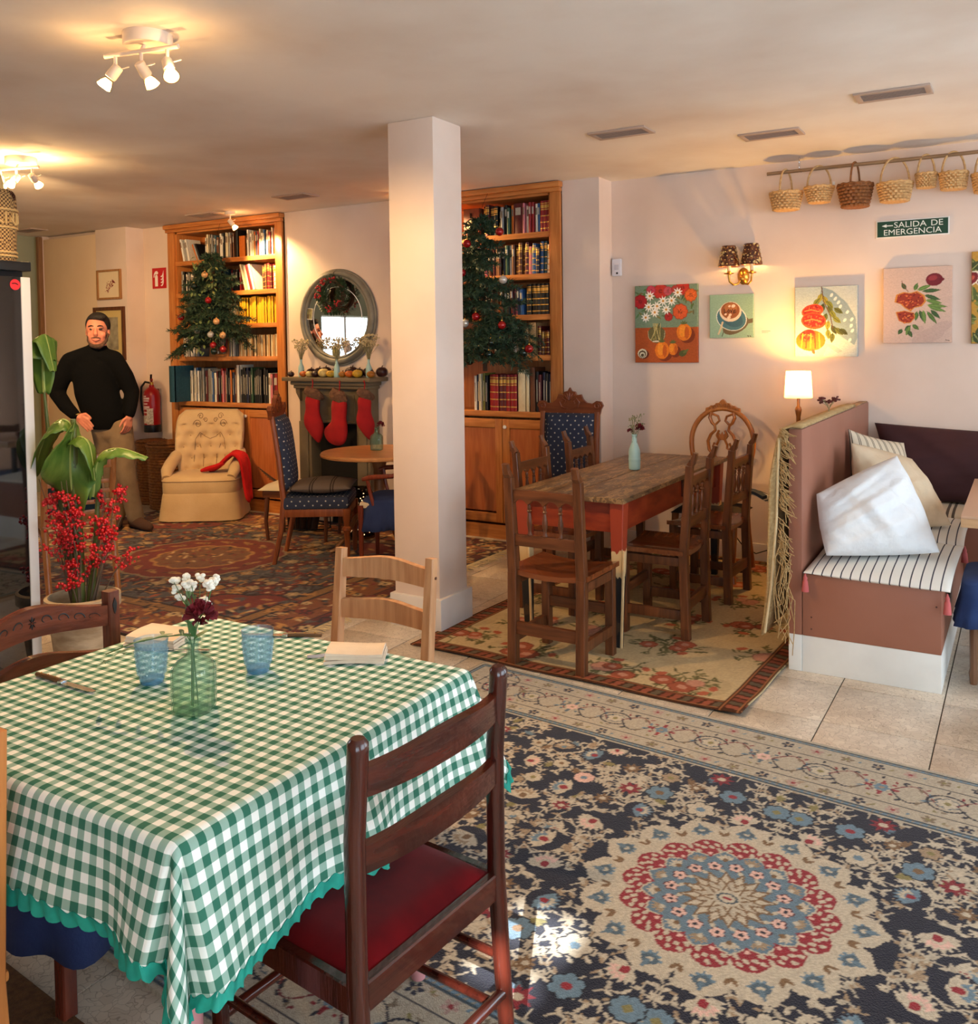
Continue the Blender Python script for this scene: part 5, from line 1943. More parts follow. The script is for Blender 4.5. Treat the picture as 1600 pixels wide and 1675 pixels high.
s1 = pillow('seat_cushion', 'white cushion with thin grey stripes and pink tassels at the bench end', [(-.885, 4.285, .470), (-.275, 4.285, .458), (-.265, 5.05, .50), (-.885, 5.05, .50)], .075, M_STRIPE, 'cushion', .02, 3, .004)
tassel(s1, (-.872, 4.283, .455), .07)
tassel(s1, (-.285, 4.272, .44), .075)
s2 = pillow('seat_cushion', 'striped white cushion lying further along the bench beside the wooden table', [(-.885, 5.06, .50), (-.265, 5.06, .50), (-.27, 5.78, .50), (-.885, 5.78, .50)], .075, M_STRIPE, 'cushion', .02, 4, .004)
tassel(s2, (-.262, 5.06, .49), .07)
pillow('seat_cushion', 'beige striped cushion on the wall side of the bench under the maroon bolster', [(-.88, 5.80, .50), (.55, 5.80, .50), (.55, 6.3, .50), (-.88, 6.3, .50)], .07, M_STRIPE2, 'cushion', .01, 5, .004)
pillow('throw_pillow', 'large white linen pillow leaning on the partition', [(-.80, 4.40, .535), (-.345, 4.66, .545), (-.56, 4.93, .955), (-.868, 4.52, .80)], .30, M_LINEN, 'pillow', -.035, 7, .026, n=40, fat=.6)
pillow('throw_pillow', 'beige linen pillow slumped behind the white pillow', [(-.74, 5.0, .545), (-.34, 5.34, .55), (-.55, 5.52, .87), (-.80, 5.1, .99)], .26, M_BEIGE, 'pillow', -.03, 9, .022, n=36, fat=.6)
pillow('throw_pillow', 'striped beige pillow upright against the partition behind the others', [(-.86, 5.42, .54), (-.52, 5.70, .545), (-.62, 5.78, .93), (-.875, 5.46, 1.03)], .18, M_STRIPE2, 'pillow', .06, 12, .012, fat=.6)
pillow('bolster_pillow', 'long maroon linen bolster leaning against the wall', [(-.74, 6.10, .545), (.30, 6.10, .545), (.31, 6.27, .95), (-.845, 6.27, 1.0)], .2, M_MAROON, 'pillow', .03, 14, .02, fat=.5)
# woven throw hanging over the partition on the table side
M_JUTE = mat('jute_weave', (190, 160, 112), rough=1, c2=(172, 138, 90), scale=30, stretch=(1, 1, 3), bump=.6, bscale=90)
th = thing('jute_throw', 'natural jute throw with long frayed fringe hanging over the partition', 'throw', (0, 0, 0))
mb = MB()
prof = [(-.885, 1.139), (-.93, 1.143), (-.968, 1.134), (-.986, 1.09), (-.992, .9), (-1.0, .65), (-1.01, .4), (-1.03, .25), (-1.045, .17)]
n = 16
rows = []
for k, (x, z) in enumerate(prof):
 rows.append([(x - (.012 * math.sin(q * 7 + k * .5) if k > 3 else 0) - (.03 * (1 - q) ** 3 * (k / 8) if k > 3 else 0), 4.27 + 1.5 * q + .012 * math.sin(k * 1.1), z - .02 * (1 - q) * (k / 8)) for q in np.linspace(0, 1, n)])
vs = [p_ for r_ in rows for p_ in r_]
mb.add(vs, [(i * n + k, i * n + k + 1, (i + 1) * n + k + 1, (i + 1) * n + k) for i in range(len(rows) - 1) for k in range(n - 1)])
o = mb.build('woven_cloth', M_JUTE, th, angle=70)
sd = o.modifiers.new('t', 'SOLIDIFY')
sd.thickness = .012
sd.offset = 1
mb = MB()
r_ = random.Random(6)
for k in range(150):
 t = r_.random()
 z = 1.14 - .62 * t ** 1.3
 x = -.975 - .012 * t
 L = r_.uniform(.04, .10)
 mb.tube([(x + r_.uniform(-.01, .01), 4.27, z), (x + L * .4 * r_.uniform(.2, 1), 4.262 - r_.uniform(0, .02), z - L * .2), (x + L * r_.uniform(.3, .9), 4.255 - r_.uniform(0, .02), z - L * r_.uniform(.3, .9))], .0022, 4)
for k in range(16):
 x = r_.uniform(-.985, -.925)
 z0 = r_.uniform(.5, .75)
 mb.tube([(x, 4.268, z0)] + [(x + r_.uniform(-.03, .03), 4.255 - r_.uniform(0, .02), z0 - q * r_.uniform(.06, .09)) for q in range(1, 6)], .002, 4)
mb.build('fringe', M_JUTE, th)['kind'] = 'stuff'
MB().tube([(-.985, 4.262, 1.09), (-.995, 4.258, .7), (-1.02, 4.262, .4), (-1.05, 4.262, .17)], .006, 6).build('selvedge_cord', mat('pale_cord', (214, 192, 150), rough=1), th)
# dried berries on the partition
ds = dry_sprig((-.925, 5.15, 1.138), 'dried brown berry sprig lying on top of the partition by the lamp', .085, .06, 9, 21, 'dried_berries', mat('dried_berry', (92, 34, 26), rough=.7), .006)
# ------------------------------------------------------------------ table and blue chair at the frame edge
W_TBL = wood('light_beech', (196, 156, 116), (210, 172, 132), rough=.35, along='x')
rt = thing('dining_table', 'light wooden table with dark metal legs beside the bench', 'table', (.28, 5.12, 0))
MB().box((0, 0, .745), (1.06, 1.22, .012), ch=.002).build('table_top', mat('beige_laminate', (206, 168, 140), rough=.4), rt)
MB().box((0, 0, .719), (1.06, 1.22, .04), ch=.003).build('top_edge', W_TBL, rt)
for sx in (-1, 1):
 for sy in (-1, 1):
  MB().box((sx * .44, sy * .5, .35), (.035, .035, .70), ch=.003).build('leg', M_BLACK, rt)
bc = thing('covered_chair', 'chair with a ruffled navy blue seat cover at the light wooden table', 'chair', (.165, 4.70, 0), R(180))
W_MID = wood('mid_brown', (104, 70, 46), (126, 88, 60))
for sx in (-1, 1):
 MB().tube([(.36, sx * .19, .44), (.36, sx * .19, .07), (.36, sx * .19, .05), (.36, sx * .19, 0)], [.02, .016, .02, .015], 8).build('leg', W_MID, bc)
 MB().beam((-.02, sx * .19, 0), (.0, sx * .19, .45), .034, .034).beam((0, sx * .19, .45), (-.06, sx * .19, .86), .034, .03).build('back_post', W_MID, bc)
MB().box((.18, 0, .44), (.4, .42, .03), ch=.008).build('seat', W_MID, bc)
for z in (.82, .68):
 slat('back_slat', bc, z, .06, -.02, .18, W_MID, rise=.01, x0=-.045)
M_BLUER = mat('blue_ruffle_cotton', (46, 72, 124), rough=.9, c2=(38, 62, 112), scale=9, bump=.15, bscale=120)
seat_cover(bc, .02, .41, .235, .46, .19, folds=14, amp=.008, gather=.4, m=M_BLUER)
# ------------------------------------------------------------------ floor lamp behind the partition
lp = thing('floor_lamp', 'lit floor lamp with glowing cream drum shade on a turned wooden pole', 'lamp', (-1.285, 6.10, 0))
W_LAMP = wood('lamp_pole_wood', (110, 64, 24), (136, 84, 36), rough=.3)
MB().lathe([(.0, 0), (.12, 0), (.125, .01), (.11, .025), (.04, .035), (.018, .06), (.014, .12), (.014, .85), (.02, .86), (.02, .88), (.014, .89), (.014, 1.04), (.018, 1.06), (.022, 1.085), (.018, 1.10), (.010, 1.11), (.010, 1.16)], 20).build('pole', W_LAMP, lp)
def shade_mat(name, c, tw=.7):
 m = bpy.data.materials.new(name)
 m.use_nodes = True
 nt = m.node_tree
 out = nt.nodes['Material Output']
 d = nt.nodes.new('ShaderNodeBsdfDiffuse')
 t_ = nt.nodes.new('ShaderNodeBsdfTranslucent')
 d.inputs[0].default_value = rgba(c)
 t_.inputs[0].default_value = rgba(c)
 mx = nt.nodes.new('ShaderNodeMixShader')
 mx.inputs[0].default_value = tw
 nt.links.new(d.outputs[0], mx.inputs[1])
 nt.links.new(t_.outputs[0], mx.inputs[2])
 nt.links.new(mx.outputs[0], out.inputs['Surface'])
 return m
sh_ = MB()
n = 32
vs = [((.088 - .012 * j) * math.cos(2 * PI * k / n), (.088 - .012 * j) * math.sin(2 * PI * k / n), 1.165 + .172 * j) for j in (0, 1) for k in range(n)]
sh_.add(vs, [(k, (k + 1) % n, n + (k + 1) % n, n + k) for k in range(n)])
sh_.build('lamp_shade', shade_mat('cream_shade', (255, 232, 180), .75), lp, label='glowing cream drum shade')
MB().ball((0, 0, 1.245), .026).build('bulb', emis('warm_bulb', (255, 196, 110), 14), lp)
MB().tube([(0, 0, 1.16), (0, 0, 1.22)], .012, 10).build('bulb_holder', M_BRASS, lp)
def point(parent, loc, watt, c=(1.0, .62, .26), r=.03):
 l = bpy.data.lights.new('bulb_light', 'POINT')
 l.energy, l.color, l.shadow_soft_size = watt, c, r
 o = bpy.data.objects.new('bulb_light', l)
 COL.objects.link(o)
 o.parent = parent
 o.location = loc
 return o
point(lp, (0, 0, 1.29), 42, (1.0, .52, .11))
# cord with an in-line switch
cd = thing('lamp_cord', 'black lamp cord with in-line switch drooping along the wall', 'cord', (0, 0, 0))
cp = [(-1.36, 6.325, .62), (-1.365, 6.32, .56), (-1.395, 6.31, .4), (-1.42, 6.30, .28), (-1.44, 6.29, .22), (-1.52, 6.27, .10), (-1.6, 6.25, .07), (-1.68, 6.22, .12), (-1.72, 6.2, .18)]
MB().tube(cp, .004, 8).build('cable', M_BLACK, cd)
MB().at((-1.445, 6.285, .215), (0, R(25), 0)).box((0, 0, 0), (.026, .02, .06), ch=.006).build('switch', M_BLACK, cd)
MB().box((-1.36, 6.333, .635), (.03, .02, .035), ch=.005).build('plug', M_BLACK, cd)
MB().tube([(-1.72, 6.2, .18), (-1.74, 6.2, .05), (-1.78, 6.22, .012), (-1.9, 6.24, .012)], .004, 8).build('cable', M_BLACK, cd)
# ================================================================== THINGS ON THE GALLERY WALL AND CEILING
GY = 6.36
M_CANVAS = vcol_mat('oil_paint', rough=0.55, bump=.25, bscale=120, spec=.4)
A = lambda *c: np.array(c, float)
def hang(cv, name, label, x0, z0, y=GY):
 o = mesh_obj(name, cv.grid_mesh(name, None, .028, 0, 0, 'xz'), M_CANVAS)
 o.location = (x0, y, z0)
 md = o.modifiers.new('back', 'SOLIDIFY')
 md.thickness = .001
 tag(o, label, 'painting')
 return o
def jitter(cv, amp, seed):
 """streaky brushwork"""
 rs = np.random.RandomState(seed)
 a = rs.rand(cv.ny, cv.nx)
 a = (a + np.roll(a, 1, 1) + np.roll(a, 2, 1) + np.roll(a, 1, 0)) / 4
 cv.img = cv.img * (1 + amp * (a[..., None] - .5))
# --- bouquet with persimmons
W, H = .474, .566
cv = Canvas(W, H, .0028, A(116, 138, 112))
q = lambda X, Y: ((X - 305) / 513 * W, (1060 - Y) / 630 * H)
cv.poly([q(305, 1062), q(820, 1062), q(820, 775), q(305, 775)], A(170, 78, 30))
r_ = random.Random(1)
for k in range(60):
 x, y = q(r_.uniform(330, 800), r_.uniform(440, 700))
 cv.leaf(x, y, r_.uniform(.03, .06), .014, r_.uniform(0, 6.3), A(r_.uniform(70, 130), r_.uniform(90, 120), r_.uniform(50, 70)))
for X, Y, rr, c in ((350, 560, .05, A(172, 30, 36)), (520, 480, .055, A(190, 46, 34)), (440, 470, .035, A(188, 60, 80)), (580, 480, .032, A(196, 80, 90)), (700, 460, .05, A(196, 50, 34)), (765, 520, .045, A(222, 100, 36)), (680, 650, .055, A(214, 88, 40)), (585, 690, .03, A(172, 36, 34)), (640, 470, .03, A(180, 60, 50))):
 x, y = q(X, Y)
 cv.flower(x, y, rr, 9, c, c * .7, X, edge=c * .75, pw=.4)
 for k in range(7):
  a = r_.uniform(0, 6.3)
  cv.line([(x, y), (x + rr * .7 * math.cos(a), y + rr * .7 * math.sin(a))], .003, c * r_.choice((.75, 1.12)))
for X, Y in ((430, 515), (420, 605), (490, 600), (540, 560), (610, 560), (660, 495), (565, 630), (470, 650), (395, 690)):
 x, y = q(X, Y)
 for k in range(9):
  cv.leaf(x, y, .040, .012, k * 2 * PI / 9 + X, A(240, 234, 220))
 cv.ell(x, y, .009, None, 0, A(206, 140, 40))
x, y = q(485, 830)
cv.ell(x, y, .068, .062, 0, A(98, 92, 54))
for k in range(16):
 cv.line([(x + r_.uniform(-.05, .05), y - .04), (x + r_.uniform(-.03, .03), y + .08)], .004, r_.choice([A(140, 132, 70), A(70, 76, 40), A(186, 170, 110)]))
cv.ell(*q(485, 888), .032, .006, 0, A(226, 214, 196))
cv.line([q(412, 800), q(420, 860), q(455, 892), q(515, 892), q(548, 860), q(555, 800)], .003, A(206, 190, 150))
for X, Y, a_, b_ in ((710, 815, .056, .062), (530, 960, .054, .064), (620, 950, .035, .045)):
 x, y = q(X, Y)
 cv.ell(x + .02, y - .02, a_ * 1.1, b_ * .95, -.5, A(120, 46, 18))
 cv.ell(x, y, a_, b_, 0, A(226, 120, 26))
 cv.ell(x - .012, y + .008, a_ * .45, b_ * .7, 0, A(240, 146, 40))
 cv.ell(x + .02, y - .005, a_ * .3, b_ * .7, 0, A(196, 90, 22))
 for k in range(4):
  cv.leaf(x, y + b_ * .9, .032, .012, .6 + k * .7, A(92, 100, 52))
x, y = q(365, 985)
cv.ell(x + .01, y - .006, .042, .034, 0, A(100, 40, 16))
for k in range(4):
 cv.ell(x, y - .004 * k, .036 * (1 - k * .22), .034 * (1 - k * .22), 0, (A(226, 214, 180), A(90, 70, 44))[k % 2])
x, y = q(700, 985)
cv.ell(x, y, .03, .022, .4, A(78, 86, 44))
cv.leaf(x, y, .055, .02, .6, A(100, 108, 56))
jitter(cv, .22, 1)
hang(cv, 'bouquet_painting', 'canvas of daisies and red flowers in a glass vase with orange persimmons', -2.506, 1.387)
# --- coffee cup
W, H = .306, .305
cv = Canvas(W, H, .0025, A(142, 172, 146))
q = lambda X, Y: ((X - 915) / 357 * W, (860 - Y) / 350 * H)
cv.ell(*q(1130, 760), .098, .055, .45, A(104, 88, 62))
cv.poly([q(1200, 720), q(1272, 705), q(1272, 740), q(1200, 755)], A(104, 92, 66))
cv.ell(*q(1095, 700), .110, .088, -.35, A(214, 216, 204))
cv.ell(*q(1095, 702), .104, .082, -.35, A(68, 110, 122))
cv.ell(*q(1110, 715), .07, .05, -.35, A(54, 92, 106))
cv.ell(*q(1088, 650), .077, .07, 0, A(222, 200, 172))
cv.ell(*q(1086, 640), .066, .058, 0, A(146, 84, 44))
cv.ell(*q(1090, 618), .045, .03, 0, A(170, 104, 58))
for X, Y, rr in ((1112, 605, .014), (1080, 605, .009), (1085, 675, .011), (1048, 670, .009), (1075, 695, .013)):
 cv.ell(*q(X, Y), rr, rr * .8, .4, A(236, 200, 170))
DKB = A(60, 26, 14)
def st(*pts):
 cv.line([q(*p_) for p_ in pts], .0055, DKB)
st((1036, 625), (1036, 660), (1055, 655))
st((1064, 645), (1072, 632), (1080, 645), (1072, 656), (1064, 645))
st((1086, 634), (1094, 655), (1104, 632))
st((1128, 636), (1112, 640), (1113, 662), (1130, 656))
st((1112, 650), (1126, 646))
cv.line([q(1022, 735), q(1005, 790), q(988, 828)], .013, A(206, 186, 150))
cv.line([q(1030, 810), q(1018, 845)], .008, A(96, 110, 88))
st((1228, 845), (1236, 850))
st((1246, 845), (1252, 852))
jitter(cv, .14, 2)
hang(cv, 'coffee_painting', 'small square canvas of a latte cup on a blue saucer under the sconce', -1.943, 1.561)
# --- pomegranate on grey
W, H = .397, .468
cv = Canvas(W, H, .0028, A(176, 184, 182))
q = lambda X, Y: ((X - 112) / 503 * W, (1012 - Y) / 570 * H)
cv.poly([q(330, 445), q(420, 480), q(530, 580), q(600, 700), q(615, 860), q(590, 920), q(500, 860), q(420, 800), q(280, 560)], A(124, 144, 154))
cv.poly([q(112, 760), q(112, 450), q(330, 445), q(300, 600), q(180, 600)], A(164, 176, 178))
for X, Y in ((410, 515), (440, 545), (465, 575), (480, 610), (535, 655), (570, 715), (515, 720), (565, 765), (575, 805), (555, 880)):
 cv.ell(*q(X, Y), .014, .009, 1, A(196, 204, 202))
cv.poly([q(260, 1010), q(340, 900), q(430, 920), q(500, 970), q(460, 985), q(380, 930), q(340, 1010)], A(150, 164, 166))
r_ = random.Random(5)
for X, Y, a in ((330, 500, -1.9), (345, 520, -1.2), (370, 560, -.9), (345, 580, -1.8), (380, 600, -1.1), (400, 640, -1.0), (370, 660, -1.9), (420, 690, -.7), (385, 720, -1.7), (410, 760, -1.1), (440, 780, -.8), (470, 790, -.6), (380, 790, -1.5), (430, 620, -.6), (310, 540, -2.2), (420, 820, -1.7)):
 x, y = q(X, Y)
 c = r_.choice([A(112, 116, 44), A(84, 90, 40), A(146, 136, 50), A(60, 66, 34)])
 cv.leaf(x, y, .068, .034, a, c, c * .6)
cv.line([q(330, 445), q(345, 560), q(400, 680), q(420, 780)], .006, A(90, 60, 44))
def pom(X, Y, a_, b_, rot=0.0):
 x, y = q(X, Y)
 cv.ell(x, y, a_, b_, rot, A(206, 76, 34))
 cv.ell(x, y + .004, a_ * .88, b_ * .8, rot, A(150, 34, 30))
 for k in range(40):
  t, r0 = r_.uniform(0, 6.3), math.sqrt(r_.random()) * .8
  cv.ell(x + a_ * r0 * math.cos(t), y + b_ * r0 * math.sin(t), .006, .0045, t, r_.choice([A(176, 50, 40), A(120, 20, 26), A(214, 96, 60), A(196, 70, 44)]))
 cv.line([(x - a_ * .7, y), (x - a_ * .1, y + b_ * .2), (x + a_ * .6, y - b_ * .1)], .007, A(226, 130, 70))
pom(255, 640, .07, .045, .2)
pom(265, 720, .08, .055, -.1)
x, y = q(240, 880)
cv.ell(x, y, .095, .07, 0, A(232, 100, 30))
pom(215, 840, .055, .04, .4)
for k in range(5):
 cv.line([(x - .06 + .03 * k, y - .05), (x - .05 + .026 * k, y + .045)], .009, (A(240, 140, 50), A(206, 60, 24))[k % 2])
cv.leaf(*q(255, 950), .04, .02, -1.2, A(150, 70, 40))
jitter(cv, .16, 3)
hang(cv, 'pomegranate_painting', 'canvas of split pomegranates with olive leaves and grey lace shadow', -1.356, 1.427)
# --- pomegranate on pink
W, H = .398, .48
cv = Canvas(W, H, .0028, A(206, 176, 160))
q = lambda X, Y: ((X - 833) / 557 * W, (900 - Y) / 605 * H)
for X, Y, a_ in ((1200, 850, .1), (1100, 800, .05), (1300, 780, .07)):
 cv.ell(*q(X, Y), a_, a_ * .45, .4, A(196, 166, 152))
for X, Y, L, a in ((1090, 480, .05, 1.2), (1110, 480, .09, .35), (1150, 490, .11, .05), (1170, 520, .1, -.35), (1180, 560, .1, -.25), (1190, 600, .12, -.12), (1200, 610, .11, -.35), (1130, 640, .09, -1.2), (1160, 640, .09, -1.45), (1190, 650, .1, -.95), (1110, 650, .06, -1.7), (1060, 760, .05, -2.4), (1050, 770, .06, -1.9), (1075, 755, .05, -.7), (1040, 800, .05, -1.1), (1020, 470, .05, 2.1), (990, 790, .04, -2.2), (1220, 640, .08, -.8)):
 x, y = q(X, Y)
 c = r_.choice([A(76, 104, 50), A(96, 124, 60), A(58, 84, 46)])
 cv.leaf(x, y, L, .026, a, c, c * 1.3)
cv.line([q(985, 400), q(1000, 440), q(1040, 490)], .004, A(120, 70, 50))
def pom2(pts):
 P = [q(*p_) for p_ in pts]
 cx_, cy_ = sum(p_[0] for p_ in P) / len(P), sum(p_[1] for p_ in P) / len(P)
 cv.poly(P, A(204, 130, 52))
 I = [(cx_ + (a - cx_) * .88, cy_ + (b_ - cy_) * .88) for a, b_ in P]
 cv.poly(I, A(146, 50, 30))
 for k in range(70):
  i, j = r_.randrange(len(I)), r_.random() ** .6
  x, y = cx_ + (I[i][0] - cx_) * j * .95, cy_ + (I[i][1] - cy_) * j * .95
  cv.ell(x, y, .0055, .0045, 0, r_.choice([A(196, 84, 44), A(112, 26, 26), A(214, 120, 60), A(170, 60, 36)]))
pom2([(925, 570), (940, 510), (1000, 490), (1060, 500), (1110, 485), (1170, 520), (1185, 570), (1150, 610), (1090, 620), (1060, 650), (1010, 620), (980, 590)])
pom2([(935, 650), (1010, 640), (1090, 660), (1095, 700), (1060, 740), (1010, 745), (960, 720)])
x, y = q(1248, 400)
cv.ell(x, y, .048, .04, .1, A(112, 26, 38))
cv.ell(x - .008, y + .01, .026, .016, .2, A(146, 50, 56))
cv.leaf(*q(1285, 400), .034, .024, 0, A(104, 22, 34))
cv.line([q(1340, 880), q(1372, 886)], .003, A(70, 50, 44))
jitter(cv, .12, 4)
hang(cv, 'pomegranate_painting', 'pink canvas of a broken pomegranate with long green leaves and dark bud', -.804, 1.513)
# --- figs at the frame edge
W, H = .40, .566
cv = Canvas(W, H, .004, A(186, 140, 54))
for k in range(60):
 cv.leaf(r_.uniform(0, W), r_.uniform(0, H), r_.uniform(.06, .12), .05, r_.uniform(0, 6.3), r_.choice([A(84, 96, 44), A(120, 124, 56), A(60, 70, 36)]), A(150, 150, 90))
for k in range(9):
 x, y = r_.uniform(.0, W), r_.uniform(.05, H - .05)
 cv.ell(x, y, .05, .038, k, A(226, 214, 190))
 cv.ell(x, y, .042, .03, k, A(120, 30, 36))
 cv.ell(x, y, .02, .012, k, A(190, 90, 70))
jitter(cv, .2, 5)
hang(cv, 'fig_painting', 'mustard canvas of cut figs among green leaves at the wall edge', -.30, 1.504)
wl_ = thing('picture_label', 'small faint paper label beside the coffee cup canvas', 'label', (-1.55, GY, 1.60))
MB().box((0, -.001, 0), (.085, .002, .03)).build('card', mat('label_card', (222, 206, 194), rough=.8), wl_)
MB().box((-.005, -.0024, .004), (.06, .001, .004)).build('printed_line', mat('label_grey', (150, 132, 126), rough=.8), wl_)
MB().box((-.012, -.0024, -.006), (.045, .001, .003)).build('printed_line', mat('label_grey', (150, 132, 126)), wl_)
# --- emergency exit sign
sg = thing('exit_sign', 'green SALIDA DE EMERGENCIA sign with left arrow on the gallery wall', 'sign', (-.638, GY, 2.246))
MB().box((0, -.004, 0), (.425, .006, .112), ch=.001).build('backing', M_WHITE, sg)
MB().box((0, -.008, 0), (.41, .004, .098)).build('green_plate', mat('sign_green', (18, 62, 42), rough=.5), sg)
M_LET = mat('sign_letter_white', (225, 230, 222), rough=.6)
text_part('lettering', 'SALIDA', .052, (-.012, -.0105, .021), (R(90), 0, 0), M_LET, sg, sx=1.12)
text_part('lettering', 'DE', .052, (.142, -.0105, .021), (R(90), 0, 0), M_LET, sg, sx=1.12)
text_part('lettering', 'EMERGENCIA', .052, (.0, -.0105, -.024), (R(90), 0, 0), M_LET, sg, sx=1.08)
MB().prism([(-.178, .021), (-.15, .032), (-.15, .024), (-.112, .024), (-.112, .018), (-.15, .018), (-.15, .010)], .002, 'xz', -.0105).build('arrow', M_LET, sg)
# --- motion sensor
sn = thing('motion_sensor', 'small white motion sensor high on the wall corner', 'sensor', (-2.652, GY, 2.10))
MB().box((0, -.018, 0), (.072, .034, .13), ch=.01).build('housing', mat('sensor_white', (214, 212, 220), rough=.4), sn)
MB().box((.004, -.036, .0), (.036, .004, .04), ch=.0015).build('lens', mat('sensor_lens', (190, 190, 200), rough=.3), sn)
MB().cyl((.008, -.034, -.044), (.008, -.038, -.044), .008, n=12).build('eye', M_BLACK, sn)
# --- double sconce
sc_ = thing('wall_sconce', 'brass double wall sconce with two beaded brown shades, lit', 'lamp', (-1.71, GY, 1.99))
MB().at((0, -.0, .0), (R(90), 0, 0)).lathe([(.0, .034), (.02, .032), (.03, .022), (.044, .014), (.048, .004), (.048, 0)], 24, sx=.85, sy=1.25).build('backplate', M_BRASS, sc_)
MB().ball((0, -.04, -.02), .02, (1, 1, 1.3)).build('boss', M_BRASS, sc_)
M_CANDLE = mat('candle_sleeve', (226, 206, 160), rough=.5)
def mosaic(name):
 m = bpy.data.materials.new(name)
 m.use_nodes = True
 nt = m.node_tree
 b = nt.nodes['Principled BSDF']
 tc = nt.nodes.new('ShaderNodeTexCoord')
 v = nt.nodes.new('ShaderNodeTexVoronoi')
 v.inputs['Scale'].default_value = 70
 nt.links.new(tc.outputs['Object'], v.inputs['Vector'])
 rp = nt.nodes.new('ShaderNodeValToRGB')
 e = rp.color_ramp.elements
 rp.color_ramp.interpolation = 'CONSTANT'
 e[0].color = rgba((60, 26, 16))
 e[1].position, e[1].color = .9, rgba((206, 180, 120))
 for p_, c in ((.25, (96, 50, 28)), (.5, (74, 38, 26)), (.7, (124, 76, 44))):
  q_ = e.new(p_)
  q_.color = rgba(c)
 sp = nt.nodes.new('ShaderNodeSeparateColor')
 nt.links.new(v.outputs['Color'], sp.inputs[0])
 nt.links.new(sp.outputs[0], rp.inputs[0])
 nt.links.new(rp.outputs[0], b.inputs['Base Color'])
 b.inputs['Roughness'].default_value = .3
 return m
M_MOS = mosaic('mosaic_shade')
M_BEAD = mat('gold_bead', (226, 196, 130), rough=.2, metal=.8)
for sg_, ly in ((-1, .0), (1, .006)):
 sx_ = sg_ * .078
 MB().tube([(0, -.045, -.02), (sg_ * .025, -.06, -.055), (sg_ * .05, -.075, -.06), (sg_ * .074, -.085, -.04), (sx_, -.088, .0), (sx_, -.088, .015)], [.008, .008, .0075, .007, .007, .009], 10).build('arm', M_BRASS, sc_)
 MB().at((sx_, -.088, 0)).lathe([(.006, .008), (.03, .014), (.034, .02), (.014, .022), (.012, .036), (0, .036)], 20).build('drip_pan', M_BRASS, sc_)
 MB().cyl((sx_, -.088, .03), (sx_, -.088, .075), .0125, n=12).build('candle_sleeve', M_CANDLE, sc_)
 MB().ball((sx_, -.088, .10), .015, (1, 1, 1.5)).build('bulb', emis('sconce_bulb', (255, 200, 120), 12), sc_)
 mb = MB()
 n = 28
 z0, z1 = .065 + ly, .208 + ly
 vs = []
 for r0, r1 in ((.074, .047), (.0715, .0445)):
  vs += [(sx_ + r0 * math.cos(2 * PI * k / n), -.088 + r0 * math.sin(2 * PI * k / n), z0) for k in range(n)] + [(sx_ + r1 * math.cos(2 * PI * k / n), -.088 + r1 * math.sin(2 * PI * k / n), z1) for k in range(n)]
 fs = [(k, (k + 1) % n, n + (k + 1) % n, n + k) for k in range(n)] + [(2 * n + k, 3 * n + k, 3 * n + (k + 1) % n, 2 * n + (k + 1) % n) for k in range(n)]
 fs += [(k, 2 * n + k, 2 * n + (k + 1) % n, (k + 1) % n) for k in range(n)] + [(n + k, n + (k + 1) % n, 3 * n + (k + 1) % n, 3 * n + k) for k in range(n)]
 sh2 = mb.add(vs, fs).build('lamp_shade', M_MOS, sc_, label='brown beaded mosaic lamp shade')
 bd = MB()
 for row in range(5):
  t_ = (row + .5) / 5
  rr = .074 + (.047 - .074) * t_
  for k in range(13):
   a = 2 * PI * (k + .5 * (row % 2)) / 13
   bd.ball((sx_ + rr * math.cos(a), -.088 + rr * math.sin(a), z0 + (z1 - z0) * t_), .0042, (1, 1, 1), 6, 4)
 bd.build('beads', M_BEAD, sh2)['kind'] = 'stuff'
 point(sc_, (sx_, -.088, .085), 7, (1.0, .58, .2), .012)
# --- baskets on a hanging rod
RY, RZ = 6.2, 2.652
rod = thing('hanging_rod', 'long bamboo rod hung by chains from the ceiling', 'rod', (-1.5, RY, RZ))
MB().tube([(-.008, 0, 0), (.4, 0, .002), (.9, 0, 0), (1.5, 0, .003), (2.1, 0, 0)], .0115, 10).build('pole', wood('bamboo_pole', (132, 100, 70), (152, 118, 84), along='x'), rod)
for cx_ in (.20, 1.45):
 MB().tube([(cx_, 0, 0), (cx_ + .012, 0, -.012), (cx_ + .014, 0, .006), (cx_, 0, .018), (cx_ - .012, 0, .006), (cx_ - .010, 0, -.010)], .003, 6, closed=True).build('ring', M_STEEL, rod)
 for k in range(4):
  z = .027 + .0175 * k
  ax = (1, 0) if k % 2 else (0, 1)
  MB().tube([(cx_ + ax[0] * .005 * math.cos(a), ax[1] * .005 * math.cos(a), z + .0115 * math.sin(a)) for a in np.linspace(0, 2 * PI, 10, endpoint=False)], .0018, 5, closed=True).build('chain_link', M_STEEL, rod)
M_WICK = mat('basket_willow', (212, 172, 118), rough=.7, c2=(184, 140, 88), scale=50)
M_WICKD = mat('brown_basket_willow', (146, 92, 48), rough=.7, c2=(118, 70, 34), scale=50)
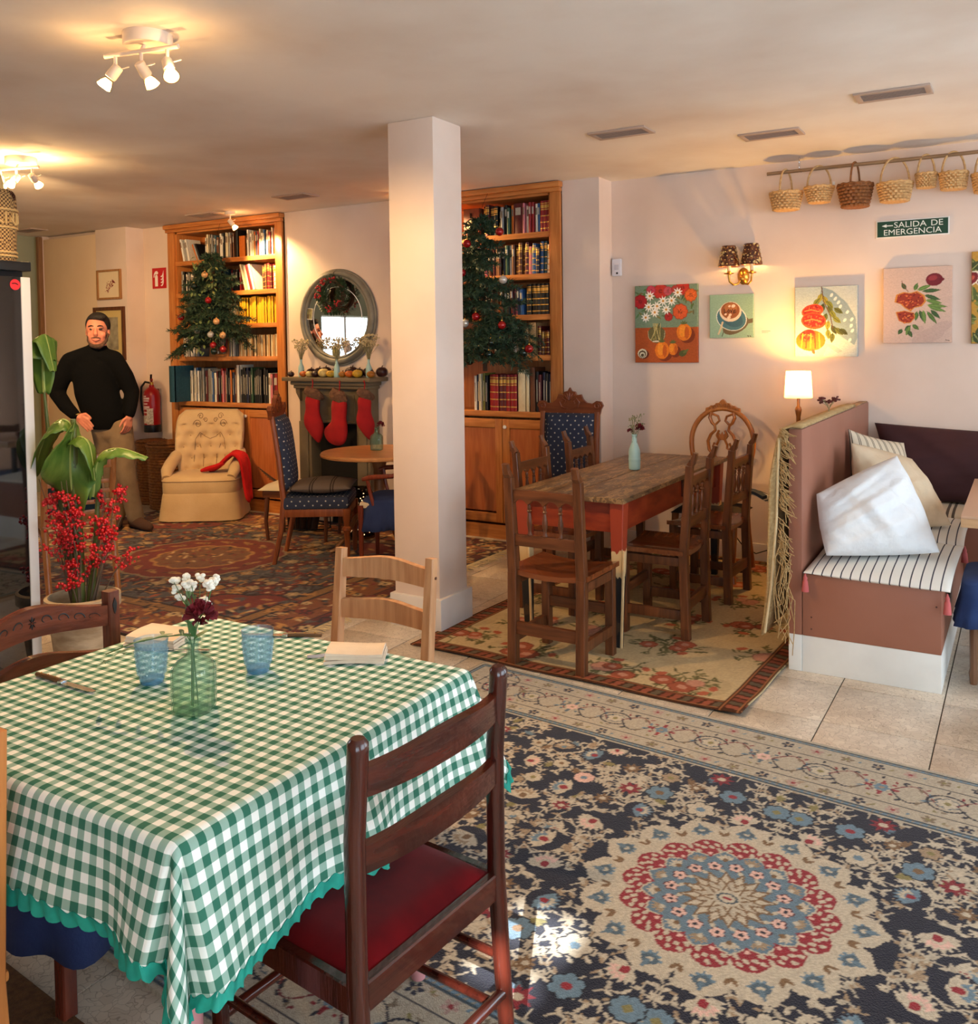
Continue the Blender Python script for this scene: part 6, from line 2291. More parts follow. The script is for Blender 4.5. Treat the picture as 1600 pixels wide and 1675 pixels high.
def basket(x, r1, r0, ztop, h, hz, m, rz, label, flip=False):
 b = thing('wicker_basket', label, 'basket', (x, RY, ztop - h), rz, 'wicker baskets on the hanging rod')
 mb = MB()
 rows = 7
 ns = 40
 for k in range(rows):
  t_ = (k + .5) / rows
  rr = r0 + (r1 - r0) * t_
  mb.tube([((rr + .0042 * math.cos(q * PI + k * PI)) * math.cos(2 * PI * q / ns * 1.0), (rr + .0042 * math.cos(q * PI + k * PI)) * math.sin(2 * PI * q / ns), h * t_) for q in range(ns)], h / rows * .52, 6, closed=True)
 mb.build('woven_body', m, b)
 mb = MB()
 for q in range(20):
  a = 2 * PI * q / 20
  mb.tube([(r0 * math.cos(a), r0 * math.sin(a), 0), (r1 * math.cos(a), r1 * math.sin(a), h)], .003, 5)
 mb.build('stakes', m, b)['kind'] = 'stuff'
 MB().lathe([(0, 0), (r0, 0), (r0 + .004, .004), (r0, .009), (0, .009)], 28).build('base', m, b)
 MB().tube([((r1 + .003) * math.cos(a), (r1 + .003) * math.sin(a), h + .003 * math.sin(a * 12)) for a in np.linspace(0, 2 * PI, 48, endpoint=False)], .0075, 6, closed=True).build('rim', m, b)
 top = RZ + .0115 + .0062 - (ztop - h)
 hr = r1 * .86
 pts = [(hr * math.cos(a), 0, h * .6 + (top - h * .6) * math.sin(a) ** .75 if math.sin(a) > 1e-6 else h * .6) for a in np.linspace(0, PI, 17)]
 MB().tube(pts, .0065, 8).build('handle', m, b)
 return b
basket(-1.385, .100, .076, 2.515, .115, 0, M_WICK, R(75), 'round pale willow basket at the free end of the rod')
basket(-1.175, .088, .058, 2.53, .10, 0, M_WICK, R(20), 'shallow willow basket with a white tag next to the brown basket')
basket(-.955, .102, .072, 2.525, .145, 0, M_WICKD, R(80), 'dark brown deep willow basket on the hanging rod')
basket(-.722, .100, .075, 2.51, .115, 0, M_WICK, R(15), 'willow basket with flared rim just past the brown basket')
basket(-.545, .056, .046, 2.55, .085, 0, M_WICK, R(10), 'smallest willow basket on the hanging rod')
basket(-.395, .075, .062, 2.54, .10, 0, M_WICK, R(8), 'medium willow basket hung after the smallest one')
basket(-.20, .095, .075, 2.515, .11, 0, M_WICK, R(5), 'wide willow basket at the wall end of the rod')
MB().box((.09, -.0, .12), (.015, .003, .03)).build('price_tag', M_WHITE, bpy.data.objects['wicker_basket.001'])
# --- ceiling vents
M_VENT = mat('vent_taupe', (176, 154, 140), rough=.6)
def vent(x0, y0, label, w=.345, d=.19):
 v = thing('ceiling_vent', label, 'vent', (x0 + w / 2, y0 + d / 2, CZ), 0, 'slot vents in the ceiling')
 f = MB()
 for sx, sy, lx, ly in ((0, -1, w, .03), (0, 1, w, .03), (-1, 0, .03, d - .06), (1, 0, .03, d - .06)):
  f.box((sx * (w / 2 - .015), sy * (d / 2 - .015), -.005), (lx, ly, .01), ch=.002)
 f.build('frame', M_VENT, v)
 MB().box((0, 0, -.0015), (w - .06, d - .06, .003)).build('backing', M_VENT, v)
 for k in range(6):
  MB().at((0, -d / 2 + .042 + k * (d - .084) / 5, -.006), (R(35), 0, 0)).box((0, 0, 0), (w - .06, .016, .002)).build('slat', M_VENT, v)
vent(-2.19, 4.81, 'taupe slot vent in the ceiling above the middle of the long table')
vent(-1.47, 5.34, 'taupe slot vent in the ceiling near the hanging rod end')
vent(-.75, 4.78, 'taupe slot vent in the ceiling above the bench partition')
vent(-5.24, 5.40, 'taupe slot vent in the ceiling in front of the mirror')
vent(-6.60, 5.70, 'taupe slot vent in the ceiling over the armchair bookcase')
vent(-8.85, 5.42, 'taupe slot vent in the ceiling before the cupboard door')
# --- ceiling spot bars
M_SPOT = mat('spot_cream_metal', (226, 206, 186), rough=.4)
def aim_spot(parent, loc, target_dir, watt, ang=100, c=(1.0, .62, .27)):
 l = bpy.data.lights.new('spot_light', 'SPOT')
 l.energy, l.color, l.spot_size, l.spot_blend, l.shadow_soft_size = watt, c, R(ang), .6, .02
 o = bpy.data.objects.new('spot_light', l)
 COL.objects.link(o)
 o.parent = parent
 o.location = loc
 o.rotation_euler = Vector(target_dir).to_track_quat('-Z', 'Y').to_euler()
def head(parent, p, d, watt, up_watt=0.0):
 """one adjustable lamp head: stem at p, beam along d"""
 d = Vector(d).normalized()
 p = Vector(p)
 h = MB().cyl(tuple(p), tuple(p + Vector((0, 0, -.05))), .007, n=10).build('stem', M_SPOT, parent)
 q_ = p + Vector((0, 0, -.055))
 mb = MB()
 a = q_ - d * .02
 mb.tube([a, a + d * .004, a + d * .05, a + d * .058], [.012, .02, .022, .020], 16)
 mb.build('socket', M_SPOT, parent)
 s_ = a + d * .06
 MB().tube([s_, s_ + d * .02, s_ + d * .042], [.018, .027, .032], 18).build('reflector', glass_mat('lamp_glass', (255, 244, 224)), parent)
 MB().tube([s_ + d * .006, s_ + d * .02, s_ + d * .040, s_ + d * .044], [.014, .022, .028, .02], 18).build('bulb', emis('spot_bulb', (255, 206, 130), 18), parent)
 MB().tube([q_ + Vector((.01, 0, .0)), q_ + Vector((.05, .015, .012))], .0025, 6).build('aiming_rod', M_SPOT, parent)
 aim_spot(parent, tuple(s_ + d * .055), d, watt)
 if up_watt:
  up_ = Vector((0, 0, 1))
  up_ = (up_ - d * up_.dot(d)).normalized()
  point(parent, tuple(s_ + d * .02 + up_ * .0245), up_watt, (1.0, .66, .32), .002)      # light leaking through the glass reflector
def spot_bar(x, y, rz, label, dirs, watts, up=2.0):
 b = thing('ceiling_spot_bar', label, 'lamp', (x, y, CZ), rz, 'cream three-lamp ceiling spot bars')
 MB().lathe([(.0, -.045), (.088, -.045), (.092, -.04), (.092, 0), (0, 0)], 32, (.0, .04, 0)).build('canopy', M_SPOT, b)
 MB().tube([(-.17, 0, -.075), (.17, 0, -.075)], .009, 10).build('bar', M_SPOT, b)
 MB().cyl((0, .02, -.045), (0, .0, -.075), .008, n=10).build('bar_mount', M_SPOT, b)
 for k, d in enumerate(dirs):
  head(b, (-.12 + .12 * k, 0, -.078), d, watts[k], up)
 return b
spot_bar(-2.905, 2.32, R(12), 'cream three-lamp ceiling spot bar above the gingham table side', [(-.55, -.25, -.8), (.12, .66, -.75), (.58, -.46, -.9)], (50, 130, 150), 1.3)
spot_bar(-5.43, 3.38, R(15), 'cream three-lamp ceiling spot bar behind the tall woven urn', [(-.56, .70, -.42), (.1, -.8, -.7), (-.12, .84, -.6)], (160, 160, 120), 8)
def single_spot(x, y, d, watt, label):
 b = thing('ceiling_spot', label, 'lamp', (x, y, CZ), 0, 'single ceiling spots aimed at the bookcases')
 MB().lathe([(.0, -.028), (.042, -.028), (.045, -.024), (.045, 0), (0, 0)], 24).build('canopy', M_SPOT, b)
 MB().cyl((0, 0, -.028), (0, 0, -.06), .006, n=10).build('stem', M_SPOT, b)
 head(b, (0, 0, -.03), d, watt, .8)
single_spot(-6.13, 5.80, (.30, .55, -.8), 110, 'single cream ceiling spot before the armchair bookcase')
single_spot(-4.32, 5.85, (.55, .30, -.78), 110, 'single cream ceiling spot hidden behind the pillar')
# ================================================================== BOOKCASES
SH = [2.385, 2.070, 1.760, 1.450, 1.010]          # shelf tops, highest first
def bookcase(x0, x1, label):
 b = thing('bookcase', label, 'bookcase', (0, 0, 0), 0, 'built-in bookcases either side of the fireplace')
 for x in (x0 + .043, x1 - .043):
  MB().box((x, 6.112, 1.335), (.086, .025, 2.67), ch=.003).build('pilaster', W_CASE, b)
 for x in (x0 + .095, x1 - .095):
  MB().box((x, 6.29, 1.72), (.022, .33, 1.93)).build('side_panel', W_CASE, b)
 MB().box(((x0 + x1) / 2, 6.46, 1.35), (x1 - x0, .02, 2.66)).build('back_panel', W_CASE, b)
 MB().box(((x0 + x1) / 2, 6.10, 2.685), (x1 - x0 + .01, .05, .03), ch=.006).box(((x0 + x1) / 2, 6.09, 2.722), (x1 - x0 + .03, .075, .045), ch=.014).build('crown', W_CASEX, b)
 MB().box(((x0 + x1) / 2, 6.29, 2.665), (x1 - x0 - .17, .33, .02)).build('top_panel', W_CASEX, b)
 for z in SH:
  MB().box(((x0 + x1) / 2, 6.285, z - .021), (x1 - x0 - .172, .335, .042), ch=.003).build('shelf', W_CASEX, b)
 n = 3
 w = (x1 - x0 - .172) / n
 MB().box(((x0 + x1) / 2, 6.125, .055), (x1 - x0 - .172, .02, .11)).build('kickboard', W_CASEX, b)
 for k in range(n):
  cx = x0 + .086 + w * (k + .5)
  d = MB().box((cx, 6.135, .545), (w - .1, .012, .66)).build('door', wood('door_panel_wood', (176, 96, 50), (192, 112, 62), along='z'), b)
  for sx in (-1, 1):
   MB().box((cx + sx * (w / 2 - .034), 6.125, .54), (.062, .022, .82), ch=.003).build('door_stile', W_CASE, d)
  for z in (.165, .915):
   MB().box((cx, 6.125, z), (w - .13, .022, .07), ch=.003).build('door_rail', W_CASEX, d)
  MB().at((cx - w / 2 + .034 if k else cx + w / 2 - .034, 6.114, .89), (R(90), 0, 0)).lathe([(.006, 0), (.006, .01), (.014, .014), (.016, .022), (.012, .028), (0, .03)], 14).build('knob', mat('white_porcelain', (236, 230, 220), rough=.2), d)
 return b
bookcase(-7.325, -5.80, 'honey oak bookcase of books and yellow magazines behind the tufted armchair')
bookcase(-4.505, -3.003, 'honey oak bookcase with red sets of books beside the pillar and blue chair')
# one book mesh, spine towards -y: slot 0 cover, 1 pages, 2 title patch
def book_mesh(kind):
 mb = MB()
 t_ = .12
 # cover boards and spine (unit cube, z up from 0)
 mb.box((-.5 + t_ / 2, 0, .5), (t_, 1, 1))
 mb.box((.5 - t_ / 2, 0, .5), (t_, 1, 1))
 n = 8
 arc = [(-.5 + i / n, -.5 - .035 * math.sin(PI * i / n)) for i in range(n + 1)]
 mb.prism(arc + [(.5, -.44), (-.5, -.44)], 1.0, 'xy', .5)
 nc_ = len(mb.f)
 mb.box((0, .0, .5), (1 - 2 * t_, .92, .965))
 np_ = len(mb.f)
 def band(z0, z1, a=.42):
  pts = [(-a + 2 * a * i / 6, -.506 - .035 * math.cos(PI * (-a + 2 * a * i / 6))) for i in range(7)]
  mb.prism(pts + [(a, -.49), (-a, -.49)], z1 - z0, 'xy', (z0 + z1) / 2)
 if kind == 1:
  band(.62, .86, .3)
 elif kind == 2:
  for z in (.1, .3, .5, .7, .9):
   band(z, z + .03, .47)
  band(.76, .87, .47)
 elif kind == 3:
  band(.25, .8, .12)
 me = mb.mesh('book', True, 30)
 idx = [0] * nc_ + [1] * (np_ - nc_) + [2] * (len(mb.f) - np_)
 for s_ in range(3):
  me.materials.append(None)
 me.polygons.foreach_set('material_index', idx)
 return me
BOOKM = [book_mesh(k) for k in range(4)]
M_PAGES = mat('book_pages', (222, 206, 172), rough=.9)
BC = {'white': (226, 220, 206), 'cream': (216, 200, 164), 'grey': (150, 148, 144), 'black': (22, 20, 22), 'navy': (24, 34, 66), 'blue': (52, 92, 142), 'red': (150, 28, 32),
  'maroon': (92, 26, 30), 'brown': (106, 62, 34), 'orange': (206, 112, 36), 'yellow': (232, 172, 24), 'green': (52, 84, 62), 'teal': (36, 76, 92), 'tan': (186, 148, 100), 'pink': (206, 120, 128), 'olive': (122, 124, 52)}
BMAT = {k: mat('book_' + k, c, rough=.55, c2=tuple(max(0, v - 14) for v in c), scale=14) for k, c in BC.items()}
M_GOLD = mat('gilt', (196, 150, 70), rough=.4, metal=.5)
M_INKW = mat('title_white', (214, 206, 190), rough=.7, c2=(120, 112, 100), scale=120)
M_INKD = mat('title_dark', (60, 48, 44), rough=.7, c2=(170, 150, 130), scale=120)
brnd = random.Random(17)
NB = [0]
def put_book(x, z, w, h, d, colour, tilt, kind, label, group, yf):
 o = bpy.data.objects.new('book', BOOKM[kind])
 COL.objects.link(o)
 o.scale = (w, d, h)
 # keep the lower edge on the shelf when leaning
 dz = abs(math.sin(tilt)) * w / 2
 o.rotation_euler = (0, tilt, 0)
 o.location = (x, yf + d / 2, z + dz + .0006)
 for s_, m_ in enumerate((BMAT[colour], M_PAGES, M_GOLD if kind == 2 else (M_INKD if colour in ('white', 'cream', 'yellow', 'tan', 'grey', 'orange', 'pink') else M_INKW))):
  o.material_slots[s_].link = 'OBJECT'
  o.material_slots[s_].material = m_
 tag(o, label, 'book', group)
 NB[0] += 1
 return o
ORD_SHELF = ['top', 'second', 'third', 'fourth', 'lowest']
def run(si, segs, where, side, group):
 """segs: list of (x_start or None, [(colours), n, (w0,w1), (h0,h1), tilt, kind]) laid left to right; counted from the right upright"""
 items = []
 end, lim = -99, -5.908 if side == A2 else -3.111
 for x, spec in segs:
  cols, n, (w0, w1), (h0, h1), tilt, kind = spec
  x = max(x, end + .001 + (h1 * math.sin(-tilt) * .8 if tilt < -.05 else 0))
  for k in range(n):
   w, h = brnd.uniform(w0, w1), brnd.uniform(h0, h1)
   c = cols[k % len(cols)] if isinstance(cols, list) else brnd.choice(cols)
   adv = w / math.cos(tilt) + .0012
   if x + w + max(0, math.sin(tilt) * h) > lim:
    break
   cx = x + w / 2 + math.sin(tilt) * h * 0
   items.append((cx, w, h, c, tilt, kind, 0))
   x += adv
  end = x + max(0, math.sin(tilt) * h0)
 items.sort(key=lambda q_: -q_[0])
 for k, (x, w, h, c, tilt, kind, off) in enumerate(items):
  size = 'thin' if w < .022 else 'thick' if w > .034 else 'medium'
  lean = ' leaning' if abs(tilt) > .05 else ''
  lb = '%s%s %s book, %s from the %s upright, %s shelf of %s' % (size, lean, c, ordn(k), side, ORD_SHELF[si], where)
  yf = 6.145 + brnd.uniform(0, .03)
  put_book(x, SH[si], w, h, brnd.uniform(.15, .2), c, tilt, kind, lb, group, yf)
N_, S_, L_ = (.018, .028), (.024, .036), (.030, .044)
G1 = 'books in the bookcase behind the armchair'
A1, A2 = 'armchair bookcase', 'mirror-side'
X0 = -7.205
run(0, [(X0 + .05, (['white', 'grey', 'white'], 3, N_, (.205, .225), -.22, 1)), (X0 + .22, (['orange', 'grey', 'black'], 3, (.018, .022), (.17, .19), -.42, 0)),
  (X0 + .345, (['white', 'cream', 'black', 'grey', 'white', 'teal', 'brown', 'white', 'white', 'black', 'cream', 'cream', 'grey', 'brown', 'brown'], 15, (.019, .031), (.20, .245), 0, 1)),
  (X0 + .77, (['black'], 1, (.028, .03), (.25, .26), 0, 0)), (X0 + .805, (['orange'], 1, (.075, .08), (.19, .2), 0, 0)),
  (X0 + .895, (['black', 'white', 'white', 'cream', 'orange', 'navy', 'red', 'red', 'cream', 'white', 'blue', 'white', 'cream', 'red', 'white'], 15, (.018, .025), (.19, .25), 0, 1))], A1, A2, G1)
run(1, [(X0, (['grey', 'black', 'white', 'black', 'grey', 'brown', 'white', 'cream', 'brown', 'black'], 10, (.019, .028), (.18, .23), 0, 1)),
  (X0 + .27, (['black', 'teal', 'red', 'brown', 'brown', 'orange', 'orange', 'green', 'black', 'brown'], 12, (.024, .034), (.19, .24), 0, 0)),
  (X0 + .68, (['red', 'black', 'brown', 'black'], 5, (.022, .03), (.19, .23), 0, 1)),
  (X0 + .87, (['cream', 'white', 'cream', 'red', 'white'], 5, (.022, .03), (.235, .25), -.26, 0)),
  (X0 + 1.085, (['brown', 'black', 'brown', 'red', 'maroon', 'red', 'white'], 7, (.024, .029), (.19, .24), 0, 2))], A1, A2, G1)
run(2, [(X0, (['brown', 'tan', 'maroon', 'brown', 'tan', 'black', 'brown', 'maroon', 'green', 'brown', 'tan', 'brown'], 20, (.025, .036), (.20, .24), 0, 2)),
  (X0 + .64, (['brown', 'cream', 'cream', 'tan'], 4, (.022, .028), (.19, .21), .12, 1)),
  (X0 + .80, (['yellow'], 19, (.0245, .0275), (.235, .25), 0, 0))], A1, A2, G1)
run(3, [(X0, (['maroon', 'white', 'white', 'grey', 'white', 'white', 'cream', 'white', 'grey'], 9, (.022, .032), (.19, .225), 0, 1)),
  (X0 + .50, (['white', 'grey', 'white', 'blue', 'grey', 'pink', 'red', 'white', 'grey', 'cream'], 12, (.016, .022), (.18, .22), 0, 0)),
  (X0 + .76, (['tan', 'cream', 'tan'], 25, (.0195, .0225), (.195, .205), 0, 0))], A1, A2, G1)
run(4, [(X0 + .10, (['white', 'white', 'blue', 'white', 'black', 'grey', 'maroon', 'grey', 'grey'], 9, (.026, .038), (.30, .335), 0, 3)),
  (X0 + .40, (['blue', 'white', 'maroon', 'black', 'red', 'pink', 'cream', 'black', 'black', 'orange', 'navy', 'brown'], 12, (.021, .029), (.28, .335), 0, 3)),
  (X0 + .735, (['white'], 1, (.034, .036), (.355, .36), 0, 0)),
  (X0 + .775, (['black', 'black', 'black', 'navy', 'black', 'green', 'black', 'black', 'black', 'black', 'black'], 12, (.026, .031), (.29, .335), 0, 3)),
  (X0 + 1.15, (['white', 'pink', 'maroon', 'red', 'red'], 5, (.026, .03), (.27, .3), 0, 1))], A1, A2, G1)
# the big teal portfolio stands proud of the shelf edge
put_book(-7.150, SH[4], .075, .352, .24, 'teal', 0, 0, 'big teal portfolio standing proud of the lowest shelf of the armchair bookcase', G1, 5.965)
# framed photo on the fourth shelf
pf = thing('framed_picture', 'small wooden framed picture leaning on the fourth shelf behind the tree', 'frame', (-6.68, 6.14, SH[3] + .001), 0)
for sx in (-1, 1):
 MB().at((0, 0, 0), (R(-8), 0, 0)).box((sx * .118, 0, .095), (.024, .018, .19), ch=.003).build('frame_side', W_CASE, pf)
for z in (.012, .178):
 MB().at((0, 0, 0), (R(-8), 0, 0)).box((0, 0, z), (.215, .018, .024), ch=.003).build('frame_side', W_CASEX, pf)
MB().at((0, 0, 0), (R(-8), 0, 0)).box((0, .003, .095), (.215, .006, .15)).build('picture', mat('old_photo', (96, 66, 46), rough=.5, c2=(176, 140, 106), scale=14), pf)
G2 = 'books in the bookcase beside the pillar'
B1, B2 = 'pillar bookcase', 'blue-chair-side'
Q0 = -3.80
run(0, [(Q0 + .09, (['maroon', 'maroon', 'black', 'black'], 4, (.03, .036), (.225, .25), 0, 2)), (Q0 + .235, (['black', 'grey', 'black', 'green', 'orange'], 5, (.021, .028), (.20, .24), 0, 1)),
  (Q0 + .37, (['maroon'], 1, (.075, .08), (.235, .24), 0, 1)), (Q0 + .455, (['pink', 'white', 'red', 'red', 'white', 'blue', 'white', 'olive'], 6, (.02, .025), (.21, .24), 0, 1)),
  (Q0 + .60, (['red'], 3, (.027, .029), (.235, .24), 0, 2))], B1, B2, G2)
run(1, [(Q0 - .02, (['green', 'white', 'brown', 'tan', 'pink', 'brown', 'maroon', 'brown', 'brown', 'black'], 13, (.024, .034), (.19, .235), 0, 1)),
  (Q0 + .37, (['brown', 'brown', 'brown', 'maroon', 'pink', 'blue', 'navy', 'blue', 'teal', 'white', 'cream', 'red', 'red'], 11, (.024, .033), (.20, .25), .02, 2))], B1, B2, G2)
run(2, [(Q0 - .02, (['brown', 'tan', 'orange', 'brown', 'green', 'black'], 12, (.024, .034), (.18, .23), 0, 1)), (Q0 + .33, (['maroon', 'pink', 'navy', 'blue'], 4, (.024, .03), (.19, .215), -.06, 1)),
  (Q0 + .475, (['black'], 6, (.036, .039), (.232, .236), 0, 2))], B1, B2, G2)
run(3, [(Q0 - .02, (['brown', 'white', 'tan', 'black', 'brown'], 11, (.026, .036), (.17, .22), 0, 1)), (Q0 + .345, (['white', 'grey', 'black', 'cream', 'tan'], 5, (.024, .03), (.20, .23), 0, 1)),
  (Q0 + .487, (['tan'], 1, (.062, .066), (.24, .25), 0, 0)), (Q0 + .56, (['maroon', 'brown', 'brown', 'maroon', 'brown'], 5, (.026, .029), (.18, .235), 0, 2))], B1, B2, G2)
run(4, [(Q0 - .02, (['white', 'navy', 'cream', 'olive', 'black'], 5, (.024, .03), (.26, .30), 0, 3)), (Q0 + .125, (['red', 'red', 'red', 'maroon', 'maroon', 'red', 'red', 'red'], 8, (.029, .033), (.285, .29), 0, 2)),
  (Q0 + .392, (['cream'], 1, (.06, .065), (.32, .33), 0, 0)), (Q0 + .46, (['cream'], 1, (.028, .03), (.28, .29), 0, 0)), (Q0 + .495, (['brown'], 1, (.042, .046), (.34, .35), 0, 0)),
  (Q0 + .545, (['black', 'maroon', 'navy', 'black', 'navy', 'black', 'red'], 6, (.024, .029), (.26, .32), 0, 3))], B1, B2, G2)
# pendulum clock at the top of the pillar bookcase
ck = thing('mantel_clock', 'small mahogany clock with a round cream dial on the top shelf', 'clock', (-3.81, 6.20, SH[0] + .001))
MB().box((0, 0, .115), (.15, .1, .23), ch=.006).build('case', wood('clock_case', (110, 44, 26), (132, 60, 36)), ck)
MB().at((-.005, -.051, .095), (R(90), 0, 0)).lathe([(0, .006), (.042, .006), (.046, 0)], 24).build('dial', mat('dial_cream', (232, 214, 170), rough=.4), ck)
MB().tube([(-.005 + .046 * math.cos(a), -.056, .095 + .046 * math.sin(a)) for a in np.linspace(0, 2 * PI, 28, endpoint=False)], .005, 6, closed=True).build('bezel', mat('dark_bezel', (40, 24, 18), rough=.4), ck)
MB().box((-.005, -.0585, .105), (.004, .002, .03)).build('hand', M_BLACK, ck)
MB().at((-.005, -.055, .155)).lathe([(.008, 0), (.005, .012), (.011, .02), (.006, .03), (.012, .036), (0, .04)], 12).build('finial', mat('dark_bezel', (40, 24, 18)), ck)
# ------------------------------------------------------------------ hung fir trees with baubles
M_NEEDLE = mat('fir_needles', (28, 48, 32), rough=.7, c2=(48, 72, 46), scale=30)
M_NEEDLE2 = mat('eucalyptus_leaf', (92, 112, 66), rough=.6, c2=(122, 136, 84), scale=20)
M_BARK = mat('fir_bark', (70, 48, 34), rough=.9)
def fir(name, label, x, y, z0, z1, rad, seed, n=62, light=0):
 r_ = random.Random(seed)
 t = thing(name, label, 'tree', (x, y, z0))
 H_ = z1 - z0
 MB().tube([(0, .06, 0), (.005, .05, H_ * .5), (0, .03, H_)], [.018, .013, .004], 8).build('trunk', M_BARK, t)
 MB().tube([(0, .03, H_), (0, .06, min(H_ + .08, 2.69 - z0)), (0, .13, 2.70 - z0)], .0016, 5).build('hanging_wire', M_BLACK, t)
 br, nd, lf = MB(), [], MB()
 tips = []
 for k in range(n):
  f = (k + .5) / n
  h = H_ * (.06 + .92 * f)
  L = rad * (1 - f) ** .65 * r_.uniform(.75, 1.1) + .05
  a = r_.uniform(-PI * 1.02, PI * .02) if k % 3 else r_.choice((-PI, 0)) + r_.uniform(-.25, .25)
  dr = r_.uniform(.05, .4)
  pts = []
  for q_ in np.linspace(0, 1, 6):
   yy = L * q_ * math.sin(a)
   pts.append(Vector((L * q_ * math.cos(a), min(yy * .75 + .03, .1), h + L * q_ * (.25 - dr * q_ * 1.6))))
  br.tube(pts, [.004, .0035, .003, .0025, .002, .001], 5)
  tips.append(pts[-1])
  twigs = [(pts, 1.0)]
  for q_ in range(1, 5):
   for sg_ in (-1, 1):
    d = (pts[q_ + 1] - pts[q_]).normalized()
    s_ = d.cross(Vector((0, 0, 1)))
    s_ = s_.normalized() if s_.length > .01 else Vector((1, 0, 0))
    dd = (d * .8 + s_ * sg_ * .75 + Vector((0, 0, r_.uniform(-.25, .1)))).normalized()
    ll = L * .36 * (1.1 - q_ / 6)
    twigs.append(([pts[q_], pts[q_] + dd * ll * .5, pts[q_] + dd * ll], .8))
  for tp, sc_w in twigs:
   for i in range(len(tp) - 1):
    A_, B_ = tp[i], tp[i + 1]
    seg_ = (B_ - A_)
    cnt = max(4, int(seg_.length / .0048))
    d = seg_.normalized()
    for c_ in range(cnt):
     p = A_ + seg_ * (c_ / cnt)
     o_ = Vector((r_.uniform(-1, 1), r_.uniform(-1, 1), r_.uniform(-1, 1)))
     o_ = (o_ - d * o_.dot(d)).normalized()
     nd.append((p, (d * .75 + o_).normalized(), o_.cross(d).normalized()))
 V, F = [], []
 for p, d, s_ in nd:
  l_, w_ = r_.uniform(.026, .04), .0038
  b0 = len(V)
  e = p + d * l_
  V += [tuple(p - s_ * w_), tuple(p + s_ * w_), tuple(e + s_ * w_ * .5), tuple(e - s_ * w_ * .5)]
  F.append((b0, b0 + 1, b0 + 2, b0 + 3))
 mb = MB().add(V, F)
 mb.build('needles', M_NEEDLE, t, smooth=False)['kind'] = 'stuff'
 br.build('branches', M_BARK, t)['kind'] = 'stuff'
 if light:
  for k in range(light):
   q_ = Vector((rad * r_.uniform(.0, .45), -.16 + r_.uniform(-.06, .06), H_ * (.05 + .9 * k / light)))
   for j in range(9):
    leaf_geo(lf, tuple(q_ + Vector((r_.uniform(-.06, .06), r_.uniform(-.05, .03), r_.uniform(-.05, .05)))), (r_.uniform(-1, 1), r_.uniform(-.8, .1), r_.uniform(-.8, 1)), .045, .024, bend=.2, n=4)
  lf.build('eucalyptus_leaves', M_NEEDLE2, t, label='pale eucalyptus sprigs')['kind'] = 'stuff'
 return t
def bauble(p, r, c, label, group):
 b = thing('bauble', label, 'ornament', p, 0, group)
 MB().ball((0, 0, 0), r, (1, 1, 1), 16, 10).build('glass_ball', mat('bauble_' + c[0], c[1], rough=.15, metal=.35, spec=.8), b)
 MB().lathe([(.006 * r / .028, r * .96), (.006 * r / .028, r * 1.18), (0, r * 1.2)], 10).build('cap', M_BRASS, b)
 MB().tube([(0, 0, r * 1.15), (.004, 0, r * 1.7), (0, 0, r * 2.1)], .0012, 5).build('hook', M_BRASS, b)
TR1 = fir('fir_tree', 'bushy dark fir tree hung on the armchair bookcase with baubles', -6.53, 5.92, 1.50, 2.42, .50, 4, 96, 14)
TR2 = fir('fir_tree', 'slender dark fir tree hung on the pillar bookcase with baubles', -3.60, 5.92, 1.33, 2.53, .48, 8, 120, 0)
RD, GD, BKB, SV = ('red', (150, 16, 22)), ('gold', (206, 160, 110)), ('dark green', (16, 34, 28)), ('silver', (190, 186, 180))
for (px, pz, c, where) in ((-6.60, 1.98, RD, 'in the middle of'), (-6.64, 2.22, GD, 'high on'), (-6.79, 2.12, BKB, 'high on'), (-6.98, 1.83, RD, 'at a side branch of'), (-6.50, 1.78, GD, 'in the middle of'),
       (-6.76, 1.70, SV, 'low on'), (-6.58, 1.66, SV, 'under the gold one on'), (-6.42, 1.65, GD, 'low on'), (-6.55, 1.56, RD, 'at the bottom of'), (-6.54, 1.50, BKB, 'below the red one on'), (-6.42, 1.52, RD, 'hanging lowest on'), (-6.93, 1.55, BKB, 'at the lowest side branch of')):
 bauble((px * 5.72 / 5.95, 5.72, 1.55 + (pz - 1.55) * 5.72 / 5.95), .030, c, '%s bauble %s the fir tree of the armchair bookcase' % (c[0], where), 'baubles on the armchair bookcase tree')
for (px, pz, c, where) in ((-3.70, 2.31, RD, 'near the top of'), (-3.41, 2.38, RD, 'beside the tip of'), (-3.75, 2.09, RD, 'at the pillar side of'), (-3.385, 2.02, SV, 'high on'), (-3.63, 1.75, RD, 'in the middle of'), (-3.40, 1.68, RD, 'in the middle right of'),
       (-3.73, 1.70, SV, 'at the pillar side of'), (-3.52, 1.46, BKB, 'low on'), (-3.50, 1.55, BKB, 'above the lowest one on'), (-3.22, 1.47, BKB, 'at the shelf side of'), (-3.17, 1.50, RD, 'at the outermost branch of'), (-3.69, 1.41, BKB, 'lowest on')):
 bauble((px * 5.74 / 5.9, 5.74, 1.55 + (pz - 1.55) * 5.74 / 5.9), .031, c, '%s bauble %s the fir tree beside the pillar' % (c[0], where), 'baubles on the pillar bookcase tree')
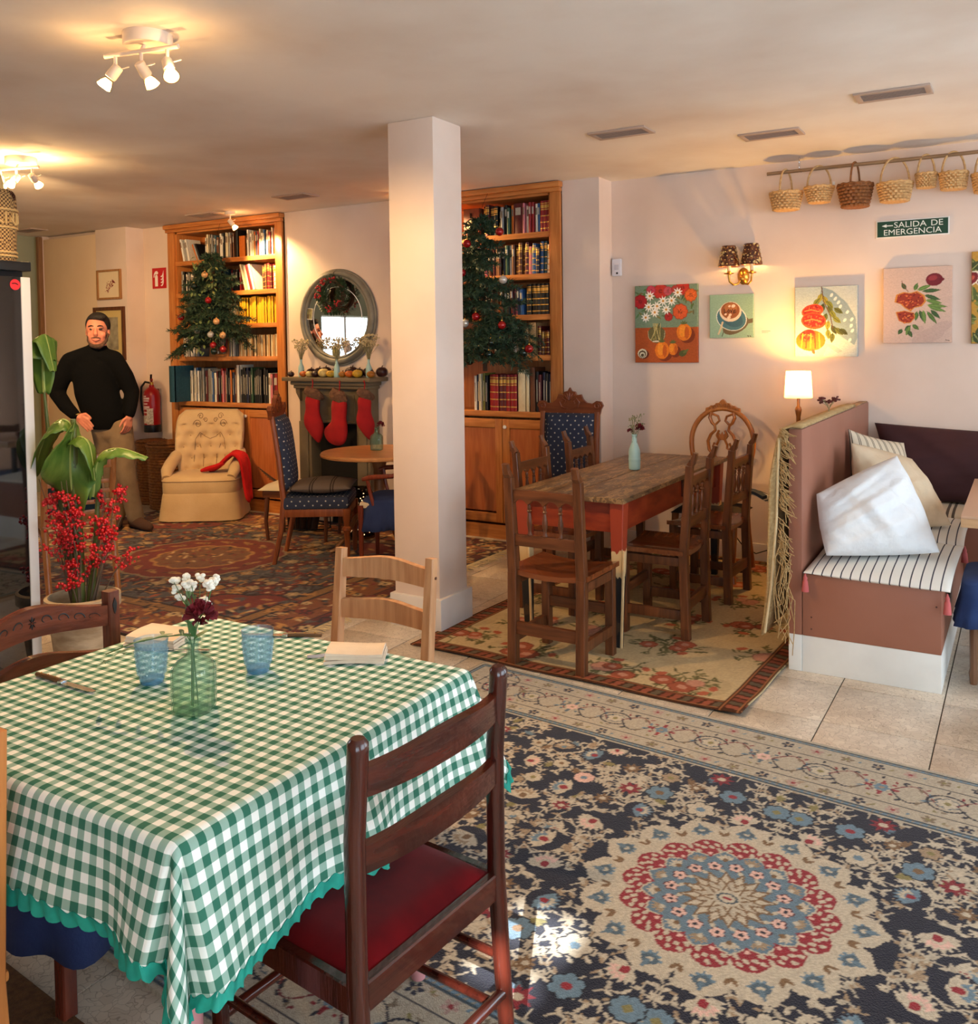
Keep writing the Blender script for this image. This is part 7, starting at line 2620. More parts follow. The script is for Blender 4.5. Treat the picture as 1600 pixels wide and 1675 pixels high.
# ================================================================== FIREPLACE CORNER
M_MANT = mat('drab_paint', (112, 98, 74), rough=.55, c2=(98, 84, 62), scale=5, bump=.1, bscale=12)
fp = thing('fireplace', 'drab olive wooden fireplace surround with wide mantel shelf', 'fireplace', (-5.14, 6.13, 0))
MB().box((0, -.125, 1.253), (.98, .25, .034), ch=.006).build('mantel_shelf', M_MANT, fp)
MB().box((0, -.11, 1.218), (.86, .2, .036), ch=.012).box((0, -.1, 1.185), (.83, .17, .03), ch=.01).build('moulding', M_MANT, fp)
MB().box((0, -.07, 1.02), (.78, .12, .30)).build('frieze', M_MANT, fp)
MB().box((0, -.133, 1.03), (.46, .012, .18), ch=.004).build('frieze_panel', M_MANT, fp)
MB().box((0, -.14, .89), (.5, .02, .025), ch=.006).build('lower_bead', M_MANT, fp)
for sx in (-1, 1):
 MB().box((sx * .325, -.075, .44), (.14, .135, .88), ch=.005).build('pilaster', M_MANT, fp)
 MB().box((sx * .325, -.148, .48), (.085, .012, .66), ch=.004).build('pilaster_panel', M_MANT, fp)
 MB().box((sx * .325, -.085, .06), (.16, .16, .12), ch=.006).build('plinth_block', M_MANT, fp)
 MB().prism([(sx * .36 + sx * a, b) for a, b in ((0, 1.17), (.05, 1.17), (.045, 1.13), (.02, 1.09), (0, 1.06))], .1, 'xz', -.11).build('bracket', M_MANT, fp)
MB().box((0, -.01, .435), (.52, .015, .87)).build('firebox_back', mat('soot', (20, 17, 15), rough=.95), fp)
MB().box((0, -.08, .012), (.52, .15, .022)).build('hearth', mat('hearth_slate', (40, 36, 34), rough=.7), fp)
# ------------------------------------------------------------------ round mirror
mr = thing('oval_mirror', 'large oval mirror in a grey painted frame over the mantel', 'mirror', (-5.175, 6.13, 1.785))
RX, RZM = .345, .338
pts = lambda k_, n=64: [((RX + k_) * math.cos(a), 0, (RZM + k_) * math.sin(a)) for a in np.linspace(0, 2 * PI, n, endpoint=False)]
M_GREYF = mat('grey_frame_paint', (124, 122, 112), rough=.5, c2=(108, 104, 94), scale=12)
def ring(mb, k_, y, r, n=64, flat=1.0):
 P = pts(k_, n)
 mb.tube([(x, y, z) for x, _, z in P], r, 10, closed=True)
ring(MB(), 0, 0, 0) if False else None
f1 = MB(); ring(f1, .045, -.028, .028); f1.build('frame', M_GREYF, mr)
f2 = MB(); ring(f2, .012, -.03, .014); f2.build('inner_bead', M_GREYF, mr)
f3 = MB(); ring(f3, .072, -.016, .014); f3.build('outer_bead', M_GREYF, mr)
mm = MB()
n = 64
vs = [(0, -.022, 0)] + [(x, -.022, z) for x, _, z in pts(.005)] + [(x, -.002, z) for x, _, z in pts(.005)]
fs = [(0, 1 + k, 1 + (k + 1) % n) for k in range(n)] + [(1 + k, 1 + n + k, 1 + n + (k + 1) % n, 1 + (k + 1) % n) for k in range(n)] + [tuple(range(1 + n, 1 + 2 * n))]
mm.add(vs, fs)
mm.build('mirror_glass', mat('mirror_silver', (235, 232, 226), rough=.01, metal=1.0), mr, smooth=False)
f4 = MB(); f4.tube([(x * .79, -.0235, z * .79) for x, _, z in pts(0)], .0028, 6, closed=True); f4.build('etched_line', mat('etched_white', (235, 235, 235), rough=.6), mr)
# cards tucked in the frame
for i, (cx_, cz_, rot_, c1, c2, lb) in enumerate(((-.315, .04, .1, (150, 150, 96), (90, 66, 40), 'small olive photo tucked in the side of the mirror frame'), (.10, -.255, -.35, (40, 34, 40), (214, 200, 190), 'white bordered dark photo tucked low in the mirror frame'),
            (-.02, -.30, .0, (196, 182, 84), (120, 110, 50), 'pale yellow card tucked at the bottom of the mirror frame'))):
 p_ = thing('photo_card', lb, 'photo', (-5.175 + cx_, 6.10, 1.785 + cz_), 0)
 MB().at((0, 0, 0), (0, rot_, 0)).box((0, 0, 0), (.075, .0015, .10)).build('border', M_WHITE, p_)
 MB().at((0, -.0012, 0), (0, rot_, 0)).box((0, 0, 0), (.066, .001, .09)).build('print', mat('print_%d' % i, c1, rough=.4, c2=c2, scale=25), p_)
# wreath
wr = thing('wreath', 'green boxwood wreath with red berry clusters hanging on the mirror', 'wreath', (-5.17, 6.045, 1.985))
r_ = random.Random(13)
lf, bs = MB(), []
for k in range(620):
 a = r_.uniform(0, 2 * PI)
 b_ = r_.uniform(0, 2 * PI)
 rr = .122
 tx, ty, tz = math.cos(a), 0, math.sin(a)
 c_ = Vector((rr * tx, 0, rr * tz))
 o_ = Vector((tx * math.cos(b_), -abs(math.sin(b_)) if r_.random() < .8 else math.sin(b_) * .5, tz * math.cos(b_)))
 d = (o_ + Vector((-tz, 0, tx)) * .8 + Vector((r_.uniform(-.4, .4), r_.uniform(-.4, .1), r_.uniform(-.4, .4)))).normalized()
 leaf_geo(lf, tuple(c_ + o_ * .036), tuple(d), r_.uniform(.03, .045), .016, bend=.2, n=3)
lf.build('leaves', mat('boxwood_leaf', (34, 54, 32), rough=.5, c2=(58, 80, 48), scale=40), wr)['kind'] = 'stuff'
MB().tube([(.122 * math.cos(a), 0, .122 * math.sin(a)) for a in np.linspace(0, 2 * PI, 32, endpoint=False)], .022, 8, closed=True).build('vine_ring', M_BARK, wr)
MB().tube([(0, 0, .14), (0, .02, .19), (0, .06, .215)], .002, 5).build('hanging_loop', M_BLACK, wr)
M_BERRY = mat('red_berry', (172, 20, 26), rough=.3, spec=.6)
for (a, nn_) in ((2.0, 14), (2.75, 10), (3.3, 12), (4.7, 12), (5.6, 8), (1.2, 6)):
 mb = MB()
 for k in range(nn_):
  mb.ball((.122 * math.cos(a) + r_.uniform(-.03, .03), -.055 + r_.uniform(-.012, .012), .122 * math.sin(a) + r_.uniform(-.03, .03)), .0085, (1, 1, 1), 8, 5)
 mb.build('berry_cluster', M_BERRY, wr, label='red berry cluster')['kind'] = 'stuff'
# ------------------------------------------------------------------ things on the mantel
MZ = 1.2705
DRYW = mat('dried_gypsophila', (196, 180, 140), rough=.9)
for k, (x, lb) in enumerate(((-5.475, 'aqua bottle with dried flowers at the armchair end of the mantel'), (-5.045, 'aqua bottle with dried flowers in the middle of the mantel'), (-4.725, 'aqua bottle with dried flowers at the pillar end of the mantel'))):
 milk_bottle((x, 5.965 - .03 * (k == 1), MZ), lb, .72, group='aqua bottles on the mantel')
 dry_sprig((x, 5.965 - .03 * (k == 1), MZ + .012), 'cream dried flower bunch in the ' + ['armchair-end', 'middle', 'pillar-end'][k] + ' mantel bottle', [.30, .31, .33][k], [.07, .10, .085][k], [40, 60, 56][k], 30 + k, 'dried_flowers', DRYW, .0055)
PUMP = {'dark plum': (46, 14, 18), 'pale cream': (214, 190, 120), 'orange': (196, 96, 30), 'yellow': (206, 160, 44), 'striped amber': (170, 110, 34)}
def gourd(x, y, r, c, flat, where, z=MZ):
 g = thing('gourd', '%s gourd %s' % (c, where), 'gourd', (x, y, z + r * flat + .0006), 0, 'gourds and plums on the mantel shelf')
 mb = MB()
 n1, n2 = 20, 10
 def fn(u, v):
  a, t_ = 2 * PI * u, PI * v
  k_ = 1 + .05 * math.cos(8 * a)
  return (r * k_ * math.sin(t_) * math.cos(a), r * k_ * math.sin(t_) * math.sin(a), -r * flat * math.cos(t_) * (1 - .12 * math.exp(-((v - 1) / .12) ** 2)))
 mb.surf(fn, n1, n2, True)
 mb.build('body', mat('gourd_' + c, PUMP[c], rough=.35, c2=tuple(int(v * .75) for v in PUMP[c]), scale=22), g)
 MB().tube([(0, 0, r * flat * .86), (.004, 0, r * flat * 1.08), (.01, 0, r * flat * 1.2)], [.005, .004, .003], 6).build('stalk', M_BARK, g)
 return g
seq = [(-5.56, 'dark plum', .026, 'at the very end of the mantel, armchair side'), (-5.415, 'orange', .028, 'next to the armchair-end bottle'), (-5.345, 'pale cream', .028, 'second along the mantel front'), (-5.275, 'dark plum', .03, 'between two cream ones on the mantel front'),
  (-5.185, 'pale cream', .04, 'largest on the mantel front'), (-5.105, 'yellow', .032, 'just before the middle bottle'), (-4.975, 'striped amber', .028, 'just after the middle bottle'), (-4.90, 'orange', .032, 'in the second half of the mantel front'), (-4.815, 'yellow', .036, 'before the pillar-end bottle'), (-4.672, 'striped amber', .03, 'at the pillar end of the mantel')]
for x, c, r, w_ in seq:
 gourd(x, 5.925, r * 1.2, c, .8, w_)
for k in range(9):
 x = -5.41 + .085 * k + (.03 if k > 3 else 0)
 if abs(x + 5.045) < .06 or abs(x + 4.725) < .05:
  x += .07
 gourd(x, 6.02 + .012 * (k % 2), .042 + .004 * (k % 3), 'dark plum', .9, '%s in the back row of the mantel from the armchair end' % ordn(k))
# ------------------------------------------------------------------ stockings
M_FELT = mat('red_felt', (158, 14, 18), rough=.9, c2=(138, 10, 14), scale=9)
M_FUR = mat('brown_fur', (112, 78, 56), rough=1, c2=(78, 52, 38), scale=26, bump=.8, bscale=60)
def stocking(x, zt, s, rz, label, ang=0.0):
 st_ = thing('stocking', label, 'stocking', (x, 5.868, zt), rz, 'red stockings hanging from the mantel')
 out = [(-.055, -.08), (.055, -.08), (.05, -.2), (.06, -.27), (.055, -.34), (.03, -.385), (-.03, -.40), (-.10, -.38), (-.135, -.33), (-.13, -.285), (-.09, -.25), (-.062, -.21)]
 if ang:
  out = [(-.05, -.08), (.05, -.08), (.055, -.2), (.085, -.3), (.075, -.38), (.05, -.43), (.02, -.42), (-.03, -.36), (-.065, -.3), (-.07, -.24), (-.055, -.17)]
 n_ = len(out)
 sm = []
 for k in range(n_):
  p0, p1, p2, p3 = [Vector(out[(k + j) % n_]) for j in (-1, 0, 1, 2)]
  for t_ in (0, .33, .66):
   sm.append(tuple((.5 * ((2 * p1) + (p2 - p0) * t_ + (2 * p0 - 5 * p1 + 4 * p2 - p3) * t_ * t_ + (3 * p1 - p0 - 3 * p2 + p3) * t_ ** 3)) * s))
 cx_ = sum(p[0] for p in sm) / len(sm)
 cz_ = sum(p[1] for p in sm) / len(sm)
 mb = MB()
 N = len(sm)
 vs = []
 for k_, y in ((1, 0), (.92, -.018), (.6, -.028), (.92, .018), (.6, .028)):
  vs += [(cx_ + (x_ - cx_) * k_, y * s, cz_ + (z_ - cz_) * k_) for x_, z_ in sm]
 fs = []
 for a_, b_ in ((0, 1), (1, 2), (0, 3), (3, 4)):
  fs += [(a_ * N + k, a_ * N + (k + 1) % N, b_ * N + (k + 1) % N, b_ * N + k) for k in range(N)]
 fs += [tuple(range(2 * N, 3 * N)), tuple(range(4 * N, 5 * N))]
 mb.add(vs, fs)
 mb.build('felt_sock', M_FELT, st_, angle=60)
 mb = MB()
 def fn(u, v):
  a = 2 * PI * u
  k_ = 1 + .12 * math.sin(9 * a + 7 * v) * .5
  rr = [.052, .072, .076, .070, .056, .045][min(int(v * 5 + .001), 5)]
  return ((rr * k_ * math.cos(a) + (.02 * (1 - v) if ang else -.01)) * s, rr * .42 * k_ * math.sin(a) * s, (-.095 + .085 * v - .015 * math.cos(a)) * s)
 mb.surf(fn, 28, 5, True)
 mb.build('fur_cuff', M_FUR, st_)
 MB().tube([(0, 0, -.02 * s), (.006, .0, .03), (0, .006, .062)], .005, 6).build('loop', M_FELT, st_)
 return st_
stocking(-5.265, 1.195, 1.12, R(25), 'narrow red stocking with brown fur cuff at the armchair end of the mantel', 1)
stocking(-4.965, 1.185, 1.22, R(0), 'broad red stocking with brown fur cuff in the middle of the mantel')
stocking(-4.70, 1.19, 1.0, R(55), 'edge-on red stocking with open tan cuff at the pillar end of the mantel', 1)
# ------------------------------------------------------------------ round table
W_RT = wood('round_oak', (176, 116, 66), (198, 138, 84), rough=.35, along='x')
W_RTL = wood('round_oak_leg', (132, 82, 46), (156, 102, 60), rough=.4)
RC = (-4.12, 5.30)
HZ = .011
rt2 = thing('round_table', 'round light oak pedestal table with curved feet before the fireplace', 'table', (RC[0], RC[1], HZ))
MB().lathe([(0, .715), (.40, .715), (.425, .722), (.428, .735), (.42, .748), (0, .748)], 48).build('tabletop', W_RT, rt2)
MB().lathe([(.2, .715), (.2, .70), (.06, .68), (.045, .62), (.04, .45), (.055, .40), (.06, .3), (.05, .22), (.0, .22)], 20).build('pedestal', W_RTL, rt2)
for k in range(3):
 a = R(225) + k * 2 * PI / 3
 c_, s_ = math.cos(a), math.sin(a)
 MB().tube([(c_ * r0, s_ * r0, z) for r0, z in ((.03, .32), (.1, .33), (.18, .26), (.25, .13), (.33, .035), (.37, .022))], [.026, .026, .024, .022, .02, .02], 8, flat=.8).build('foot', W_RTL, rt2)
bt = square_bottle('glass_bottle_vase', 'round-shouldered clear bottle with a red flower on the round oak table', (-4.16, 5.33, HZ + .7485), 1.05, R(20))
stemmed('dried_rose', 'drooping dark red flower in the bottle on the round oak table', 'flower', (-4.16, 5.33, HZ + .762), [(0, 0, 0), (.004, 0, .14), (.02, .01, .175)],
  lambda mb: carnation(mb, (.028, .012, .172), .03, rnd, 36), M_CARN, [((.005, 0, .15), (.6, -.3, .3), .05, .018)])
# ------------------------------------------------------------------ blue dotted high-back chairs
def dots(name, c, cd, p=.03, r=.16):
 m = bpy.data.materials.new(name)
 m.use_nodes = True
 nt = m.node_tree
 b = nt.nodes['Principled BSDF']
 uv = nt.nodes.new('ShaderNodeUVMap')
 mp = nt.nodes.new('ShaderNodeMapping')
 mp.inputs['Rotation'].default_value = (0, 0, R(45))
 mp.inputs['Scale'].default_value = (1 / p, 1 / p, 1)
 nt.links.new(uv.outputs[0], mp.inputs[0])
 fr_ = nt.nodes.new('ShaderNodeVectorMath')
 fr_.operation = 'FRACTION'
 nt.links.new(mp.outputs[0], fr_.inputs[0])
 di = nt.nodes.new('ShaderNodeVectorMath')
 di.operation = 'DISTANCE'
 di.inputs[1].default_value = (.5, .5, 0)
 nt.links.new(fr_.outputs[0], di.inputs[0])
 ls = nt.nodes.new('ShaderNodeMath')
 ls.operation = 'LESS_THAN'
 ls.inputs[1].default_value = r
 nt.links.new(di.outputs['Value'], ls.inputs[0])
 mx = nt.nodes.new('ShaderNodeMix')
 mx.data_type = 'RGBA'
 mx.inputs[6].default_value = rgba(c)
 mx.inputs[7].default_value = rgba(cd)
 nt.links.new(ls.outputs[0], mx.inputs[0])
 nt.links.new(mx.outputs[2], b.inputs['Base Color'])
 b.inputs['Roughness'].default_value = .85
 return m
M_DOT = dots('blue_dotted_cloth', (42, 50, 72), (190, 184, 172), .042, .13)
def highback(label, loc, rz):
 c = thing('high_back_chair', label, 'chair', loc, rz, 'tall blue dotted chairs with carved crests')
 hw = .205
 for sx in (-1, 1):
  x = sx * hw
  MB().tube([(x, .075, 0), (x, .02, .25), (x, 0, .45), (x, .03, .75), (x, .07, 1.04)], [.017, .02, .022, .02, .018], 8, flat=1.2).build('back_post', W_CHAIR, c)
  MB().lathe([(.014, 0), (.017, .02), (.019, .14), (.021, .22), (.034, .235), (.034, .25), (.022, .262), (.026, .30), (.03, .305), (.03, .385)], 14, (x, -.44, 0)).build('leg', W_CHAIR, c)
  MB().box((x, -.22, .36), (.03, .44, .055), ch=.005).build('seat_rail', W_CHAIR, c)
 MB().box((0, -.44, .36), (.42, .03, .055), ch=.005).build('seat_rail', W_CHAIR, c)
 MB().box((0, 0, .37), (.4, .03, .055), ch=.005).build('seat_rail', W_CHAIR, c)
 MB().box((0, -.22, .43), (.46, .47, .09), ch=.025).build('seat', M_DOT, c, uv=True, label='blue dotted seat upholstery')
 # padded back follows the rake of the posts
 mb = MB()
 n1, n2 = 10, 16
 vs, N = [], (n1 + 1) * (n2 + 1)
 for sd_ in (-1, 1):
  for j in range(n2 + 1):
   for i in range(n1 + 1):
    a, t_ = i / n1 * 2 - 1, j / n2
    z = .50 + .53 * t_
    y = .005 + .066 * max(0, (z - .45) / .6) ** 1.3
    e = ((1 - a ** 4) * (1 - (2 * t_ - 1) ** 6)) ** .5
    vs.append((a * .185, y + (-.055 * e - .012 if sd_ < 0 else .014), z))
 w_ = n1 + 1
 fs = []
 for j in range(n2):
  for i in range(n1):
   q_ = j * w_ + i
   fs += [(q_, q_ + 1, q_ + 1 + w_, q_ + w_), (q_ + N, q_ + w_ + N, q_ + 1 + w_ + N, q_ + 1 + N)]
 for i in range(n1):
  fs += [(i, i + N, i + 1 + N, i + 1), (n2 * w_ + i, n2 * w_ + i + 1, n2 * w_ + i + 1 + N, n2 * w_ + i + N)]
 for j in range(n2):
  fs += [(j * w_, (j + 1) * w_, (j + 1) * w_ + N, j * w_ + N), (j * w_ + n1, j * w_ + n1 + N, (j + 1) * w_ + n1 + N, (j + 1) * w_ + n1)]
 mb.add(vs, fs).build('backrest', M_DOT, c, uv=True, angle=50, label='blue dotted back upholstery')
 out = [(-.225, 1.02), (-.235, 1.06), (-.25, 1.085), (-.235, 1.115), (-.2, 1.12), (-.17, 1.1), (-.13, 1.105), (-.1, 1.13), (-.085, 1.165), (-.05, 1.16), (-.04, 1.185), (-.015, 1.19), (0, 1.215)]
 out += [(-x, z) for x, z in reversed(out[:-1])]
 W_CR = wood('carved_crest_wood', (104, 48, 22), (132, 66, 32), rough=.35, along='x')
 cr_ = MB().prism(out, .03, 'xz', .078).build('carved_crest', W_CR, c)
 for sg_ in (-1, 1):
  for y_ in (.06, .096):
   MB().tube([(sg_ * (.205 + .025 * (1 - q_ * .7) * math.cos(q_ * 8)), y_, 1.082 + .025 * (1 - q_ * .7) * math.sin(q_ * 8)) for q_ in np.linspace(0, 1, 14)], .006, 6).build('scroll', W_CR, cr_)
   MB().tube([(sg_ * x, y_, z) for x, z in ((.02, 1.06), (.06, 1.075), (.075, 1.11), (.05, 1.135), (.03, 1.12), (.04, 1.1))], .006, 6).build('scroll', W_CR, cr_)
 for y_ in (.06, .096):
  for k in range(5):
   a = PI / 2 + (k - 2) * .42
   MB().tube([(.0 + q_ * .055 * math.cos(a), y_, 1.12 + q_ * .06 * math.sin(a)) for q_ in (0, .4, .75, 1)], [.004, .008, .007, .002], 6).build('acanthus_leaf', W_CR, cr_)
 return c
HB = highback('tall blue dotted chair with carved crest standing alone beside the round table', (-4.585, 4.845, HZ), R(122))
hb2 = copy_tree(HB)
hb2.location, hb2.rotation_euler = (-2.845, 5.86, 0.001), (0, 0, R(8))
hb2['label'] = 'tall blue dotted chair with carved crest against the wall end by the pillar bookcase'
# grey cushion on its seat
M_GREYCU = stripe_mat('grey_striped_cushion', (104, 90, 80), (58, 48, 44), 1 / 3.0, 0, .06, True)
def tr(loc, rz, p):
 c_, s_ = math.cos(rz), math.sin(rz)
 return (loc[0] + p[0] * c_ - p[1] * s_, loc[1] + p[0] * s_ + p[1] * c_, loc[2] + p[2])
L0, a0 = (-4.585, 4.845, HZ), R(122)
pillow('seat_cushion', 'grey brown cushion with dark stripes on the tall blue chair', [tr(L0, a0, q_) for q_ in ((-.22, -.03, .527), (-.22, -.47, .527), (.22, -.47, .527), (.22, -.03, .527))], .10, M_GREYCU, 'cushion', .04, 31, .004)
# ------------------------------------------------------------------ wooden armchair with navy cover, half behind the pillar
W_AC = wood('cherry', (104, 40, 22), (130, 56, 32), rough=.3)
ac = thing('wooden_armchair', 'cherry armchair with ruffled navy seat cover between round table and pillar', 'chair', (-3.60, 5.19, HZ), R(-66))
hw = .225
for sx in (-1, 1):
 x = sx * hw
 MB().tube([(x, .09, 0), (x, .03, .22), (x, 0, .45), (x, .03, .7), (x, .08, .90), (x, .085, .97)], [.016, .019, .02, .018, .017, .013], 10).build('back_post', W_AC, ac)
 MB().ball((x, .088, .985), .022, (1, 1, 1.3)).build('finial', W_AC, ac)
 MB().lathe([(.014, 0), (.018, .2), (.02, .44)], 10, (x, -.43, 0)).build('leg', W_AC, ac)
 MB().tube([(x, .045, .78), (x * 1.06, -.05, .70), (x * 1.1, -.2, .645), (x * 1.1, -.36, .635), (x * 1.05, -.41, .62)], [.014, .015, .016, .018, .014], 10).build('arm', W_AC, ac)
 MB().tube([(x * 1.06, -.38, .63), (x, -.36, .52), (x, -.34, .44)], .013, 8).build('arm_support', W_AC, ac)
MB().box((0, -.21, .44), (.46, .46, .04), ch=.012).build('seat', mat('cream_cloth', (214, 196, 164), rough=.9), ac)
MB().tube([(-hw, .03, .72), (0, .06, .735), (hw, .03, .72)], .016, 8).build('back_rail', W_AC, ac)
MB().tube([(-hw, .07, .90), (0, .10, .92), (hw, .07, .90)], .018, 8).build('back_rail', W_AC, ac)
cv_ = seat_cover(ac, -.23, .23, .22, .472, .20, folds=13, amp=.008, gather=.4)
cv_.location = (0, -.21, 0)
# ------------------------------------------------------------------ cream stool behind the blue chair
stl = thing('upholstered_stool', 'low stool with cream padded top and dark legs behind the blue chair', 'stool', (-4.98, 5.42, HZ), R(20))
pad(MB(), .30, .2, .05, .40).build('padded_top', mat('cream_cloth', (214, 196, 164)), stl, angle=60)
MB().box((0, 0, .37), (.54, .36, .06), ch=.01).build('apron', W_DARKX, stl)
for sx in (-1, 1):
 for sy in (-1, 1):
  MB().tube([(sx * .24, sy * .15, .36), (sx * .25, sy * .16, .15), (sx * .24, sy * .15, 0)], [.022, .016, .014], 8).build('leg', W_DARK, stl)
# ------------------------------------------------------------------ fairy lights in a glass jar, sticks in the hearth
jr = thing('fairy_light_jar', 'glass jar filled with glowing fairy lights before the hearth', 'lamp', (-4.56, 5.62, HZ))
MB().lathe([(0, 0), (.11, 0), (.125, .02), (.125, .33), (.10, .37), (.09, .40), (.085, .40), (.095, .365), (.118, .325), (.118, .025), (0, .012)], 24).build('jar', glass_mat('smoky_jar', (170, 160, 150)), jr)
r_ = random.Random(77)
mb, wp = MB(), []
for k in range(46):
 a, q_ = r_.uniform(0, 6.3), .10 * math.sqrt(r_.random())
 p = (q_ * math.cos(a), q_ * math.sin(a), .03 + .33 * r_.random() ** 1.4)
 wp.append(p)
 mb.ball(p, .0042, (1, 1, 1), 6, 4)
mb.build('light_beads', emis('fairy_bulb', (255, 226, 180), 22), jr)['kind'] = 'stuff'
wp.sort(key=lambda p: p[2])
MB().tube(wp, .0012, 4).build('light_wire', M_BLACK, jr)
lb_ = thing('log_basket', 'dark wire basket of logs and kindling in front of the fireplace', 'basket', (-5.16, 5.66, HZ), R(20))
mb = MB()
for z in (.02, .14, .26):
 mb.tube([(.2 * math.cos(a), .13 * math.sin(a), z) for a in np.linspace(0, 2 * PI, 28, endpoint=False)], .006, 6, closed=True)
for k in range(14):
 a = 2 * PI * k / 14
 mb.tube([(.2 * math.cos(a), .13 * math.sin(a), .02), (.2 * math.cos(a), .13 * math.sin(a), .27)], .004, 5)
mb.build('wire_frame', M_BLACK, lb_)['kind'] = 'stuff'
for k in range(5):
 MB().cyl((-.13 + .05 * k, -.04 + .02 * (k % 2), .0), (-.16 + .07 * k, .02, .30 + .04 * (k % 3)), .028, n=10).build('log', M_BARK, lb_)
for k in range(7):
 a = -.9 + .1 * k
 MB().tube([(.02, 0, .02), (-.12 - .02 * k, .02 * k - .05, .35), (-.3 - .03 * k, .03 * k - .08, .43 + .012 * k)], [.005, .004, .0025], 5).build('kindling_stick', M_BARK, lb_)
# framed picture standing beside the hearth
pf2 = thing('framed_picture', 'pale framed picture leaning in the fireplace beside the log basket', 'frame', (-5.25, 5.93, .024), R(0))
MB().at((0, 0, 0), (R(-10), 0, 0)).box((0, 0, .17), (.25, .014, .33), ch=.004).build('frame', mat('pale_frame', (206, 188, 156), rough=.5), pf2)
MB().at((0, -.008, 0), (R(-10), 0, 0)).box((0, 0, .17), (.19, .004, .27)).build('picture', mat('sepia_print', (90, 70, 56), rough=.5, c2=(170, 140, 120), scale=10), pf2)
# ================================================================== LEFT SIDE: ARMCHAIR, MAN, PLANT, REFRIGERATOR
# ------------------------------------------------------------------ tufted armchair (front is -y)
M_UPH = mat('cream_damask', (206, 176, 132), rough=.7, c2=(196, 164, 120), scale=6, sheen=.2, bump=.1, bscale=90)
ch = thing('tufted_armchair', 'cream tufted armchair with pleated skirt before the bookcase', 'armchair', (-6.385, 5.67, HZ), R(34))
def rr_ring(w, d, z, n=72, p=7.0, cy=0.0, wav=0.0):
 out = []
 for k in range(n):
  a = 2 * PI * k / n
  c_, s_ = math.cos(a), math.sin(a)
  e = (abs(c_) ** p + abs(s_) ** p) ** (-1 / p)
  out.append((c_ * e * (w / 2 + wav * math.sin(a * 9)), cy + s_ * e * (d / 2 + wav * math.sin(a * 9)), z))
 return out
def loft(mb, rings, cap=True):
 n = len(rings[0])
 vs = [q_ for r0 in rings for q_ in r0]
 fs = [(i * n + k, i * n + (k + 1) % n, (i + 1) * n + (k + 1) % n, (i + 1) * n + k) for i in range(len(rings) - 1) for k in range(n)]
 if cap:
  fs += [tuple(reversed(range(n))), tuple(range((len(rings) - 1) * n, len(rings) * n))]
 return mb.add(vs, fs)
loft(MB(), [rr_ring(.72, .60, .012, wav=.004), rr_ring(.69, .58, .12, wav=.003), rr_ring(.66, .56, .235), rr_ring(.65, .55, .25)]).build('skirt', M_UPH, ch, angle=50)
loft(MB(), [rr_ring(.64, .54, .245), rr_ring(.655, .55, .26), rr_ring(.655, .55, .355), rr_ring(.64, .535, .385), rr_ring(.52, .42, .408), rr_ring(.2, .16, .415)]).build('seat', M_UPH, ch, angle=60)
MB().tube(rr_ring(.66, .555, .36, 60), .006, 6, closed=True).build('piping', M_UPH, ch)
# buttoned back: wraps forward at the sides
def back_fn(u, v, side):
 a = u * 2 - 1
 z = .36 + .59 * v
 wid = .265 + .035 * math.sin(PI * v * .9) - .05 * max(0, .35 - v) + .02 * v
 x = a * wid
 y = .235 - .05 * a * a + .09 * v - .10 * (abs(a) ** 3) * (1 - v)
 round_ = max(0, 1 - ((max(v - .82, 0) / .18) ** 2 + (max(abs(a) - .8, 0) / .2) ** 2))
 if v > .82 and abs(a) > .8:
  z -= .05 * ((v - .82) / .18) * ((abs(a) - .8) / .2)
 th = .055 * max(round_, 0) ** .5 + .012
 if side:
  return (x, y + th * .7, z)
 tuft = 0
 if .08 < v < .78 and abs(a) < .92:
  gx, gy = a * 2.6, (v - .08) / .70 * 4.0
  d = 9
  for j in range(-1, 6):
   for i in range(-4, 5):
    px_, py_ = i + (.5 if j % 2 else 0), j
    d = min(d, math.hypot((gx - px_), (gy - py_)))
  tuft = .026 * math.exp(-(d / .28) ** 2) - .008 * min(d, .6)
 return (x, y - th + tuft, z)
mb = MB()
n1, n2 = 48, 48
vs = []
for sd_ in (0, 1):
 for j in range(n2 + 1):
  for i in range(n1 + 1):
   vs.append(back_fn(i / n1, j / n2, sd_))
w_, N = n1 + 1, (n1 + 1) * (n2 + 1)
fs = []
for j in range(n2):
 for i in range(n1):
  q_ = j * w_ + i
  fs += [(q_, q_ + 1, q_ + 1 + w_, q_ + w_), (q_ + N, q_ + w_ + N, q_ + 1 + w_ + N, q_ + 1 + N)]
for i in range(n1):
 fs += [(i, i + N, i + 1 + N, i + 1), (n2 * w_ + i, n2 * w_ + i + 1, n2 * w_ + i + 1 + N, n2 * w_ + i + N)]
for j in range(n2):
 fs += [(j * w_, (j + 1) * w_, (j + 1) * w_ + N, j * w_ + N), (j * w_ + n1, j * w_ + n1 + N, (j + 1) * w_ + n1 + N, (j + 1) * w_ + n1)]
mb.add(vs, fs).build('tufted_back', M_UPH, ch, angle=70)
M_BUT = mat('button_cloth', (176, 144, 102), rough=.7)
for j in range(5):
 for i in range(-2, 3):
  px_ = i + (.5 if j % 2 else 0)
  a, v = px_ / 2.6, .08 + j / 4.0 * .70
  if abs(a) < .85:
   x, y, z = back_fn((a + 1) / 2, v, 0)
   MB().ball((x, y - .002, z), .008, (1, .6, 1), 8, 5).build('button', M_BUT, ch)
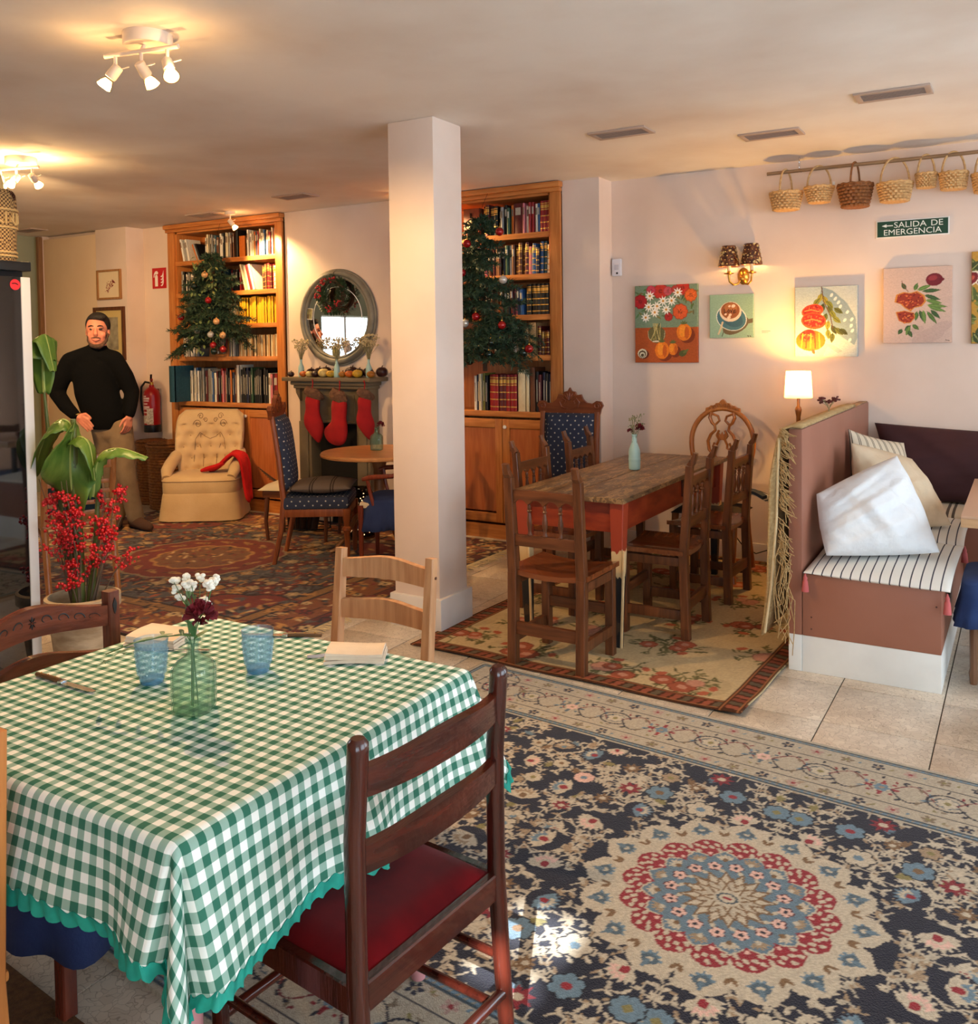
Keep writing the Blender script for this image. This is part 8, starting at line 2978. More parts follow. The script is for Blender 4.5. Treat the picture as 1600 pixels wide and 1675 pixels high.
# embroidered scrollwork
M_EMB = mat('brown_embroidery', (110, 84, 58), rough=.8)
def emb(pts, r=.0022):
 P = []
 for a, v in pts:
  x, y, z = back_fn((a + 1) / 2, v, 0)
  P.append((x, y - .004, z))
 MB().tube(P, r, 5).build('embroidered_line', M_EMB, ch)
for sg_ in (-1, 1):
 emb([(sg_ * a, v) for a, v in ((.5, .2), (.45, .4), (.42, .55), (.3, .65), (.15, .58), (0, .55))])
 for a0_, v0_, rr_ in ((.38, .78, .12), (.3, .9, .09), (.15, .84, .07)):
  emb([(sg_ * (a0_ + rr_ * (1 - q_ * .7) * math.cos(q_ * 8)), v0_ + rr_ * .6 * (1 - q_ * .7) * math.sin(q_ * 8)) for q_ in np.linspace(0, 1, 14)])
 emb([(sg_ * a, v) for a, v in ((.28, .62), (.3, .45), (.2, .3), (.22, .12))])
for sx in (-1, 1):
 MB().tube([(sx * .27, .22, .56), (sx * .295, .12, .53), (sx * .30, -.02, .48), (sx * .295, -.15, .44), (sx * .28, -.22, .38)], [.05, .055, .056, .052, .04], 14).build('arm', M_UPH, ch)
# red blanket over one arm
M_BLK = mat('red_wool', (196, 18, 20), rough=.95, c2=(176, 12, 14), scale=12, bump=.3, bscale=100)
bl = thing('red_blanket', 'bright red wool blanket thrown over the arm of the tufted armchair', 'blanket', (-6.385, 5.67, HZ), R(34))
mb = MB()
path = [(.06, -.08, .425), (.14, -.07, .455), (.20, -.05, .52), (.25, -.03, .575), (.30, -.03, .583), (.355, -.04, .545), (.375, -.05, .45), (.385, -.06, .34), (.395, -.07, .22), (.41, -.08, .14)]
n = 14
rows = []
for k, (x, y, z) in enumerate(path):
 hw_ = [.05, .09, .12, .14, .14, .13, .12, .10, .09, .085][k]
 rows.append([(x + .012 * math.sin(q_ * 11 + k * .6), y + (q_ - .5) * 2 * hw_, z + .014 * math.sin(q_ * 9 + k * .8)) for q_ in np.linspace(0, 1, n)])
vs = [p for r0 in rows for p in r0]
mb.add(vs, [(i * n + k, i * n + k + 1, (i + 1) * n + k + 1, (i + 1) * n + k) for i in range(len(rows) - 1) for k in range(n - 1)])
o = mb.build('folded_wool', M_BLK, bl, angle=70)
sd = o.modifiers.new('t', 'SOLIDIFY')
sd.thickness = .03
sd.offset = 0
sb = o.modifiers.new('s', 'SUBSURF')
sb.levels = sb.render_levels = 1
MB().tube([(.0, -.12, .432), (.05, -.14, .447), (.14, -.15, .47), (.2, -.14, .50)], [.02, .032, .034, .025], 10, flat=.7).build('rolled_edge', M_BLK, bl)
# ------------------------------------------------------------------ wicker hampers
M_HAMP = mat('honey_wicker', (160, 102, 48), rough=.7, c2=(124, 74, 32), scale=40)
def hamper(loc, r, h, label):
 b = thing('wicker_hamper', label, 'hamper', loc, 0, 'wicker hampers by the wall')
 mb = MB()
 rows, ns = 22, 36
 for k in range(rows):
  t_ = (k + .5) / rows
  rr = r * (.9 + .1 * t_)
  mb.tube([((rr + .004 * math.cos(q_ * PI + k * PI)) * math.cos(2 * PI * q_ / ns), (rr + .004 * math.cos(q_ * PI + k * PI)) * math.sin(2 * PI * q_ / ns), (h - .05) * t_) for q_ in range(ns)], (h - .05) / rows * .52, 5, closed=True)
 mb.build('woven_body', M_HAMP, b)
 mb = MB()
 for q_ in range(18):
  a = 2 * PI * q_ / 18
  mb.tube([(r * .9 * math.cos(a), r * .9 * math.sin(a), 0), (r * math.cos(a), r * math.sin(a), h - .05)], .005, 5)
 mb.build('stakes', M_HAMP, b)['kind'] = 'stuff'
 ld = MB()
 for k in range(9):
  rr = (r + .012) * (k + .6) / 9
  ld.tube([(rr * math.cos(a), rr * math.sin(a), h - .012 + .012 * (1 - (k / 9) ** 2) + .003 * math.sin(a * 14 + k * PI)) for a in np.linspace(0, 2 * PI, 30, endpoint=False)], .0095, 5, closed=True)
 ld.build('woven_lid', M_HAMP, b)
 MB().tube([((r + .014) * math.cos(a), (r + .014) * math.sin(a), h - .035) for a in np.linspace(0, 2 * PI, 36, endpoint=False)], .014, 6, closed=True).build('lid_rim', M_HAMP, b)
 MB().lathe([(0, 0), (r * .88, 0), (r * .88, .01), (0, .01)], 24).build('base', M_HAMP, b)
hamper((-7.10, 5.86, 0.001), .185, .64, 'wide honey wicker hamper beside the tufted armchair')
hamper((-7.46, 5.96, 0.001), .135, .63, 'narrow honey wicker hamper under the fire extinguisher')
# ------------------------------------------------------------------ fire extinguisher and sign
fe = thing('fire_extinguisher', 'red fire extinguisher with white labels hung on the wall', 'extinguisher', (-7.53, 6.03, .70))
M_FER = mat('extinguisher_red', (160, 16, 20), rough=.3)
MB().lathe([(0, 0), (.075, 0), (.08, .01), (.08, .37), (.07, .41), (.04, .44), (.025, .45), (.025, .47), (0, .47)], 24).build('cylinder', M_FER, fe)
MB().lathe([(.0805, .0), (.082, .004), (.082, .07), (.0805, .074)], 24).build('black_foot', M_BLACK, fe)
for a0_, a1_, z0_, z1_, lb in ((-2.0, -1.0, .09, .17, 'label'), (-1.35, -.55, .08, .24, 'label')):
 vs = []
 for j in (z0_, z1_):
  for k in range(9):
   a = a0_ + (a1_ - a0_) * k / 8
   vs.append((.0812 * math.cos(a), .0812 * math.sin(a), j))
 MB().add(vs, [(k, k + 1, k + 10, k + 9) for k in range(8)]).build('label', mat('paper_label', (220, 208, 190), rough=.6, c2=(170, 150, 130), scale=60), fe)
for k, (z, wd) in enumerate(((.36, .055), (.335, .09), (.315, .085), (.285, .07), (.25, .09), (.235, .06), (.2, .08))):
 a0_ = -2.1
 vs = []
 for j in (z - .006, z + .006 * (1 + (k in (1, 4)))):
  for q_ in range(6):
   a = a0_ + wd / .081 * q_ / 5
   vs.append((.0811 * math.cos(a), .0811 * math.sin(a), j))
 MB().add(vs, [(q_, q_ + 1, q_ + 7, q_ + 6) for q_ in range(5)]).build('print_line', mat('label_print_white', (224, 196, 186), rough=.6), fe)
MB().tube([(0, 0, .47), (0, 0, .50)], .018, 10).build('valve', M_BRASS, fe)
MB().beam((0, .0, .505), (.07, -.05, .53), .02, .012).build('lower_lever', M_FER, fe)
MB().beam((-.02, .01, .515), (.06, -.05, .575), .02, .01).build('upper_lever', M_BLACK, fe)
MB().tube([(-.01, 0, .49), (-.07, -.02, .50), (-.115, -.03, .45), (-.13, -.03, .33), (-.115, -.03, .22), (-.1, -.02, .16)], .011, 8).build('hose', M_BLACK, fe)
MB().box((0, .085, .40), (.05, .025, .06)).build('wall_bracket', M_STEEL, fe)
fs_ = thing('fire_sign', 'red square fire extinguisher sign with white pictogram', 'sign', (-7.49, 6.13, 2.238))
MB().box((0, -.003, 0), (.205, .004, .205)).build('plate', mat('sign_red', (186, 16, 26), rough=.4), fs_)
M_SW = mat('sign_white', (236, 228, 222), rough=.5)
MB().prism([(-.06, -.08), (-.02, -.08), (-.02, .02), (-.03, .035), (-.05, .035), (-.06, .02)], .002, 'xz', -.006).build('pictogram_cylinder', M_SW, fs_)
MB().prism([(-.06, .04), (-.02, .04), (-.012, .055), (-.03, .075), (-.055, .07), (-.075, .045), (-.082, .01), (-.074, .01), (-.066, .035)], .002, 'xz', -.006).build('pictogram_handle', M_SW, fs_)
for k in range(4):
 z = -.075 + .03 * k
 MB().prism([(.02, z), (.045, z + .012), (.06, z + .04), (.068, z + .06), (.066, z + .03), (.055, z + .005), (.04, z - .006)], .002, 'xz', -.006).build('pictogram_flame', M_SW, fs_)
# ------------------------------------------------------------------ framed pictures on the pier
def framed(x0, z0, w, h, fw_, fc, label, mk, mat_in):
 f = thing('framed_picture', label, 'picture', (x0 + w / 2, 5.92, z0 + h / 2))
 for sx in (-1, 1):
  MB().box((sx * (w / 2 - fw_ / 2), -.0125, 0), (fw_, .025, h), ch=.003).build('frame_side', fc, f)
 for sz in (-1, 1):
  MB().box((0, -.0125, sz * (h / 2 - fw_ / 2)), (w - 2 * fw_, .025, fw_), ch=.003).build('frame_side', fc, f)
 MB().box((0, -.006, 0), (w - 2 * fw_, .008, h - 2 * fw_)).build('mount', mat_in, f)
 mk(f)
 return f
def berries(f):
 r_ = random.Random(3)
 M_ = mat('crimson_ink', (150, 40, 50), rough=.8)
 mb = MB()
 for k in range(60):
  t_ = r_.random()
  x, z = -.05 + .13 * t_ + r_.gauss(0, .014), -.05 + .085 * t_ + r_.gauss(0, .018)
  mb.at((x, -.0105, z), (R(90), 0, 0)).lathe([(0, .0006), (r_.uniform(.003, .008), .0006), (.004, 0)], 7)
 mb.build('printed_berries', M_, f)['kind'] = 'stuff'
framed(-8.165, 2.035, .37, .30, .02, wood('slim_oak_frame', (150, 104, 60), (170, 122, 74)), 'slim framed print of red berries on the pier above the man', berries, mat('mount_cream', (230, 210, 176), rough=.8))
framed(-8.235, 1.42, .48, .54, .035, W_DARK, 'dark framed picture partly hidden behind the man', lambda f: MB().box((0, -.0105, 0), (.27, .004, .33)).build('print', mat('grey_etching', (120, 112, 96), rough=.7, c2=(176, 166, 140), scale=9), f), mat('mount_yellow', (206, 182, 120), rough=.8))
# ------------------------------------------------------------------ the man
man = thing('person', 'man in black sweater and khaki trousers walking past the bookcase', 'person', (-6.50, 4.95, HZ), R(40))
SK = mat('skin', (200, 128, 102), rough=.6, c2=(190, 116, 92), scale=12)
def cap(mb, pts, rs, n=14, flat=1.0):
 P = [Vector(p) for p in pts]
 mb.tube(P, rs, n, flat=flat)
 mb.ball(tuple(P[0]), rs[0] * .99, (1, 1, 1), n, 8)
 mb.ball(tuple(P[-1]), rs[-1] * .99, (1, 1, 1), n, 8)
sk = MB()
HX, HZ0 = -.215, 1.665
# skull, jaw, face
sk.ball((HX, -.005, HZ0 + .04), .098, (.88, 1.06, 1.12), 20, 14)
sk.ball((HX + .008, -.045, HZ0 - .04), .078, (.9, .95, 1.15), 18, 12)
sk.ball((HX + .012, -.062, HZ0 - .105), .040, (1.1, .9, .8), 14, 10)
sk.tube([(HX + .012, -.108, HZ0 + .03), (HX + .015, -.13, HZ0 - .015), (HX + .015, -.118, HZ0 - .03)], [.011, .017, .014], 10)
for sx in (-1, 1):
 sk.ball((HX + sx * .086, .01, HZ0 + .0), .026, (.45, .8, 1.25), 10, 8)
 sk.ball((HX + .012 + sx * .045, -.078, HZ0 - .02), .030, (1, .7, .9), 10, 8)
 sk.ball((HX + .012 + sx * .036, -.092, HZ0 + .046), .022, (1.2, .5, .5), 10, 8)
cap(sk, [(HX, .01, HZ0 - .05), (HX + .005, .02, 1.48)], [.06, .066])
# torso, arms and legs beneath the clothes
cap(sk, [(-.27, .01, 1.40), (-.25, .01, 1.2), (-.17, .01, .95), (-.13, .01, .84)], [.08, .09, .095, .085], 18, 1.0)
armL = [(-.45, .0, 1.40), (-.53, .0, 1.16), (-.36, -.14, .985)]
armR = [(-.07, .0, 1.42), (.035, .02, 1.16), (.035, -.07, .975)]
for A_ in (armL, armR):
 cap(sk, A_, [.045, .04, .028], 12)
legR = [(-.06, .0, .84), (-.01, -.03, .46), (.04, .03, .07)]
legL = [(-.19, .02, .84), (-.15, .10, .46), (-.14, .16, .07)]
for L_g in (legR, legL):
 cap(sk, L_g, [.08, .052, .036], 12)
# hands: palm plus five bent fingers each
def hand(mb, wrist, d, side, out, curl):
 w0, d, s_, o_ = Vector(wrist), Vector(d).normalized(), Vector(side).normalized(), Vector(out).normalized()
 pc_ = w0 + d * .055
 cap(mb, [w0 - d * .02, w0 + d * .02], [.027, .026], 10)
 for k in range(4):
  off = s_ * (.033 - .022 * k)
  cap(mb, [w0 + d * .01 + off * .6, w0 + d * .085 + off], [.016, .0125], 8)
  ln = (.072, .080, .075, .058)[k]
  b0 = w0 + d * .085 + off
  d1 = (d + o_ * curl * .6).normalized()
  d2 = (d + o_ * curl * 1.5).normalized()
  d3 = (d + o_ * curl * 2.2).normalized()
  p1 = b0 + d1 * ln * .45
  p2 = p1 + d2 * ln * .32
  p3 = p2 + d3 * ln * .25
  cap(mb, [b0, p1, p2, p3], [.0095, .0086, .008, .007], 8)
 t0 = w0 + d * .018 + s_ * .026
 t1 = t0 + (d * .6 + s_ * .8).normalized() * .038
 t2 = t1 + (d * .9 + s_ * .25 + o_ * .3).normalized() * .034
 t3 = t2 + (d + o_ * .4).normalized() * .024
 cap(mb, [t0, t1, t2, t3], [.015, .0125, .0105, .009], 8)
hand(sk, (-.35, -.145, .98), (.72, -.25, -.62), (.55, -.1, .75), (.1, .3, -.6), .35)
hand(sk, (.035, -.075, .965), (-.12, -.25, -.95), (-.5, -.75, .2), (-.6, .4, -.1), .55)
body = mesh_obj('body', voxel(sk, .006, 3), SK, man, 'head and bare hands')
# clothes
sw = MB()
cap(sw, [(-.27, .01, 1.41), (-.26, .01, 1.33), (-.24, .005, 1.18), (-.19, .0, 1.0), (-.165, .0, .90)], [.108, .128, .132, .128, .126], 22, 1.32)
cap(sw, [(-.44, .005, 1.43), (-.27, .01, 1.485), (-.09, .005, 1.44)], [.075, .085, .075], 14)
cap(sw, [(-.44, .005, 1.42), (-.51, .0, 1.28), (-.545, .0, 1.16), (-.46, -.075, 1.06), (-.375, -.14, .99)], [.080, .074, .068, .058, .046], 14)
cap(sw, [(-.09, .005, 1.43), (-.01, .015, 1.29), (.04, .02, 1.16), (.04, -.03, 1.06), (.037, -.068, .985)], [.080, .074, .066, .056, .046], 14)
cap(sw, [(-.235, .015, 1.50), (-.222, .018, 1.535)], [.082, .078], 16)
me = voxel(sw, .012, 8)
for v in me.vertices:
 v.co.z = max(v.co.z, .862)
mesh_obj('sweater', me, mat('black_knit', (7, 7, 8), rough=.95, bump=.3, bscale=160, spec=.15), man, 'black knitted sweater')
tr_ = MB()
cap(tr_, [(-.13, .01, .93), (-.125, .01, .84)], [.112, .116], 18, 1.28)
cap(tr_, [(-.06, .0, .86), (-.035, -.02, .66), (-.01, -.03, .46), (.015, .0, .26), (.04, .03, .10)], [.105, .100, .082, .074, .072], 16)
cap(tr_, [(-.19, .02, .86), (-.17, .06, .66), (-.15, .10, .46), (-.145, .13, .26), (-.14, .16, .10)], [.105, .098, .080, .074, .072], 16)
mesh_obj('trousers', voxel(tr_, .012, 6), mat('khaki_twill', (128, 106, 80), rough=.9, c2=(112, 92, 68), scale=9, bump=.2, bscale=40), man, 'khaki trousers')
for nm, (ax, ay), yaw_ in (('shoe', (.04, .03), R(-42)), ('shoe', (-.14, .16), R(-10))):
 so_ = MB()
 c_, s_ = math.cos(yaw_), math.sin(yaw_)
 def T(f, z):
  dx, dy = -s_ * 0, 0
  # forward of the shoe is local -y turned by yaw towards +x
  return (ax + f * math.sin(-yaw_), ay - f * math.cos(-yaw_), z)
 cap(so_, [T(-.04, .058), T(.03, .062), T(.10, .05), T(.17, .042), T(.215, .038)], [.048, .052, .047, .042, .034], 14)
 me = voxel(so_, .009, 4)
 for v in me.vertices:
  if v.co.z < .014:
   v.co.z = .014
 so2 = mesh_obj(nm, me, mat('brown_suede', (72, 46, 32), rough=.9), man)
 MB().prism([(T(f, 0)[0] + w_ * math.cos(yaw_) * 1.0, T(f, 0)[1] + w_ * math.sin(-yaw_) * -1.0) for f, w_ in ((-.085, -.03), (.0, -.045), (.12, -.048), (.21, -.036), (.25, 0), (.21, .036), (.12, .048), (.0, .045), (-.085, .03))], .018, 'xy', .009).build('sole', mat('shoe_sole', (50, 40, 34), rough=.8), so2)
# hair, beard, eyes, mouth
hr = MB()
hr.ball((HX, .022, HZ0 + .062), .106, (.93, 1.02, 1.05), 20, 14)
hr.ball((HX + .015, -.055, HZ0 + .125), .055, (1.35, .8, .6), 14, 10)
hr.ball((HX, .05, HZ0 + .0), .09, (.92, .75, 1.0), 16, 12)
me = voxel(hr, .007, 4)
bm = bmesh.new()
bm.from_mesh(me)
kill = [f for f in bm.faces if f.calc_center_median().y < -.062 and f.calc_center_median().z < HZ0 + .085]
bmesh.ops.delete(bm, geom=kill, context='FACES')
bm.to_mesh(me)
bm.free()
mesh_obj('hair', me, mat('dark_hair', (22, 15, 12), rough=.7, bump=.6, bscale=120), man, 'short dark brown hair')
bd = MB()
for sx in (-1, 1):
 cap(bd, [(HX + .01 + sx * .074, -.028, HZ0 - .01), (HX + .01 + sx * .068, -.05, HZ0 - .065), (HX + .012 + sx * .040, -.082, HZ0 - .105)], [.012, .017, .018], 8)
cap(bd, [(HX - .03, -.085, HZ0 - .108), (HX + .012, -.095, HZ0 - .118), (HX + .054, -.085, HZ0 - .108)], [.017, .022, .017], 8)
cap(bd, [(HX - .022, -.113, HZ0 - .046), (HX + .013, -.121, HZ0 - .042), (HX + .048, -.113, HZ0 - .046)], [.006, .007, .006], 8)
mesh_obj('beard', voxel(bd, .006, 3), mat('grey_beard', (84, 60, 48), rough=.9, c2=(58, 40, 32), scale=60), man, 'short greying beard')
for sx in (-1, 1):
 x = HX + .012 + sx * .036
 MB().ball((x, -.098, HZ0 + .026), .0125, (1.2, .7, .75), 12, 8).build('eye', mat('eye_dark', (40, 28, 24), rough=.2), man)
 MB().tube([(x - .022, -.104, HZ0 + .05), (x, -.112, HZ0 + .057), (x + .022, -.104, HZ0 + .051)], [.0035, .005, .0035], 6).build('eyebrow', mat('dark_hair', (22, 15, 12)), man)
MB().tube([(HX - .022, -.110, HZ0 - .058), (HX + .013, -.121, HZ0 - .072), (HX + .048, -.110, HZ0 - .058)], [.003, .0055, .003], 8).build('mouth', mat('lips', (150, 72, 64), rough=.5), man)
MB().tube([(-.365 + .036 * math.cos(a), -.14 + .033 * math.sin(a), .993 + .012 * math.cos(a)) for a in np.linspace(0, 2 * PI, 20, endpoint=False)], .006, 6, closed=True).build('wrist_band', M_BRASS, man)
# ------------------------------------------------------------------ glass door refrigerator (front faces +x)
fg = thing('refrigerator', 'black glass-door refrigerator with white door edge beside the plant', 'refrigerator', (-3.87, 2.458, 0))
M_FBL = mat('fridge_black', (16, 17, 20), rough=.35)
M_FWH = mat('fridge_white', (212, 208, 204), rough=.35)
MB().box((-.34, -.31, .965), (.60, .60, 1.87), ch=.004).build('cabinet', M_FBL, fg)
dr_ = MB().box((-.02, -.022, .955), (.04, .044, 1.83), ch=.003).build('door_edge', M_FWH, fg, label='white door edge strip')
MB().box((-.02, -.586, .955), (.04, .03, 1.83), ch=.003).build('door_edge', M_FWH, fg)
MB().box((-.02, -.307, .955), (.03, .526, 1.83)).build('glass_door', mat('dark_glass', (10, 12, 14), rough=.03, spec=.9, coat=1.0), fg)
MB().box((-.32, -.31, 1.918), (.66, .62, .042), ch=.004).build('top_cap', M_FBL, fg)
lg_ = MB().at((-.0045, -.07, 1.835), (0, R(90), 0)).lathe([(0, .002), (.024, .002), (.024, 0)], 24).build('logo_disc', mat('logo_red', (206, 24, 30), rough=.4), fg)
MB().tube([(-.0015, -.085, 1.84), (-.0015, -.07, 1.842), (-.0015, -.058, 1.836)], .002, 6).build('logo_stroke', mat('logo_dark', (60, 8, 10)), lg_)
# things in the fridge are hidden by reflections; patterned urn on top
ur = thing('woven_urn', 'tall patterned woven urn with brown pompom on top of the refrigerator', 'basket', (-4.02, 2.385, 1.9395))
m = bpy.data.materials.new('woven_key_pattern')
m.use_nodes = True
nt = m.node_tree
b = nt.nodes['Principled BSDF']
tc = nt.nodes.new('ShaderNodeTexCoord')
ck_ = nt.nodes.new('ShaderNodeTexChecker')
ck_.inputs['Scale'].default_value = 110
ck_.inputs['Color1'].default_value = rgba((84, 56, 30))
ck_.inputs['Color2'].default_value = rgba((186, 148, 92))
nt.links.new(tc.outputs['Object'], ck_.inputs['Vector'])
nt.links.new(ck_.outputs[0], b.inputs['Base Color'])
b.inputs['Roughness'].default_value = .9
UP = [(0, 0), (.082, 0), (.088, .01), (.094, .12), (.098, .24), (.095, .30), (.08, .325), (.07, .33), (0, .31)]
MB().lathe(UP, 32).build('woven_body', m, ur)
M_STRAW = mat('pale_straw', (206, 168, 108), rough=.9)
for z in (.028, .045, .155, .235):
 rr = .089 + .009 * z / .24
 MB().tube([((rr + .002) * math.cos(a), (rr + .002) * math.sin(a), z) for a in np.linspace(0, 2 * PI, 40, endpoint=False)], .005, 6, closed=True).build('straw_band', M_STRAW, ur)
for k in range(9):
 a0_ = 2 * PI * k / 9
 P = [(0, .17), (0, .22), (.3, .22), (.3, .18), (.16, .18), (.16, .20), (.45, .17)]
 MB().tube([(.0985 * math.cos(a0_ + a * 1.3), .0985 * math.sin(a0_ + a * 1.3), z) for a, z in P], .0055, 6).build('key_motif', M_STRAW, ur)
MB().tube([(.07 * math.cos(a), -.0 + .0 * a, .31 + .11 * math.sin(a)) for a in np.linspace(0, PI, 12)], .012, 8).build('handle', M_STRAW, ur)
pm = MB()
r_ = random.Random(4)
for k in range(260):
 d = Vector((r_.gauss(0, 1), r_.gauss(0, 1), r_.gauss(0, 1))).normalized()
 s_ = d.orthogonal().normalized() * .004
 c0 = Vector((.06, .035, .295))
 pm.add([tuple(c0 + s_ * .5), tuple(c0 - s_ * .5), tuple(c0 + d * .032 - s_), tuple(c0 + d * .032 + s_)], [(0, 1, 2, 3)])
pm.ball((.06, .035, .295), .027)
pm.build('pompom', mat('brown_pompom', (104, 58, 36), rough=1, c2=(70, 36, 22), scale=60), ur)['kind'] = 'stuff'
# ------------------------------------------------------------------ big potted plant and berry branches
PC = (-3.765, 2.60)
pt = thing('plant_pot', 'weathered pale clay plant pot behind the carved chair', 'pot', (PC[0], PC[1], 0.001))
MB().lathe([(0, 0), (.10, 0), (.115, .02), (.145, .28), (.15, .34), (.165, .35), (.165, .40), (.15, .405), (.145, .36), (.13, .33), (0, .33)], 32).build('clay_body', mat('weathered_clay', (196, 176, 146), rough=.9, c2=(150, 128, 100), scale=7, stretch=(1, 1, 3), bump=.3, bscale=20), pt)
MB().lathe([(0, .338), (.128, .338)], 24).build('soil', mat('dark_soil', (46, 32, 24), rough=1, bump=.6, bscale=60), pt)
M_BAN = mat('banana_leaf', (70, 104, 34), rough=.4, c2=(104, 130, 52), scale=7, stretch=(1, 4, 1))
bp = thing('banana_plant', 'banana plant with broad drooping green leaves in the clay pot', 'plant', (PC[0], PC[1], .342))
def paddle(base, pts, W_, droop, name='leaf', torn=False):
 """broad leaf along a midrib polyline"""
 P = [Vector(p) for p in pts]
 n = len(P) - 1
 dense = []
 for k in range(25):
  t_ = k / 24 * n
  i = min(int(t_), n - 1)
  f = t_ - i
  p0, p1, p2, p3 = P[max(i - 1, 0)], P[i], P[i + 1], P[min(i + 2, n)]
  dense.append(.5 * ((2 * p1) + (p2 - p0) * f + (2 * p0 - 5 * p1 + 4 * p2 - p3) * f * f + (3 * p1 - p0 - 3 * p2 + p3) * f ** 3))
 mb = MB()
 rows = []
 for k, c in enumerate(dense):
  t_ = k / 24
  d = (dense[min(k + 1, 24)] - dense[max(k - 1, 0)]).normalized()
  s_ = d.cross(Vector((0, 0, 1)))
  s_ = s_.normalized() if s_.length > .05 else Vector((math.cos(YAW), math.sin(YAW), 0))
  w = W_ * math.sin(PI * min(t_ * .97 + .03, 1)) ** .55 * (1 + (.12 * math.sin(k * 2.3) if torn else 0))
  row = []
  for q_ in np.linspace(-1, 1, 9):
   row.append(tuple(c + s_ * (q_ * w) - Vector((0, 0, 1)) * (droop * w * abs(q_) ** 1.6) + Vector((0, 0, .004 * math.sin(k * 1.7 + q_ * 4)))))
  rows.append(row)
 vs = [p for r0 in rows for p in r0]
 mb.add(vs, [(i * 9 + k, i * 9 + k + 1, (i + 1) * 9 + k + 1, (i + 1) * 9 + k) for i in range(24) for k in range(8)])
 o = mb.build(name, M_BAN, bp, angle=80)
 sd = o.modifiers.new('t', 'SOLIDIFY')
 sd.thickness = .0015
 MB().tube([tuple(p) for p in dense], [.008 * (1 - .8 * k / 24) for k in range(25)], 6).build('midrib', mat('pale_midrib', (150, 160, 84), rough=.5), o)
# camera-right runs along (0.859, 0.512)
u = Vector((.859, .512, 0))
w2 = Vector((-.512, .859, 0))
def Q(a, b, z):
 return tuple(u * a + w2 * b + Vector((0, 0, z)))
MB().tube([Q(-.02, 0, 0), Q(-.015, 0, .3), Q(-.02, .0, .6), Q(-.02, 0, .88)], [.03, .026, .02, .012], 10).build('stem', mat('banana_stem', (96, 108, 52), rough=.5, c2=(74, 84, 40), scale=12), bp)
MB().tube([Q(.03, 0, 0), Q(.06, .02, .3), Q(.08, .02, .6)], [.018, .014, .008], 8).build('stem', MATS['banana_stem'], bp)
MB().tube([Q(-.05, .03, 0), Q(-.11, .05, .4), Q(-.18, .09, .8), Q(-.2, .1, 1.02)], [.018, .014, .01, .006], 8).build('stem', MATS['banana_stem'], bp)
paddle(None, [Q(-.02, 0, .45), Q(-.03, -.02, .62), Q(-.02, -.03, .78), Q(0, -.03, .87)], .125, .25)
paddle(None, [Q(-.02, 0, .84), Q(-.06, -.02, .88), Q(-.13, -.03, .82), Q(-.2, -.03, .62)], .10, .5)
paddle(None, [Q(.06, 0, .52), Q(.1, -.02, .70), Q(.2, -.03, .745), Q(.33, -.02, .70)], .045, .9, torn=True)
paddle(None, [Q(-.2, .1, 1.0), Q(-.2, .1, 1.2), Q(-.18, .09, 1.27), Q(-.14, .08, 1.1)], .07, .5)
paddle(None, [Q(-.02, 0, .75), Q(.02, -.03, .8), Q(.07, -.04, .76), Q(.09, -.04, .6)], .06, .5)
wbr = thing('winterberry_branches', 'bare branches crowded with bright red berries in the clay pot', 'branches', (PC[0], PC[1], .342))
M_TWIG = mat('grey_twig', (104, 84, 66), rough=.8)
r_ = random.Random(21)
be, tw = MB(), MB()
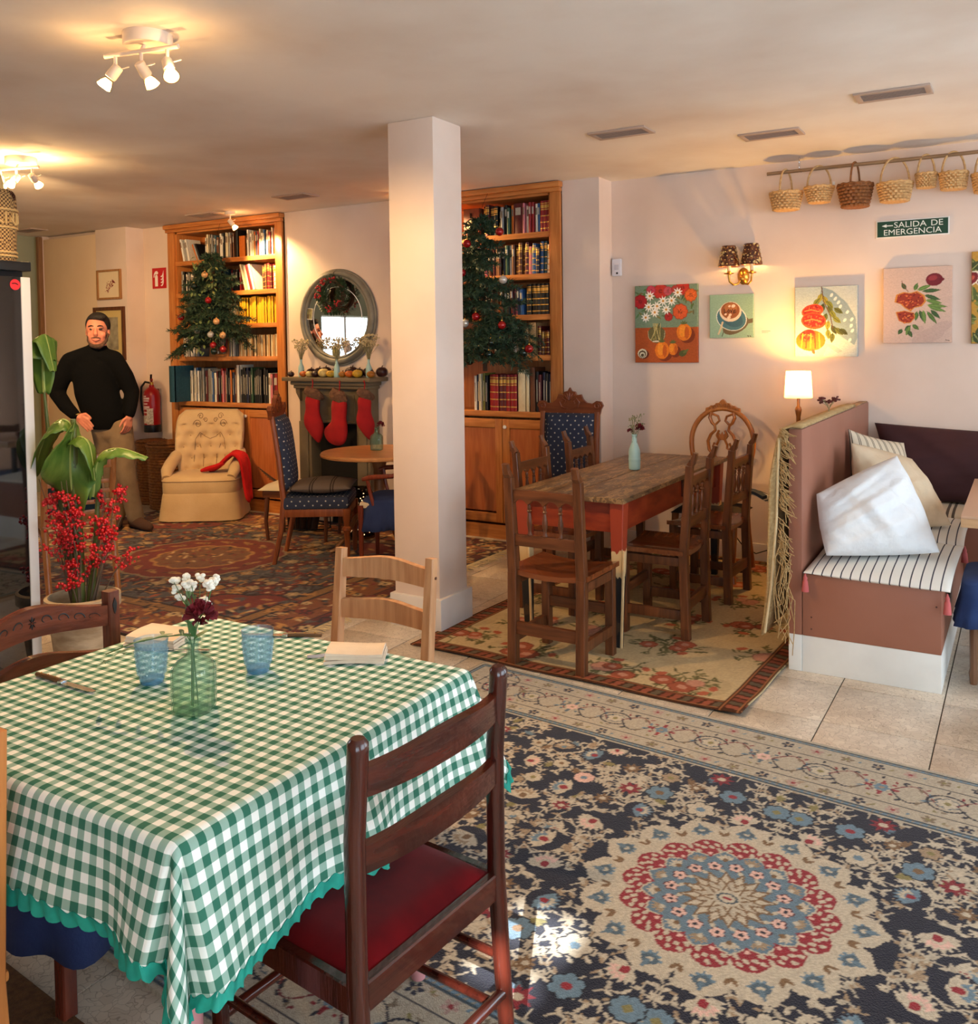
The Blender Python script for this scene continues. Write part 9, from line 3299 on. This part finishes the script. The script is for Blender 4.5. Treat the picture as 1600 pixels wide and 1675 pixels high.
for k in range(24):
 a = r_.uniform(-.20, .27)
 b_ = r_.uniform(-.12, .05)
 ht = r_.uniform(.14, .62)
 base_ = Vector(Q(a * .25, b_ * .3, 0))
 tip = Vector(Q(a * .95, b_, ht))
 mid = base_.lerp(tip, .55) + Vector(Q(r_.uniform(-.03, .03), r_.uniform(-.03, .03), .02))
 tw.tube([base_, mid, tip], [.004, .003, .0015], 5)
 for j in range(3):
  s_ = mid.lerp(tip, r_.uniform(0, 1))
  e = s_ + Vector(Q(r_.uniform(-.09, .11), r_.uniform(-.06, .03), r_.uniform(-.01, .1)))
  tw.tube([s_, e], [.002, .001], 4)
  for q_ in range(14):
   p = s_.lerp(e, r_.random()) + Vector((r_.uniform(-.016, .016), r_.uniform(-.016, .016), r_.uniform(-.016, .016)))
   be.ball(tuple(p), r_.uniform(.0055, .0085), (1, 1, 1), 7, 5)
tw.build('twigs', M_TWIG, wbr)['kind'] = 'stuff'
be.build('berries', mat('winterberry_red', (196, 18, 24), rough=.3, spec=.6), wbr, label='bright red berries')['kind'] = 'stuff'
# ------------------------------------------------------------------ slatted chair behind the plant
W_BEN = wood('honey_beech', (150, 92, 48), (176, 116, 66), rough=.35)
sl = thing('slat_back_chair', 'honey beech chair with horizontal back slats on the rug behind the plant', 'chair', (-5.07, 3.49, HZ), R(70))
hw = .20
for sx in (-1, 1):
 x = sx * hw
 MB().tube([(x, -.08, 0), (x, -.03, .25), (x, 0, .45), (x, -.02, .65), (x, -.07, .87)], [.015, .017, .018, .017, .014], 10, flat=1.2).build('back_post', W_BEN, sl)
 MB().tube([(x, .39, 0), (x, .36, .43)], [.014, .017], 10).build('leg', W_BEN, sl)
 MB().tube([(x, .0, .26), (x, .06, .37), (x, .18, .42), (x, .30, .37), (x, .36, .26)], .011, 8).build('bent_brace', W_BEN, sl)
MB().box((0, .18, .445), (.43, .42, .025), ch=.01).build('seat', W_BEN, sl)
MB().box((0, -.055, .83), (.40, .016, .085), ch=.006).build('top_rail', W_BEN, sl)
for z in (.70, .64, .575, .515):
 MB().box((0, -.02, z), (.38, .012, .026), ch=.003).build('back_slat', W_BEN, sl)
sgn = MB().box((0, -.064, .855), (.075, .004, .045)).build('paper_label', mat('brown_card', (146, 96, 62), rough=.8), sl)
MB().box((0, -.067, .855), (.06, .002, .006)).build('label_text', mat('label_print_white', (224, 196, 186)), sgn)
tp = pillow('seat_cushion', 'dark teal cushion on the honey beech slat chair', [tr((-5.07, 3.49, HZ), R(70), q_) for q_ in ((-.17, .05, .49), (.17, .05, .49), (.17, .10, .76), (-.17, .10, .76))], .07, mat('dark_teal_cloth', (26, 46, 52), rough=.9), 'cushion', .03, 41, .004)
